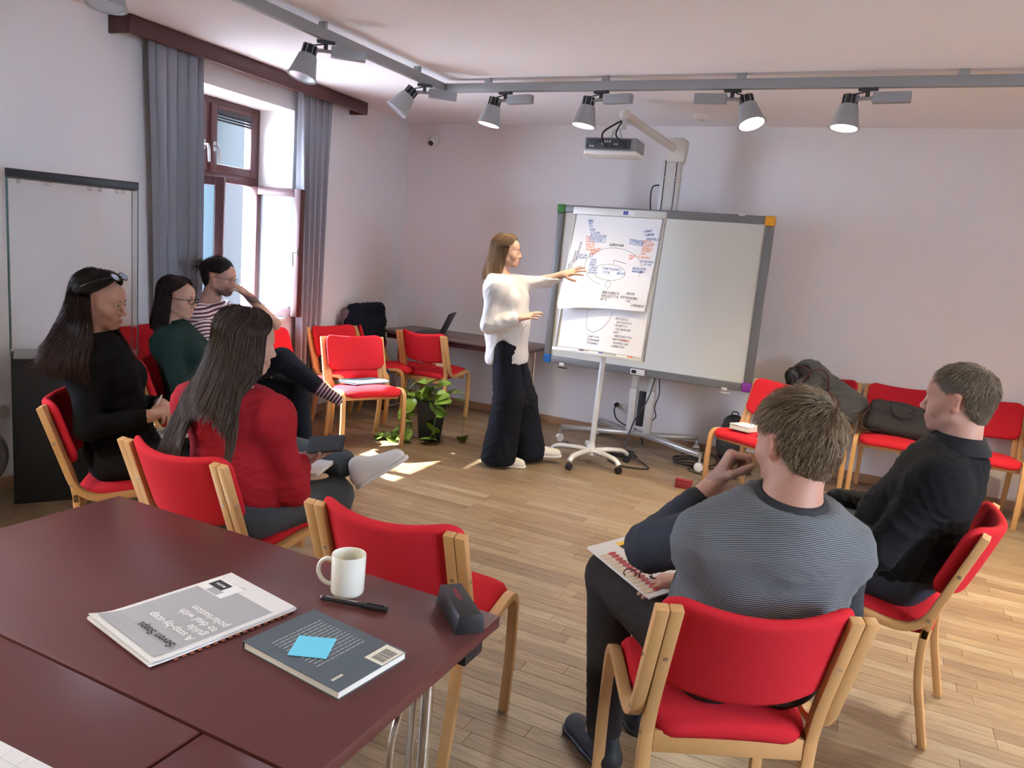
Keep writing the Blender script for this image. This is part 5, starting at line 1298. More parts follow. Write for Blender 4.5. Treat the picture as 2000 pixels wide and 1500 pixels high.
def long_hair(H, parent, c0, c1, n, seed, length=0.45, drift=(0, 0, 0), face=(0.25, 1.35), spread=1.0, wave=0.004, gap=0.011, rad=0.0009, tipc=None, down=(0, 0, -1), part=0.0, squash=1.0, lens=None, push=None, hl=0.50, ride=0.020, fan=None):
    """hair combed from a parting over the skull, then hanging; one shell and many strands"""
    r = np.random.RandomState(seed); k = H.sc; dn = nrm(down); drift = np.asarray(drift, float)
    ra, rb, rc = SKR+gap
    if not isinstance(spread, tuple): spread = (spread, spread)
    def path(phi, uu, off, lfac):
        # phi: -pi..pi from the front; uu in 0..1 along the hair
        phi = phi[:, None]; sgn = np.sign(phi); ap = np.abs(phi)
        tA = np.clip(uu/0.34, 0, 1)[None, :]; tB = np.clip((uu-0.34)/0.66, 0, 1)[None, :]
        th = R(4)+(R(88)-R(4))*tA
        lim = face[0]+(face[1]-face[0])*np.clip((tA-hl)/(0.97-hl), 0, 1)**0.9
        ph = lim+(ap-0)*(PI-lim)/PI
        sx = np.sin(th)*np.sin(ph)*sgn; sy = np.sin(th)*np.cos(ph); sz = np.cos(th)
        pa = part*(1-tA)
        x = (ra+off[:, None])*sx+pa; y = (rb+off[:, None])*sy-0.018+ride*(1-tA)*np.cos(ph); z = (rc+off[:, None])*sz+0.034
        W = H.C+((x[..., None]*H.R+y[..., None]*H.F+z[..., None]*H.U)*k)
        s_ = tB*length*lfac[:, None]
        fall = s_[..., None]*dn
        q = tB[..., None]
        W = W+fall+drift*q**1.3+(x[..., None]*H.R*(spread[0]-1)+(y+0.02)[..., None]*H.F*(spread[1]-1))*k*q**1.5
        W = W+(np.sin(s_*38+phi*5)[..., None]*H.R+np.cos(s_*31+phi*7)[..., None]*H.F)*wave*q
        if fan is not None: W = W+H.F*(fan(ph)*tB**1.5)[..., None]
        if push is not None: W = push(W, q)
        return W
    uu = np.linspace(0, 1, 34); m_ = 72
    phs = np.linspace(-PI, PI, m_); phs = np.where(np.abs(phs) < 1e-3, 1e-3, phs)
    lf = np.ones(m_)*0.94 if lens is None else lens(phs)*0.94
    inner = path(phs, uu, np.full(m_, -0.006), lf); outer = path(phs, uu, np.zeros(m_), lf)
    v = np.concatenate([outer.reshape(-1, 3), inner.reshape(-1, 3)]); K = len(uu); f = []
    B = m_*K
    seam = m_//2-1                                    # the parting at the front stays open
    for i in range(m_-1):
        for j in range(K-1):
            a = i*K+j; b = a+K
            if i == seam and j > 3: continue
            f.append((a, b, b+1, a+1)); f.append((B+a, B+a+1, B+b+1, B+b))
        a = i*K+K-1; f.append((a, a+K, B+a+K, B+a))
    for i in (seam, seam+1):
        for j in range(3, K-1): a = i*K+j; f.append((a, a+1, B+a+1, B+a))
    f = np.array(f); cc = np.tile(np.asarray(c0)*0.7, (len(v), 1))
    tcol = np.tile(np.linspace(0, 1, K), 2*m_)[:, None]
    if tipc is not None: cc = cc*(1-tcol**1.5)+np.asarray(tipc)*0.75*tcol**1.5
    ho = mk('hair', fast_mesh('hair', v, f, True, {'tint': ('FLOAT_COLOR', np.concatenate([cc, np.ones((len(cc), 1))], 1))}), M_HAIR, parent)
    ph = r.uniform(-PI, PI, n); off = r.uniform(-0.001, 0.006, n)+(r.rand(n) < 0.06)*r.uniform(0, 0.008, n)
    lfac = (0.82+0.22*r.rand(n)) * (1 if lens is None else lens(ph))
    P = path(ph, np.linspace(0.02, 1, 20), off, lfac); P = P+np.cumsum(r.normal(size=P.shape)*0.0009, axis=1)
    cols = hair_cols(n, c0, c1, r)
    o = strands(P, rad, rad*0.5, cols, 'hair_strands', M_HAIR, ho)
    if tipc is not None:
        a = o.data.attributes['tint']; c = np.zeros(len(o.data.vertices)*4, np.float32); a.data.foreach_get('color', c); c = c.reshape(-1, 4)
        t = np.tile(np.repeat(np.linspace(0, 1, 20), 3), n)[:, None]**1.5
        c[:, :3] = c[:, :3]*(1-t)+np.asarray(tipc)*(0.7+0.6*r.rand(len(c), 1))*t; a.data.foreach_set('color', c.ravel())
    return ho
def stripe_mat(name, c_bg, c_st, period, duty, rough=0.85):
    mt = mat(name, c_bg, rough, bump=0.15, bscale=600, spec=0.15); nt = mt.node_tree; N = nt.nodes; L = nt.links; b = N['Principled BSDF']
    a = N.new('ShaderNodeAttribute'); a.attribute_name = 'u'
    d = N.new('ShaderNodeMath'); d.operation = 'DIVIDE'; d.inputs[1].default_value = period; L.new(a.outputs['Fac'], d.inputs[0])
    fr = N.new('ShaderNodeMath'); fr.operation = 'FRACT'; L.new(d.outputs[0], fr.inputs[0])
    lt = N.new('ShaderNodeMath'); lt.operation = 'LESS_THAN'; lt.inputs[1].default_value = duty; L.new(fr.outputs[0], lt.inputs[0])
    mx = N.new('ShaderNodeMix'); mx.data_type = 'RGBA'; mx.inputs[6].default_value = tuple(c_bg)+(1,); mx.inputs[7].default_value = tuple(c_st)+(1,)
    L.new(lt.outputs[0], mx.inputs[0]); L.new(mx.outputs[2], b.inputs['Base Color']); return mt
def cloth(name, S, mt, parent, h=0.008, amp=0.004, fr=28, seed=0, axis=(0, 0, 1), u=None, it=1):
    v, f = S.surf(h); v = relax(v, f, it)
    if amp: v = folds(v, f, amp, fr, seed, axis)
    at = None if u is None else {'u': ('FLOAT', u(v))}
    return mk(name, fast_mesh(name, v, f, True, at), mt, parent)
def torso_prims(S, J, g=0.0, male=True, belly=0.0, hips=True):
    up = nrm(J['neck']-J['pel']); rt = nrm(J['shR']-J['shL']); fw = nrm(np.cross(up, rt)); rt = np.cross(fw, up); Q = np.stack([rt, fw, up], 1)
    P, N = J['pel'], J['neck']; H_ = np.linalg.norm(N-P); ch = P+up*H_*0.64+fw*0.012; wa = P+up*H_*0.30
    b = J.get('build', 1.0); sw = np.linalg.norm(J['shR']-J['shL'])/2
    if hips: S.ell(P+up*0.01, V3(0.165*b+g, 0.118*b+g, 0.115+g), 0.05, Q)
    S.ell(wa+fw*belly, V3((0.150 if male else 0.130)*b+g, (0.108+belly)*b+g, 0.16+g), 0.06, Q)
    S.ell(ch, V3((0.162 if male else 0.140)*b+g, (0.112 if male else 0.105)*b+g, 0.175+g), 0.06, Q)
    if not male:
        for sx in (-1, 1): S.ell(ch+rt*sx*0.065+fw*0.075-up*0.01, V3(0.055+g, 0.055+g, 0.058+g), 0.04, Q)
    for sx, s_ in ((-1, 'shL'), (1, 'shR')):              # flanks
        fo_ = J.get('flank', 0.092); S.cone(J[s_]-rt*sx*fo_-up*0.085, P+rt*sx*(0.177-fo_)*b+up*0.08, (0.070 if male else 0.058)*b+g, (0.078 if male else 0.066)*b+g, 0.05, fw, 1.15)
    for s_ in ('shL', 'shR'):
        S.cone(N-up*0.045, J[s_], 0.058*b+g, J.get('shr', 0.060)*b+g, 0.05); S.cone(ch+up*0.03, J[s_]-up*0.03, 0.085*b+g, 0.060*b+g, 0.05)
    S.cone(N+up*0.0-fw*0.01, N-up*0.10, 0.060+g, 0.10+g, 0.04, rt, 1.25)
    return up, rt, fw
def arm_prims(S, J, side, g=0.0, b=1.0, to=1.0, frm=0.0, start='sh'):
    a, e, w_ = J['sh'+side], J['el'+side], J['wr'+side]
    S.cone(a, e, (0.050*b+g), (0.040*b+g), 0.045)
    S.cone(e, e+(w_-e)*to, (0.041*b+g), ((0.041+(0.027-0.041)*to)*b+g), 0.02)
def leg_prims(S, J, side, g=0.0, b=1.0, to=1.0):
    h_, k_, a_ = J['hip'+side], J['kn'+side], J['an'+side]
    S.cone(h_, k_, 0.086*b+g, 0.058*b+g, 0.04); S.cone(k_, k_+(a_-k_)*to, 0.057*b+g, (0.057+(0.036-0.057)*to)*b+g, 0.025)
def eye_parts(H, parent, iris=(0.10, 0.055, 0.03), brow=(0.05, 0.03, 0.02)):
    k = H.sc
    for sx in (-1, 1):
        c = H.w(sx*0.032, 0.0755, 0.000); d_ = H.Q @ nrm((sx*0.08, 1, -0.05))
        e = MB(); Qm = Matrix([list(r_) for r_ in np.stack(frame3(d_, H.U), 1)])     # columns R,F,U
        lat = Qm @ Matrix.Rotation(R(-90), 3, 'X')
        e.lathe([(0.0, -0.0122*k)]+[(0.0122*k*math.sin(t), -0.0122*k*math.cos(t)) for t in [PI*i/10 for i in range(1, 10)]]+[(0.0, 0.0122*k)], 16, Vector(c), lat)
        eo = e.build('eye', mat('eye_white', (0.62, 0.60, 0.57), 0.25), parent, smooth=80)
        i_ = MB(); i_.lathe([(0.0, 0.01235*k), (0.0055*k, 0.0113*k), (0.0058*k, 0.0108*k)], 14, Vector(c), lat, cap=False); i_.build('iris', mat('iris_%.2f' % iris[0], iris, 0.2), eo, smooth=80)
        l_ = MB(); l_.tube([Vector(H.w(sx*(0.032+x), 0.0885-abs(x)*0.25-0.25*x*x*20*0.1, 0.0068-0.45*abs(x)**1.2)) for x in (-0.014, -0.007, 0, 0.007, 0.014)], 0.0011*k, 6); l_.build('eyelid', mat('lash_dark', (0.02, 0.013, 0.01), 0.6), parent)
        b_ = MB(); b_.tube([Vector(H.w(sx*x, y, z)) for x, y, z in ((0.014, 0.0925, 0.0195), (0.026, 0.0905, 0.0235), (0.038, 0.084, 0.0235), (0.048, 0.074, 0.0185))], [0.0022*k, 0.0026*k, 0.0024*k, 0.0012*k], 6, flat=(1, 0.6)); b_.build('eyebrow', mat('brow_%.3f' % brow[0], brow, 0.7), parent)
def glasses(H, parent, c, r=0.0016, w_=0.024, h_=0.017, yy=0.104, z0=-0.004, name='glasses'):
    m_ = plain('frame_%.2f' % c[0], c, 0.3)
    for sx in (-1, 1):
        pts = [Vector(H.w(sx*(0.032+w_*math.copysign(abs(math.cos(t))**0.7, math.cos(t))), yy-0.010*abs(math.cos(t))*(1 if math.cos(t) > 0 else 0), z0+h_*math.copysign(abs(math.sin(t))**0.7, math.sin(t)))) for t in [2*PI*i/24 for i in range(24)]]
        ro = MB().tube(pts, r*H.sc, 6, closed=True).build(name+'_rim', m_, parent)
        MB().tube([Vector(H.w(sx*x, y, z)) for x, y, z in ((0.057, yy-0.010, z0+0.008), (0.074, 0.070, z0+0.008), (0.081, 0.0, z0+0.010), (0.082, -0.020, z0+0.002), (0.080, -0.032, z0-0.016))], r*H.sc, 6).build(name+'_temple', m_, parent)
    MB().tube([Vector(H.w(x, yy+0.002, z0+0.006)) for x in (-0.009, 0, 0.009)], r*H.sc, 6).build(name+'_bridge', m_, parent)
def shoe(name, heel, toe, up, parent, upper, sole, w_=0.042, laces=None):
    heel, toe = np.asarray(heel, float), np.asarray(toe, float); d = nrm(toe-heel); up = nrm(np.asarray(up, float)-d*(np.asarray(up, float) @ d)); l = np.cross(d, up); L_ = np.linalg.norm(toe-heel)
    S = Soft(); S.cone(heel+d*0.03+up*0.035, toe-d*0.045+up*0.028, 0.034, 0.036, 0.03, l, 1.12); S.cone(heel+d*0.035+up*0.05, heel+d*0.045+up*0.085, 0.036, 0.036, 0.03); S.cone(heel+d*0.07+up*0.07, toe-d*0.08+up*0.035, 0.032, 0.030, 0.03)
    S.cut(heel+up*0.014, -up, 0.004)
    v, f = S.surf(0.0055); o = mk(name, fast_mesh(name, v, f), upper, parent)
    T = Soft(); T.cone(heel+d*0.032+up*0.012, toe-d*0.042+up*0.012, 0.038, 0.041, 0.01, l, 1.1); T.cut(heel+up*0.0, -up, 0.003); T.cut(heel+up*0.020, up, 0.003)
    v, f = T.surf(0.0055); mk('sole', fast_mesh('sole', v, f), sole, o)
    if laces is not None:
        for i in range(4):
            c = heel+d*(0.10+0.025*i)*(L_/0.27)+up*(0.098-0.013*i); MB().tube([Vector(c-l*0.022-up*0.006), Vector(c+up*0.003), Vector(c+l*0.022-up*0.006)], 0.0028, 6).build('lace', laces, o)
    return o
def body(person, J, head, hands, skin, hh=0.0036, male=True, beard=None, nr=0.056):
    """one continuous skin mesh: coarse under the clothes, fine at the head and the hands"""
    S = Soft(); b = J.get('build', 1.0); torso_prims(S, J, -0.012, male)
    for s_ in 'LR': arm_prims(S, J, s_, 0, b*0.96); leg_prims(S, J, s_, -0.012, b)
    for s_ in 'LR': S.cone(J['an'+s_], J['to'+s_], 0.034, 0.024, 0.02)
    head.prims(S, J['neck'], male, nr); regs = [(head.w(0, 0, 0)-0.155*head.sc, head.w(0, 0, 0)+0.155*head.sc)]
    info = {}
    for s_ in 'LR':
        i_ = hand_prims(S, J['wr'+s_], *hands[s_][:2], 1 if s_ == 'R' else -1, **hands[s_][2]); info[s_] = i_; regs.append((i_['lo'], i_['hi']))
    lo, hi = S.bounds(); V_, F_ = S.surf(0.014, lo, hi); Vs, Fs = [V_], []
    cen = V_[F_].mean(1); drop = np.zeros(len(F_), bool)
    for a, c in regs: drop |= ((cen > a+0.006) & (cen < c-0.006)).all(1)
    Fs.append(F_[~drop]); off = len(V_)
    for a, c in regs:
        v, f = S.surf(hh, np.asarray(a), np.asarray(c)); Vs.append(v); Fs.append(f+off); off += len(v)
    V_ = np.concatenate(Vs); F_ = np.concatenate(Fs); col_ = head.tint(V_, skin, beard)
    me = fast_mesh('body', V_, F_, True, {'tint': ('FLOAT_COLOR', np.concatenate([col_, np.ones((len(col_), 1))], 1))})
    mk('body', me, M_SKIN, person); return info
def seat_frame(x, y, th):
    c, s = math.cos(th), math.sin(th)
    return lambda a, b, z: np.array([x+c*a-s*b, y+s*a+c*b, z])
def person(label):
    return thing('person', label, 'person', (0, 0, 0), 0, 'people at the meeting')
def settle(root, loc):
    for c in kids(root): c.location = Vector(c.location)-Vector(loc)
    root.location = loc
WZ = V3(0, 0, 1)
M_BLK_KNIT = mat('black_knit', (0.0075, 0.008, 0.0095), 0.95, var=0.15, vscale=40, bump=0.25, bscale=500, spec=0.12)
M_DKTROU = mat('dark_trousers', (0.013, 0.014, 0.018), 0.9, var=0.1, vscale=30, bump=0.2, bscale=500, spec=0.15)
M_GREEN = mat('dark_green_blouse', (0.008, 0.026, 0.024), 0.8, var=0.12, vscale=20, bump=0.15, bscale=500, spec=0.2)
M_REDJ = mat('red_jacket', (0.33, 0.016, 0.024), 0.9, var=0.10, vscale=30, bump=0.25, bscale=500, spec=0.15)
M_JEANG = mat('grey_blue_jeans', (0.055, 0.068, 0.078), 0.85, var=0.15, vscale=60, bump=0.2, bscale=700)
M_SOLEW = plain('white_rubber', (0.62, 0.60, 0.56), 0.6)
M_SHOEB = plain('black_shoe', (0.014, 0.016, 0.02), 0.6)
M_SHOEW = mat('white_canvas', (0.62, 0.60, 0.56), 0.8, bump=0.2, bscale=500)

# ---------------------------------------------------------------- woman in black, far left
def woman_black():
    p = person('woman in black with long black hair and sunglasses on her head, seated far left')
    L = seat_frame(-2.856, 2.208, -0.832)
    J = dict(pel=L(0, -0.035, 0.545), neck=L(-0.045, -0.165, 1.035), shR=L(0.105, -0.165, 0.935), shL=L(-0.190, -0.15, 0.945), elR=L(0.225, -0.125, 0.70), elL=L(-0.24, -0.03, 0.70), wrR=L(0.135, 0.085, 0.735), wrL=L(-0.02, 0.115, 0.755),
             hipR=L(0.09, -0.06, 0.53), hipL=L(-0.09, -0.06, 0.53), knR=L(0.10, 0.36, 0.545), knL=L(-0.09, 0.37, 0.545), anR=L(0.10, 0.34, 0.12), anL=L(-0.10, 0.36, 0.12), toR=L(0.11, 0.48, 0.04), toL=L(-0.11, 0.50, 0.04), build=0.98)
    H = Head(L(-0.060, -0.130, 1.190), (0.88, 0.46, -0.12), (0.02, 0.0, 1), 0.97)
    sk = (0.42, 0.235, 0.165)
    i = body(p, J, H, {'R': (L(0.03, 0.165, 0.760)-J['wrR'], L(-0.3, 0.1, 0.5)-L(0, 0, 0.8), dict(curl=(0.45, 0.55, 0.4), sc=0.92)), 'L': (L(0.08, 0.17, 0.755)-J['wrL'], L(0.2, 0, 0.4)-L(0, 0, 0.8), dict(curl=(0.5, 0.6, 0.4), sc=0.92))}, sk, male=False, nr=0.050)
    eye_parts(H, p, brow=(0.03, 0.02, 0.018))
    S = Soft(); up, rt, fw = torso_prims(S, J, 0.018, False, 0.01)
    for s_ in 'LR': arm_prims(S, J, s_, 0.013, 0.86, 0.86)
    S.cut(J['neck']+up*0.012, up, 0.01); cloth('sweater', S, M_BLK_KNIT, p, 0.009, 0.006, 24, 3, up)
    S = Soft(); S.ell(J['pel'], V3(0.17, 0.15, 0.10), 0.05)
    for s_ in 'LR': leg_prims(S, J, s_, 0.012)
    cloth('trousers', S, M_DKTROU, p, 0.011, 0.004, 24, 5)
    for s_ in 'LR': shoe('shoe', J['an'+s_]*[1, 1, 0]-nrm(J['to'+s_]-J['an'+s_])*[1, 1, 0]*0.06, J['to'+s_]*[1, 1, 0]+nrm(J['to'+s_]-J['an'+s_])*[1, 1, 0]*0.07, WZ, p, M_SHOEB, M_BLACK)
    back = L(0, -0.17, 0)-L(0, 0, 0)
    def push(W, q):
        rel = W-J['neck']; a = rel @ rt; z = W[..., 2]; t = np.clip((1.10-z)/0.10, 0, 1); need = np.sign(a)*(0.140+0.095*np.clip((1.06-z)/0.12, 0, 1))
        d_ = np.where((np.abs(a) > 0.045) & (np.abs(a) < np.abs(need)), (need-a)*t, 0); return W+d_[..., None]*rt
    long_hair(H, p, (0.012, 0.009, 0.009), (0.032, 0.022, 0.020), 2600, 1, length=0.34, drift=back*0.30, face=(0.30, 1.48), spread=(1.25, 1.60), wave=0.010, gap=0.017, hl=0.34, push=push, fan=lambda a: 0.12*np.clip((2.2-a)/0.8, 0, 1), tipc=(0.045, 0.020, 0.015), rad=0.0010)
    # sunglasses pushed up into the hair
    g = plain('sunglass_frame', (0.02, 0.02, 0.025), 0.25); gl = mat('sunglass_lens', (0.10, 0.16, 0.22), 0.08, 0.3, coat=0.6)
    for sx in (-1, 1):
        C = H.w(sx*0.036, 0.062, 0.124); n_ = nrm(H.Q @ nrm((0, 0.62, 0.75))); Rt, F_, U_ = frame3(n_, H.F)
        ring = [Vector(C+Rt*0.027*math.cos(t)+U_*0.019*math.sin(t)) for t in [2*PI*k/22 for k in range(22)]]
        ro = MB().tube(ring, 0.0032, 8, closed=True).build('sunglasses_rim', g, p); q = MB(); q.add([tuple(x) for x in ring]+[tuple(x+Vector(n_)*0.002) for x in ring], [tuple(range(22)), tuple(range(43, 21, -1))]); q.build('sunglasses_lens', gl, ro)
        MB().tube([Vector(H.w(sx*0.062, 0.056, 0.122)), Vector(H.w(sx*0.094, 0.02, 0.106)), Vector(H.w(sx*0.106, -0.045, 0.065))], 0.0028, 6).build('sunglasses_temple', g, p)
    MB().tube([Vector(H.w(-0.010, 0.068, 0.127)), Vector(H.w(0.010, 0.068, 0.127))], 0.003, 6).build('sunglasses_bridge', g, p)
    settle(p, L(0, 0, 0)*[1, 1, 0])
    nb = thing('notepad', 'small notepad on the lap of the woman in black', 'notepad', tuple(L(0.09, 0.20, 0.655)), -0.832+0.3)
    nb.rotation_euler = (R(12), 0, -0.832+0.3)
    MB().bb((-0.10, -0.075, 0), (0.10, 0.075, 0.012)).build('pages', M_PAPER, nb, bevel=0.001); MB().bb((-0.102, -0.077, -0.003), (0.102, 0.077, 0)).build('cover', M_BLACK, nb)
    a = i['R']['thumb']; pe = thing('white_pen', 'thin white pen held by the woman in black', 'pen', tuple(a), 0)
    d_ = nrm(L(0.02, 0.05, 0.11)-L(0, 0, 0)); MB().tube([Vector(-d_*0.05), Vector(d_*0.075)], 0.004, 10).build('barrel', M_WHITE, pe); MB().tube([Vector(d_*0.075), Vector(d_*0.092)], [0.0045, 0.003], 10).build('cap', M_WHITE, pe)
woman_black()

# ---------------------------------------------------------------- woman in dark green
def woman_green():
    p = person('woman in a dark green blouse with straight dark hair and black glasses')
    L = seat_frame(-3.427, 3.09, -0.95)
    J = dict(pel=L(0, -0.035, 0.545), neck=L(0, -0.155, 0.985), shR=L(0.135, -0.155, 0.900), shL=L(-0.140, -0.14, 0.900), elR=L(0.215, -0.05, 0.655), elL=L(-0.21, -0.02, 0.66), wrR=L(0.09, 0.15, 0.66), wrL=L(-0.05, 0.17, 0.66),
             hipR=L(0.085, -0.06, 0.53), hipL=L(-0.085, -0.06, 0.53), knR=L(0.09, 0.35, 0.54), knL=L(-0.09, 0.36, 0.54), anR=L(0.09, 0.33, 0.12), anL=L(-0.09, 0.35, 0.12), toR=L(0.10, 0.46, 0.04), toL=L(-0.10, 0.48, 0.04), build=0.93)
    H = Head(L(-0.012, -0.125, 1.135), (0.92, 0.38, -0.06), (0, 0, 1), 0.93)
    body(p, J, H, {'R': (L(-0.02, 0.20, 0.66)-J['wrR'], V3(0, 0, -1), dict(sc=0.9)), 'L': (L(0.04, 0.22, 0.66)-J['wrL'], V3(0, 0, -1), dict(sc=0.9))}, (0.44, 0.27, 0.20), 0.0045, False, nr=0.048)
    eye_parts(H, p, brow=(0.03, 0.02, 0.018)); glasses(H, p, (0.012, 0.012, 0.014), 0.0026)
    S = Soft(); up, rt, fw = torso_prims(S, J, 0.016, False)
    for s_ in 'LR': arm_prims(S, J, s_, 0.013, 0.86, 0.92)
    S.cut(J['neck']+up*0.010, up, 0.01); cloth('blouse', S, M_GREEN, p, 0.010, 0.006, 22, 8, rt)
    S = Soft(); S.cone(J['neck']-up*0.028+fw*0.012, J['neck']+up*0.022+fw*0.008, 0.066, 0.058, 0.01); S.cut(J['neck']+up*0.024, up, 0.004); cloth('collar', S, M_GREEN, p, 0.006, 0)
    S = Soft(); S.ell(J['pel'], V3(0.165, 0.145, 0.10), 0.05)
    for s_ in 'LR': leg_prims(S, J, s_, 0.010)
    cloth('trousers', S, M_DKTROU, p, 0.012, 0.003, 24, 5)
    for s_ in 'LR': shoe('shoe', J['an'+s_]*[1, 1, 0]-nrm((J['to'+s_]-J['an'+s_])*[1, 1, 0])*0.06, J['to'+s_]*[1, 1, 0]+nrm((J['to'+s_]-J['an'+s_])*[1, 1, 0])*0.06, WZ, p, M_SHOEB, M_BLACK)
    back = L(0, -1, 0)-L(0, 0, 0)
    long_hair(H, p, (0.016, 0.011, 0.012), (0.040, 0.028, 0.026), 1800, 7, length=0.215, drift=back*0.02, face=(0.25, 1.40), spread=1.10, hl=0.36, wave=0.002, gap=0.010, rad=0.0011)
    er = MB(); c = H.w(0.078, -0.010, -0.045); er.tube([Vector(c+H.U*0.010), Vector(c-H.U*0.012)], [0.0015, 0.004], 8); er.build('earring', M_CHROME, p)
    settle(p, L(0, 0, 0)*[1, 1, 0])
woman_green()

# ---------------------------------------------------------------- man in the striped T-shirt, hand at his face
def man_striped():
    p = person('bearded man with a hair bun in a striped T-shirt, hand at his mouth')
    L = seat_frame(-3.93, 3.72, -1.02)   # body sits a little askew on its chair
    J = dict(pel=L(0.0, -0.03, 0.545), neck=L(0.045, -0.07, 1.055), shR=L(0.24, -0.085, 0.985), shL=L(-0.145, -0.035, 0.985), elR=L(0.33, 0.02, 0.73), elL=V3(-3.600, 3.855, 0.945), wrR=L(0.20, 0.24, 0.68), wrL=V3(-3.705, 3.745, 1.105),
             hipR=L(0.095, -0.05, 0.53), hipL=L(-0.095, -0.05, 0.53), knR=V3(-3.345, 3.66, 0.755), knL=V3(-3.425, 3.90, 0.545), anR=V3(-3.115, 3.765, 0.590), anL=V3(-3.36, 3.93, 0.13), toR=V3(-3.030, 3.835, 0.525), toL=V3(-3.24, 3.99, 0.05), build=1.03)
    H = Head(V3(-3.895, 3.662, 1.225), (0.93, 0.36, -0.10), (0.0, 0.0, 1), 1.0)
    body(p, J, H, {'L': (V3(-3.740, 3.695, 1.160)-J['wrL'], V3(-0.75, -0.55, 0.1), dict(curl=(0.35, 0.45, 0.3))), 'R': (L(0.14, 0.32, 0.66)-J['wrR'], V3(0, 0, -1), dict(curl=(0.4, 0.5, 0.3)))}, (0.44, 0.26, 0.20), 0.0045, True, beard=((0.05, 0.032, 0.026), 0.85))
    eye_parts(H, p, brow=(0.03, 0.02, 0.018)); glasses(H, p, (0.03, 0.028, 0.028), 0.0016, 0.025, 0.018)
    mt = stripe_mat('striped_jersey', (0.58, 0.50, 0.52), (0.075, 0.022, 0.035), 0.024, 0.46)
    S = Soft(); up, rt, fw = torso_prims(S, J, 0.014, True, 0.02); S.cut(J['neck']+up*0.005, up, 0.01)
    P0 = J['pel']; cloth('t_shirt', S, mt, p, 0.010, 0.005, 20, 2, rt, u=lambda v: (v-P0) @ up)
    for s_ in 'LR':
        a, e = J['sh'+s_], J['el'+s_]; d_ = nrm(e-a); S = Soft(); S.cone(a-d_*0.02, a+(e-a)*0.62, 0.070, 0.066, 0.03); cloth('sleeve', S, mt, p, 0.009, 0.003, 24, 4, d_, u=lambda v: (v-a) @ d_)
    S = Soft(); S.ell(J['pel'], V3(0.175, 0.155, 0.11), 0.05)
    for s_ in 'LR': leg_prims(S, J, s_, 0.016, 1.05, 0.86)
    cloth('trousers', S, mat('dark_navy_trousers', (0.009, 0.012, 0.018), 0.9, var=0.12, vscale=20, bump=0.2, bscale=400, spec=0.15), p, 0.010, 0.004, 18, 6)
    sm = stripe_mat('striped_sock', (0.36, 0.30, 0.31), (0.05, 0.012, 0.022), 0.022, 0.55)
    for s_ in 'LR':
        d_ = nrm(J['an'+s_]-J['kn'+s_]); d2 = nrm(J['to'+s_]-J['an'+s_]); S = Soft(); S.cone(J['an'+s_]-d_*0.10, J['an'+s_], 0.044, 0.042, 0.02); S.cone(J['an'+s_], J['to'+s_], 0.042, 0.034, 0.03); a = J['an'+s_]
        cloth('sock', S, sm, p, 0.007, 0.002, 40, 1, u=lambda v: (v-a) @ nrm(d_+d2))
    def ln(L_): return (L_[:, 2] > 0.065-0.95*np.clip(0.07-L_[:, 1], 0, 0.085)-1.2*np.clip(-0.02-L_[:, 1], 0, 0.06)) & (L_[:, 1] < 0.070)
    ho = short_hair(H, p, (0.012, 0.010, 0.010), (0.030, 0.022, 0.020), 1500, 5, 0.05, (0, 0.9, 0.35), 0.05, ln, 0.0009, 0.010)
    S = Soft(); S.ell(H.w(0, -0.118, 0.050), V3(0.034, 0.030, 0.034), 0.01, H.Q); S.cone(H.w(0, -0.10, 0.05), H.w(0, -0.13, 0.035), 0.02, 0.016, 0.01); v, f = S.surf(0.005); v = folds(v, f, 0.003, 120, 3)
    mk('hair_bun', fast_mesh('hair_bun', v, f, True, {'tint': ('FLOAT_COLOR', np.tile([0.016, 0.012, 0.011, 1], (len(v), 1)))}), M_HAIR, p)
    r = np.random.RandomState(3); n = 130; t = r.normal(size=(n, 3)); t /= np.linalg.norm(t, axis=1)[:, None]; t = t+H.Q @ V3(0, -0.7, 0.15); b0 = H.w(0, -0.12, 0.05)+t*0.022; u = np.linspace(0, 1, 6)[None, :, None]
    strands(b0[:, None]+t[:, None]*u*0.030+np.array([0, 0, -0.010])*u**2+r.normal(size=(n, 6, 3))*0.0015, 0.0010, 0.0004, hair_cols(n, (0.012, 0.01, 0.01), (0.04, 0.03, 0.026), r), 'loose_hair', M_HAIR, p)
    settle(p, L(0, 0, 0)*[1, 1, 0])
man_striped()

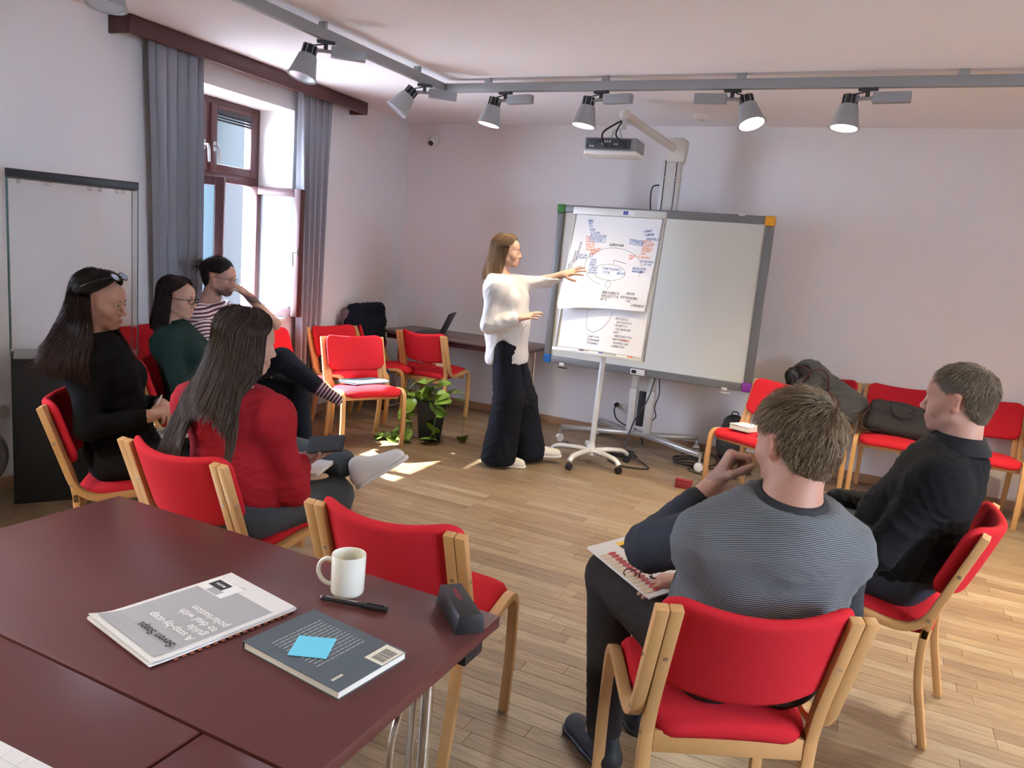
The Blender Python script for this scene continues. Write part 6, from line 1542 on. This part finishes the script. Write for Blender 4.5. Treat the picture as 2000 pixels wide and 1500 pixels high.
# ---------------------------------------------------------------- woman in the red jacket, seen from behind
def woman_red():
    p = person('woman in a red jacket with very long brown hair, holding a phone, seen from behind')
    L = seat_frame(-2.066, 2.033, -0.016)
    J = dict(pel=L(0.05, -0.035, 0.55), neck=L(0.05, -0.055, 0.985), shR=L(0.188, -0.020, 0.905), shL=L(-0.115, -0.085, 0.915), elR=L(0.262, 0.035, 0.625), elL=L(-0.16, 0.10, 0.66), wrR=L(0.125, 0.215, 0.678), wrL=L(-0.02, 0.27, 0.66),
             hipR=L(0.13, -0.04, 0.53), hipL=L(-0.04, -0.04, 0.53), knR=L(0.185, 0.36, 0.515), knL=L(-0.155, 0.37, 0.645), anR=L(0.19, 0.34, 0.12), anL=L(0.285, 0.40, 0.640), toR=L(0.20, 0.46, 0.04), toL=L(0.375, 0.47, 0.675), build=0.95)
    H = Head(L(0.062, -0.015, 1.150), (0.50, 0.86, -0.12), (0.02, 0.0, 1), 0.95)
    i = body(p, J, H, {'R': (V3(0.66, 0.60, 0.46), V3(0.05, -0.70, 0.70), dict(curl=(0.10, 0.30, 0.45), sc=0.92, thumb=0.55)), 'L': (L(0.03, 0.32, 0.66)-J['wrL'], V3(0, 0, -1), dict(sc=0.9))}, (0.46, 0.28, 0.21), 0.004, False, nr=0.048)
    eye_parts(H, p)
    S = Soft(); up, rt, fw = torso_prims(S, J, 0.020, False)
    for s_ in 'LR': arm_prims(S, J, s_, 0.017, 0.86, 0.88)
    S.cut(J['neck']+up*0.012, up, 0.01); cloth('jacket', S, M_REDJ, p, 0.008, 0.006, 24, 11, up)
    S = Soft(); S.ell(J['pel'], V3(0.17, 0.15, 0.10), 0.05)
    leg_prims(S, J, 'R', 0.012); leg_prims(S, J, 'L', 0.012, 1.0, 0.74)
    cloth('jeans', S, M_JEANG, p, 0.009, 0.004, 26, 9)
    d_ = nrm(J['anL']-J['knL']); cu = J['knL']+(J['anL']-J['knL'])*0.73; S = Soft(); S.cone(cu-d_*0.018, cu+d_*0.018, 0.060, 0.058, 0.01); cloth('cuff', S, M_JEANG, p, 0.006, 0.002, 60, 2)
    shoe('shoe', L(0.290, 0.372, 0.560), L(0.430, 0.515, 0.690), L(-0.6, -0.25, 0.75)-L(0, 0, 0), p, M_SHOEW, M_SOLEW, laces=mat('lace_white', (0.66, 0.64, 0.62), 0.8))
    shoe('shoe', L(0.185, 0.285, 0.0), L(0.21, 0.55, 0.0), WZ, p, M_SHOEW, M_SOLEW)
    def push(W, q):                                   # lie on her back instead of passing through it
        z = W[..., 2]; ymax = L(0, 0, 0)[1]-0.155-0.20*np.clip((0.98-z)/0.30, 0, 1)*0.55
        y = W[..., 1]; t = np.clip((1.045-z)/0.06, 0, 1); back = (W[..., 0] < L(0.32, 0, 0)[0])
        W[..., 1] = np.where(back & (y > ymax), y+(ymax-y)*t, y); return W
    long_hair(H, p, (0.028, 0.019, 0.016), (0.080, 0.056, 0.044), 3600, 9, length=0.44, drift=V3(-0.015, -0.09, 0), face=(0.30, 1.05), spread=(1.95, 1.25), hl=0.40, lens=lambda a: 1.0-0.36*np.clip(a/1.6, 0, 1), wave=0.004, gap=0.011, tipc=(0.105, 0.075, 0.060), rad=0.00085, push=push)
    settle(p, L(0, 0, 0)*[1, 1, 0])
    ph = thing('smartphone', 'dark smartphone in the hand of the woman in red', 'phone', tuple(L(0.192, 0.265, 0.748)), 0)
    Rt, F_, U_ = frame3(nrm(V3(0.35, -0.62, 0.70)), V3(-0.35, 0.25, 0.3)); Ml = nrm(V3(0.90, 0.20, 0.25)); n_ = nrm(V3(0.10, -0.72, 0.70)); Ml = nrm(Ml-n_*(Ml @ n_)); B = np.cross(n_, Ml)
    ph.matrix_world = Matrix.Translation(L(0.205, 0.262, 0.752)) @ Matrix([[Ml[k], B[k], n_[k], 0] for k in range(3)]+[[0, 0, 0, 1]])
    MB().prism(rrect(0.150, 0.074, 0.011), -0.004, 0.004).build('body', M_BLACK, ph, bevel=0.0015); MB().prism(rrect(0.145, 0.069, 0.009), 0.004, 0.0044).build('display', mat('phone_display', (0.045, 0.055, 0.06), 0.16), ph)
    bk_ = thing('notebook', 'white notebook on the lap of the woman in red', 'notebook', tuple(L(0.09, 0.30, 0.640)), R(10)); bk_.rotation_euler = (R(8), R(-6), R(10))
    MB().bb((-0.08, -0.11, 0), (0.10, 0.11, 0.010)).build('pages', M_PAPER, bk_, bevel=0.001); MB().bb((-0.082, -0.112, -0.003), (0.102, 0.112, 0)).build('cover', M_WHITE, bk_)
woman_red()
# ---------------------------------------------------------------- man in the grey striped shirt, from behind
def man_grey():
    p = person('man in a fine-striped grey shirt seen from behind, hand at his chin')
    L = seat_frame(-0.256, 1.993, 0.483)
    J = dict(pel=L(0.065, -0.025, 0.56), neck=L(0.085, -0.120, 1.015), shR=L(0.245, -0.085, 0.895), shL=L(-0.100, -0.105, 0.900), elR=L(0.335, 0.05, 0.66), elL=L(-0.205, 0.045, 0.800), wrR=L(-0.045, 0.135, 0.670), wrL=L(-0.040, 0.075, 0.985),
             hipR=L(0.155, -0.05, 0.535), hipL=L(-0.035, -0.05, 0.535), knR=L(-0.02, 0.42, 0.555), knL=L(-0.235, 0.36, 0.575), anR=L(-0.08, 0.46, 0.12), anL=L(-0.225, 0.25, 0.12), toR=L(-0.10, 0.60, 0.04), toL=L(-0.26, 0.33, 0.04), build=1.10, flank=0.060, shr=0.048)
    H = Head(L(0.092, -0.075, 1.146), L(-0.36, 1, -0.12)-L(0, 0, 0), (0, 0, 1), 1.02)
    i = body(p, J, H, {'L': (L(0.30, 0.02, 0.85)-L(0, 0, 0), L(0.9, -0.25, -0.3)-L(0, 0, 0), dict(fcurl=((1.2, 1.3, 0.7), (1.35, 1.4, 0.7), (1.4, 1.45, 0.7), (1.45, 1.45, 0.7)), thumb=0.5)), 'R': (L(-0.16, 0.145, 0.668)-J['wrR'], V3(0, 0, -1), dict(curl=(0.45, 0.6, 0.4)))}, (0.47, 0.245, 0.175), 0.0034, True, beard=((0.22, 0.14, 0.11), 0.5), nr=0.061)
    eye_parts(H, p, brow=(0.10, 0.08, 0.07))
    st = stripe_mat('grey_pinstripe_jersey', (0.050, 0.055, 0.062), (0.26, 0.275, 0.285), 0.0055, 0.40)
    S = Soft(); up, rt, fw = torso_prims(S, J, 0.020, True, 0.03); S.cut(J['neck']+up*0.006-fw*0.01, up, 0.006); S.cut(J['pel']+up*0.03, -up, 0.01)
    P0 = J['pel']
    def uu(v):
        q = v-P0; x = q @ rt; z_ = q @ up; t = np.clip((z_-0.27)/0.10, 0, 1); return z_+0.9*t*np.clip(q @ fw+0.16, 0, 1)+0.002*np.sin(x*25)
    cloth('shirt', S, st, p, 0.0075, 0.006, 17, 5, up, u=uu, it=2)
    S = Soft(); S.cone(J['neck']-up*0.020+fw*0.004, J['neck']+up*0.016+fw*0.008, 0.104, 0.078, 0.006, rt, 1.06); S.cut(J['neck']+up*0.017, up, 0.003); cloth('collar_band', S, M_BLACKM, p, 0.005, 0)
    nv = mat('navy_sleeve', (0.022, 0.026, 0.038), 0.85, var=0.08, vscale=30, bump=0.2, bscale=600)
    for s_ in 'LR':
        S = Soft(); a = J['sh'+s_]; d_ = nrm(J['el'+s_]-a); S.cone(a+d_*0.02, J['el'+s_], 0.074, 0.066, 0.03); S.cone(J['el'+s_], J['el'+s_]+(J['wr'+s_]-J['el'+s_])*0.62, 0.062, 0.046, 0.02); cloth('sleeve', S, nv, p, 0.008, 0.005, 26, 6, d_)
        S = Soft(); a = J['el'+s_]+(J['wr'+s_]-J['el'+s_])*0.58; b_ = J['el'+s_]+(J['wr'+s_]-J['el'+s_])*0.70; S.cone(a, b_, 0.045, 0.042, 0.004); cloth('cuff', S, M_BLACKM, p, 0.006, 0)
    S = Soft(); S.ell(J['pel'], V3(0.19, 0.17, 0.11), 0.05)
    for s_ in 'LR': leg_prims(S, J, s_, 0.018, 1.05)
    cloth('trousers', S, mat('dark_brown_trousers', (0.030, 0.026, 0.025), 0.9, spec=0.15, var=0.10, vscale=30, bump=0.2, bscale=500), p, 0.009, 0.003, 20, 9)
    for s_ in 'LR':
        d_ = nrm((J['to'+s_]-J['an'+s_])*[1, 1, 0]); a = J['an'+s_]*[1, 1, 0]; shoe('shoe', a-d_*0.075, a+d_*0.20, WZ, p, M_SHOEB, M_BLACK)
    def ln(L_): return (L_[:, 2] > 0.070-0.9*np.clip(0.075-L_[:, 1], 0, 0.080)-1.15*np.clip(-0.012-L_[:, 1], 0, 0.075)) & (L_[:, 1] < 0.068)
    short_hair(H, p, (0.115, 0.080, 0.052), (0.42, 0.32, 0.20), 7500, 3, 0.036, (0.42, -0.62, 0.55), 0.40, ln, 0.00075, 0.011)
    settle(p, L(0, 0, 0)*[1, 1, 0])
    # brochure with matches on his lap, spectacles in his hand
    br = thing('brochure', 'white brochure with a row of red matches on the lap of the man in grey', 'brochure', tuple(L(-0.10, 0.30, 0.662)), 0)
    br.matrix_world = Matrix.Translation(L(-0.155, 0.245, 0.668)) @ Matrix.Rotation(0.483+R(28), 4, 'Z') @ Matrix.Rotation(R(-6), 4, 'Y') @ Matrix.Rotation(R(6), 4, 'X')
    MB().bb((-0.115, -0.15, 0), (0.115, 0.15, 0.006)).build('pages', M_PAPER, br, bevel=0.001)
    cvm = MB().bb((-0.116, -0.151, 0.006), (0.116, 0.151, 0.0068)).build('cover', M_PAPER, br)
    for k in range(13):
        y = -0.125+0.0175*k; st_ = MB(); st_.bb((-0.112, y-0.0055, 0.0069), (-0.080, y+0.0055, 0.0078)); so_ = st_.build('match_stick', plain('match_wood', (0.66, 0.52, 0.36), 0.7), cvm); hd_ = MB(); hd_.prism([(0.014*math.cos(t)-0.068, y+0.0072*math.sin(t)) for t in [2*PI*j/12 for j in range(12)]], 0.0069, 0.0085); hd_.build('match_head', plain('match_red', (0.42, 0.03, 0.05), 0.6), so_)
    lo_ = MB().bb((-0.020, 0.095, 0.0069), (0.020, 0.132, 0.0074)).build('logo_block', plain('logo_yellow', (0.80, 0.48, 0.03), 0.6), cvm); MB().bb((-0.020, 0.095, 0.0075), (0.020, 0.113, 0.0078)).build('logo_field', M_INK, lo_)
    tp = i['R']['palm']; pe = thing('spectacles', 'folded dark spectacles dangling from the hand of the man in grey', 'spectacles', tuple(tp), 0.3)
    MB().tube(catmull([(-0.075, 0.0, 0.020), (-0.02, 0, 0.005), (0.03, 0.01, 0.012), (0.06, 0.01, 0.0)], 5), 0.0022, 6).build('temple', M_BLACK, pe)
    for x in (-0.085, -0.13):
        MB().tube([(x+0.018*math.cos(t), 0.004, 0.018+0.013*math.sin(t)) for t in [2*PI*k/18 for k in range(18)]], 0.0018, 6, closed=True).build('rim', M_BLACK, pe)
man_grey()

# ---------------------------------------------------------------- man in black, right
def man_black():
    p = person('man in a black polo shirt with short greying hair, seated at the right')
    L = seat_frame(0.175, 3.04, 1.40)
    J = dict(pel=L(0.0, -0.03, 0.56), neck=L(0.0, -0.150, 1.015), shR=L(0.175, -0.135, 0.925), shL=L(-0.175, -0.125, 0.920), elR=L(0.26, 0.04, 0.68), elL=L(-0.265, 0.010, 0.655), wrR=L(0.10, 0.25, 0.69), wrL=L(-0.10, 0.235, 0.69),
             hipR=L(0.095, -0.05, 0.535), hipL=L(-0.095, -0.05, 0.535), knR=L(0.06, 0.47, 0.665), knL=L(-0.11, 0.38, 0.545), anR=L(-0.10, 0.56, 0.36), anL=L(-0.11, 0.36, 0.12), toR=L(-0.16, 0.66, 0.30), toL=L(-0.12, 0.50, 0.04), build=1.08)
    H = Head(L(0.012, -0.115, 1.180), L(0.16, 1, -0.06)-L(0, 0, 0), (0, 0, 1), 1.02)
    body(p, J, H, {'L': (L(0.0, 0.30, 0.70)-J['wrL'], V3(0, 0, -1), dict(curl=(0.4, 0.5, 0.3))), 'R': (L(0.0, 0.31, 0.69)-J['wrR'], V3(0, 0, -1), dict(curl=(0.4, 0.5, 0.3)))}, (0.48, 0.265, 0.195), 0.0036, True, beard=((0.30, 0.18, 0.14), 0.4), nr=0.060)
    eye_parts(H, p, brow=(0.10, 0.08, 0.07))
    mt = mat('black_pique', (0.009, 0.010, 0.012), 0.9, var=0.12, vscale=30, bump=0.3, bscale=700, spec=0.18)
    S = Soft(); up, rt, fw = torso_prims(S, J, 0.024, True, 0.03)
    for s_ in 'LR': arm_prims(S, J, s_, 0.022, 0.98, 0.90)
    S.cut(J['neck']+up*0.006, up, 0.008); cloth('polo_shirt', S, mt, p, 0.008, 0.008, 20, 12, up, it=2)
    u2 = nrm(up+fw*0.22); f2 = nrm(fw-u2*(fw @ u2)); Qc = Matrix([[rt[i_], f2[i_], u2[i_]] for i_ in range(3)])
    cm = mat('black_collar', (0.013, 0.014, 0.016), 0.75, bump=0.2, bscale=600, spec=0.25)
    MB().lathe([(0.069, 0.0), (0.070, 0.040), (0.073, 0.045), (0.079, 0.043), (0.104, 0.002), (0.106, -0.008), (0.098, -0.010), (0.080, 0.02), (0.069, 0.0)], 40, Vector(J['neck']+up*0.004+fw*0.006), Qc, cap=False).build('collar', cm, p, smooth=50)
    S = Soft(); S.ell(J['pel'], V3(0.18, 0.165, 0.11), 0.05)
    for s_ in 'LR': leg_prims(S, J, s_, 0.018, 1.03)
    cloth('jeans', S, mat('dark_blue_jeans', (0.016, 0.022, 0.034), 0.85, var=0.15, vscale=50, bump=0.2, bscale=600), p, 0.009, 0.003, 20, 4)
    for s_ in 'LR':
        d_ = nrm(J['to'+s_]-J['an'+s_]) if s_ == 'R' else nrm((J['to'+s_]-J['an'+s_])*[1, 1, 0]); a = J['an'+s_]-V3(0, 0, 0.12 if s_ == 'L' else 0.06)
        shoe('shoe', a-d_*0.07, a+d_*0.20, WZ, p, M_SHOEB, M_BLACK)
    def ln(L_): return (L_[:, 2] > 0.082-0.95*np.clip(0.075-L_[:, 1], 0, 0.085)-1.15*np.clip(-0.012-L_[:, 1], 0, 0.075)) & (L_[:, 1] < 0.060)
    short_hair(H, p, (0.11, 0.085, 0.062), (0.36, 0.29, 0.20), 6000, 13, 0.024, (0.05, -0.55, 0.75), 0.25, ln, 0.0008, 0.008)
    settle(p, L(0, 0, 0)*[1, 1, 0])
man_black()

# ---------------------------------------------------------------- presenter
def presenter():
    p = person('woman presenter in a white blouse and wide black trousers pointing at the flipchart')
    F = nrm(V3(0.93, 0.36, 0)); Rt = V3(F[1], -F[0], 0)
    B = V3(-2.345, 4.93, 0)
    def L(a, b, z): return B+Rt*a+F*b+V3(0, 0, z)
    J = dict(pel=L(0, -0.045, 0.915), neck=V3(-2.455, 4.885, 1.395), shR=V3(-2.425, 4.745, 1.305), shL=V3(-2.405, 5.045, 1.335), elR=V3(-2.425, 4.680, 1.035), elL=V3(-2.205, 5.120, 1.375), wrR=V3(-2.235, 4.755, 1.105), wrL=V3(-2.065, 5.075, 1.430),
             hipR=L(0.085, -0.04, 0.88), hipL=L(-0.085, -0.04, 0.88), knR=L(0.07, 0.01, 0.48), knL=L(-0.11, 0.10, 0.48), anR=L(0.055, -0.03, 0.10), anL=L(-0.15, 0.21, 0.12), toR=L(0.06, 0.12, 0.03), toL=L(-0.16, 0.36, 0.06), build=0.92)
    H = Head(V3(-2.432, 4.900, 1.555), (0.94, 0.34, 0.02), (-0.06, 0, 1), 0.93)
    body(p, J, H, {'R': (V3(-2.150, 4.790, 1.140)-J['wrR'], V3(0.1, 0.55, -0.75), dict(curl=(0.15, 0.22, 0.15), spread=0.22, sc=0.92)), 'L': (V3(-1.975, 5.080, 1.462)-J['wrL'], V3(0.25, 0.6, -0.6), dict(curl=(0.02, 0.12, 0.08), spread=0.40, sc=0.92))}, (0.50, 0.30, 0.215), 0.0048, False, nr=0.046)
    eye_parts(H, p)
    M_BL = mat('white_blouse', (0.56, 0.55, 0.535), 0.65, var=0.03, vscale=20, bump=0.1, bscale=400)
    up = V3(0, 0, 1)
    S = Soft(); torso_prims(S, J, 0.024, False, 0.0, hips=False)
    for s_ in 'LR': arm_prims(S, J, s_, 0.019, 0.86, 0.86)
    P = J['pel']; Q = np.stack([Rt, F, up], 1)
    S.ell(P+V3(0, 0, 0.14), V3(0.175, 0.145, 0.20), 0.06, Q); S.cone(P+V3(0, 0, 0.12), P-V3(0, 0, 0.11)+F*0.01, 0.140, 0.158, 0.06, Rt, 1.15)
    S.cut(J['neck']+up*0.0, up, 0.01); S.cut(P-V3(0, 0, 0.155), -up+F*0.10, 0.006)
    S.ell(P+Rt*0.25-F*0.01-V3(0, 0, 0.18), (0.22, 0.070, 0.22), 0.02, Q, neg=True)
    cloth('blouse', S, M_BL, p, 0.0075, 0.0055, 22, 21, Rt, it=2)
    S = Soft(); S.ell(P-V3(0, 0, 0.02), V3(0.150, 0.125, 0.13), 0.05, Q)
    for s_ in 'LR':
        h_, k_, a_ = J['hip'+s_], J['kn'+s_], J['an'+s_]; low = a_*[1, 1, 0]+V3(0, 0, 0.055 if s_ == 'R' else 0.085)+(F*0.005 if s_ == 'R' else -F*0.03)
        S.cone(h_, k_, 0.098, 0.108, 0.05); S.cone(k_, low, 0.108, 0.130, 0.03); S.cut(V3(0, 0, 0.022), -up, 0.01)
    cloth('trousers', S, mat('navy_black_trousers', (0.008, 0.0095, 0.015), 0.85, var=0.12, vscale=20, bump=0.1, bscale=300, spec=0.2), p, 0.011, 0.008, 16, 31, Rt)
    M_CV = mat('cream_canvas', (0.62, 0.59, 0.52), 0.8, bump=0.2, bscale=500)
    shoe('shoe', L(0.055, -0.07, 0), L(0.062, 0.185, 0), WZ, p, M_CV, M_SOLEW, laces=M_SOLEW)
    shoe('shoe', L(-0.15, 0.185, 0.035), L(-0.165, 0.440, 0.052), WZ+F*-0.05, p, M_CV, M_SOLEW, laces=M_SOLEW)
    long_hair(H, p, (0.060, 0.036, 0.022), (0.17, 0.105, 0.060), 2200, 4, length=0.235, drift=-F*0.045, face=(0.25, 1.25), spread=(1.05, 0.95), hl=0.36, wave=0.004, gap=0.012, tipc=(0.34, 0.22, 0.12), rad=0.0011)
    MB().tube([Vector(J['wrR']+(J['wrR']-J['elR'])*0.0+Vector(Rt)*0) , Vector(J['wrR']+nrm(J['wrR']-J['elR'])*0.001)], 0.001, 4)
    settle(p, B)
presenter()
# ------------------------------------------------------------------ bags, coats and books on the chairs
def soft_obj(name, S, mt, parent, h=0.008, amp=0.004, fr=30, seed=0, it=1):
    v, f = S.surf(h); v = relax(v, f, it)
    if amp: v = folds(v, f, amp, fr, seed)
    return mk(name, fast_mesh(name, v, f), mt, parent)
def at0(label, name, cat, loc, group=None): return thing(name, label, cat, tuple(loc), 0, group)
# grey felt tote with brown handles, standing on the chair by the back wall
tt = at0('slouching grey felt tote bag with brown leather handles on a red chair', 'tote_bag', 'bag', (-0.28, 6.12, 0.47))
S = Soft(); Q0 = np.eye(3)
S.ell((-0.13, 0.05, 0.25), (0.155, 0.10, 0.22), 0.05); S.ell((-0.12, 0.06, 0.36), (0.125, 0.085, 0.105), 0.05); S.cone((0.02, 0.10, 0.28), (0.25, 0.10, 0.19), 0.10, 0.07, 0.06, (0, 1, 0), 0.6); S.ell((0.14, 0.06, 0.13), (0.13, 0.07, 0.14), 0.05)
S.cone((-0.24, 0.0, 0.36), (-0.16, -0.02, 0.40), 0.05, 0.05, 0.02, neg=True)
S.cut((0, 0, 0.012), (0, 0, -1), 0.006); S.cut((0, 0.185, 0), (0, 1, 0.0), 0.01)
soft_obj('bag_body', S, M_GREYWOOL, tt, 0.010, 0.010, 14, 4)
S = Soft(); S.ell((-0.235, 0.0, 0.335), (0.060, 0.05, 0.075), 0.02); soft_obj('bag_lining', S, mat('black_liner', (0.016, 0.017, 0.018), 0.3, bump=0.5, bscale=60), tt, 0.007, 0.010, 60, 2)
MB().tube(catmull([(-0.175, -0.03, 0.24), (-0.13, -0.065, 0.36), (-0.06, -0.07, 0.425), (0.01, -0.055, 0.39), (0.03, -0.045, 0.27), (0.02, -0.04, 0.20)], 7), 0.0085, 8, flat=(1.3, 0.8)).build('handle', M_LEATHER, tt, smooth=60)
MB().tube(catmull([(-0.24, 0.02, 0.40), (-0.18, -0.02, 0.425), (-0.12, -0.05, 0.40), (-0.10, -0.06, 0.33)], 7), 0.0075, 8, flat=(1.3, 0.8)).build('handle', M_LEATHER, tt, smooth=60)
S = Soft(); S.cone((0.045, -0.045, 0.24), (0.085, -0.04, 0.17), 0.035, 0.045, 0.02, (0, 1, 0), 0.3); soft_obj('leather_patch', S, M_LEATHER, tt, 0.006, 0.002, 30, 1)
# black laptop bag
lb = at0('black nylon laptop bag leaning on a red chair back', 'laptop_bag', 'bag', (0.25, 6.14, 0.462))
lb.rotation_euler = (R(-16), R(4), R(3))
S = Soft()
S.cone((-0.17, 0, 0.06), (0.17, 0, 0.06), 0.055, 0.055, 0.03); S.cone((-0.16, 0, 0.20), (0.16, 0, 0.20), 0.05, 0.05, 0.03); S.ell((0, 0, 0.13), (0.21, 0.05, 0.13), 0.03); S.cone((-0.175, 0, 0.07), (-0.165, 0, 0.20), 0.05, 0.045, 0.03); S.cone((0.175, 0, 0.07), (0.165, 0, 0.20), 0.05, 0.045, 0.03)
soft_obj('bag_body', S, M_NYLON, lb, 0.009, 0.005, 20, 8)
MB().tube([(-0.20+0.4*k/20, -0.030-0.01*math.sin(PI*k/20), 0.235-0.012*abs(k-10)/10) for k in range(21)], 0.004, 6).build('zip', M_BLACK, lb)
MB().tube(catmull([(-0.075, -0.045, 0.225), (-0.055, -0.070, 0.165), (0.0, -0.078, 0.145), (0.055, -0.070, 0.165), (0.075, -0.045, 0.225)], 6), 0.0085, 8).build('handle', M_BLACK, lb, smooth=60)
MB().tube(catmull([(-0.20, -0.02, 0.20), (-0.245, -0.04, 0.10), (-0.235, -0.05, 0.015), (-0.15, -0.085, 0.012)], 6), 0.006, 6).build('shoulder_strap', M_BLACK, lb)
MB().box((0.16, -0.058, 0.03), (0.012, 0.004, 0.010)).build('buckle', plain('brass', (0.6, 0.4, 0.15), 0.3, metal=0.9), lb)
# little thick notebook on the angled chair
cbk = thing('thick_notebook', 'thick white notebook with yellowed pages on a red chair seat', 'book', (-0.705, 5.365, 0.482), R(-22)); cbk.rotation_euler = (R(-4), 0, R(-20))
MB().bb((-0.075, -0.10, 0), (0.075, 0.10, 0.003)).build('cover', M_OFFW, cbk); MB().bb((-0.072, -0.097, 0.003), (0.072, 0.097, 0.032)).build('pages', M_PAGES, cbk, bevel=0.002); MB().bb((-0.076, -0.101, 0.032), (0.076, 0.101, 0.036)).build('cover', M_PAPER, cbk, bevel=0.001)
# black backpack on the floor by the wall
bp = at0('black backpack on the floor behind the chair with the notebook', 'backpack', 'bag', (-0.93, 6.33, 0))
S = Soft(); S.ell((0, 0, 0.17), (0.125, 0.10, 0.19), 0.04); S.ell((0, -0.06, 0.12), (0.10, 0.06, 0.10), 0.03); S.ell((0, 0.01, 0.33), (0.085, 0.07, 0.07), 0.04); S.cut((0, 0, 0.003), (0, 0, -1), 0.006)
soft_obj('pack_body', S, M_NYLON, bp, 0.010, 0.009, 26, 3); MB().tube(catmull([(-0.03, 0.0, 0.385), (-0.02, 0.0, 0.42), (0.02, 0.0, 0.42), (0.03, 0.0, 0.385)], 6), 0.006, 6).build('loop', M_BLACK, bp)
# dark jacket hung over the back of the corner chair
jk = at0('black jacket hung over the back of the chair in the corner', 'black_jacket', 'jacket', (-4.20, 5.66, 0.45), None)
S = Soft(); qx = nrm((0.20, 0.98, 0)); qn = V3(qx[1], -qx[0], 0)
S.cone(-qx*0.15+V3(0, 0, 0.46), qx*0.15+V3(0, 0, 0.47), 0.070, 0.075, 0.05, qn, 0.8); S.cone(-qx*0.17+V3(0, 0, 0.36), qx*0.16+V3(0, 0, 0.36), 0.075, 0.075, 0.05)
S.cone(-qx*0.13+V3(0, 0, 0.34)+qn*0.03, -qx*0.10+V3(0, 0, 0.05)+qn*0.06, 0.07, 0.06, 0.04); S.cone(qx*0.10+V3(0, 0, 0.34)+qn*0.03, qx*0.12+V3(0, 0, 0.05)+qn*0.05, 0.075, 0.065, 0.04); S.ell(qn*0.045+V3(0, 0, 0.2), (0.08, 0.19, 0.19), 0.05, np.stack([qn, qx, V3(0, 0, 1)], 1))
soft_obj('jacket_body', S, M_NAVY, jk, 0.010, 0.010, 26, 6)
S = Soft(); S.cone(-qx*0.20+V3(0, 0, 0.44)-qn*0.03, -qx*0.19+V3(0, 0, 0.28)-qn*0.02, 0.055, 0.05, 0.03); soft_obj('jacket_lining', S, mat('mauve_lining', (0.13, 0.095, 0.11), 0.8), jk, 0.009, 0.004, 26, 2)
# navy clothes on the seat of the chair by the curtain
nj = at0('crumpled navy jacket lying on a red chair seat behind the sunlit chair', 'navy_jacket', 'jacket', (-3.97, 5.13, 0.47))
S = Soft(); S.ell((0.0, 0.02, 0.045), (0.19, 0.20, 0.055), 0.04); S.cone((-0.12, -0.12, 0.07), (0.05, 0.15, 0.08), 0.06, 0.06, 0.04); S.cone((0.10, 0.08, 0.06), (0.22, 0.24, -0.04), 0.055, 0.045, 0.04); S.cone((0.05, -0.10, 0.08), (-0.14, 0.10, 0.10), 0.05, 0.05, 0.03)
S.cut((0, 0, -0.10), (0, 0, -1), 0.01); soft_obj('jacket_body', S, mat('navy_blue_cloth', (0.016, 0.022, 0.055), 0.8, var=0.15, vscale=30, bump=0.2, bscale=300), nj, 0.009, 0.013, 34, 12)
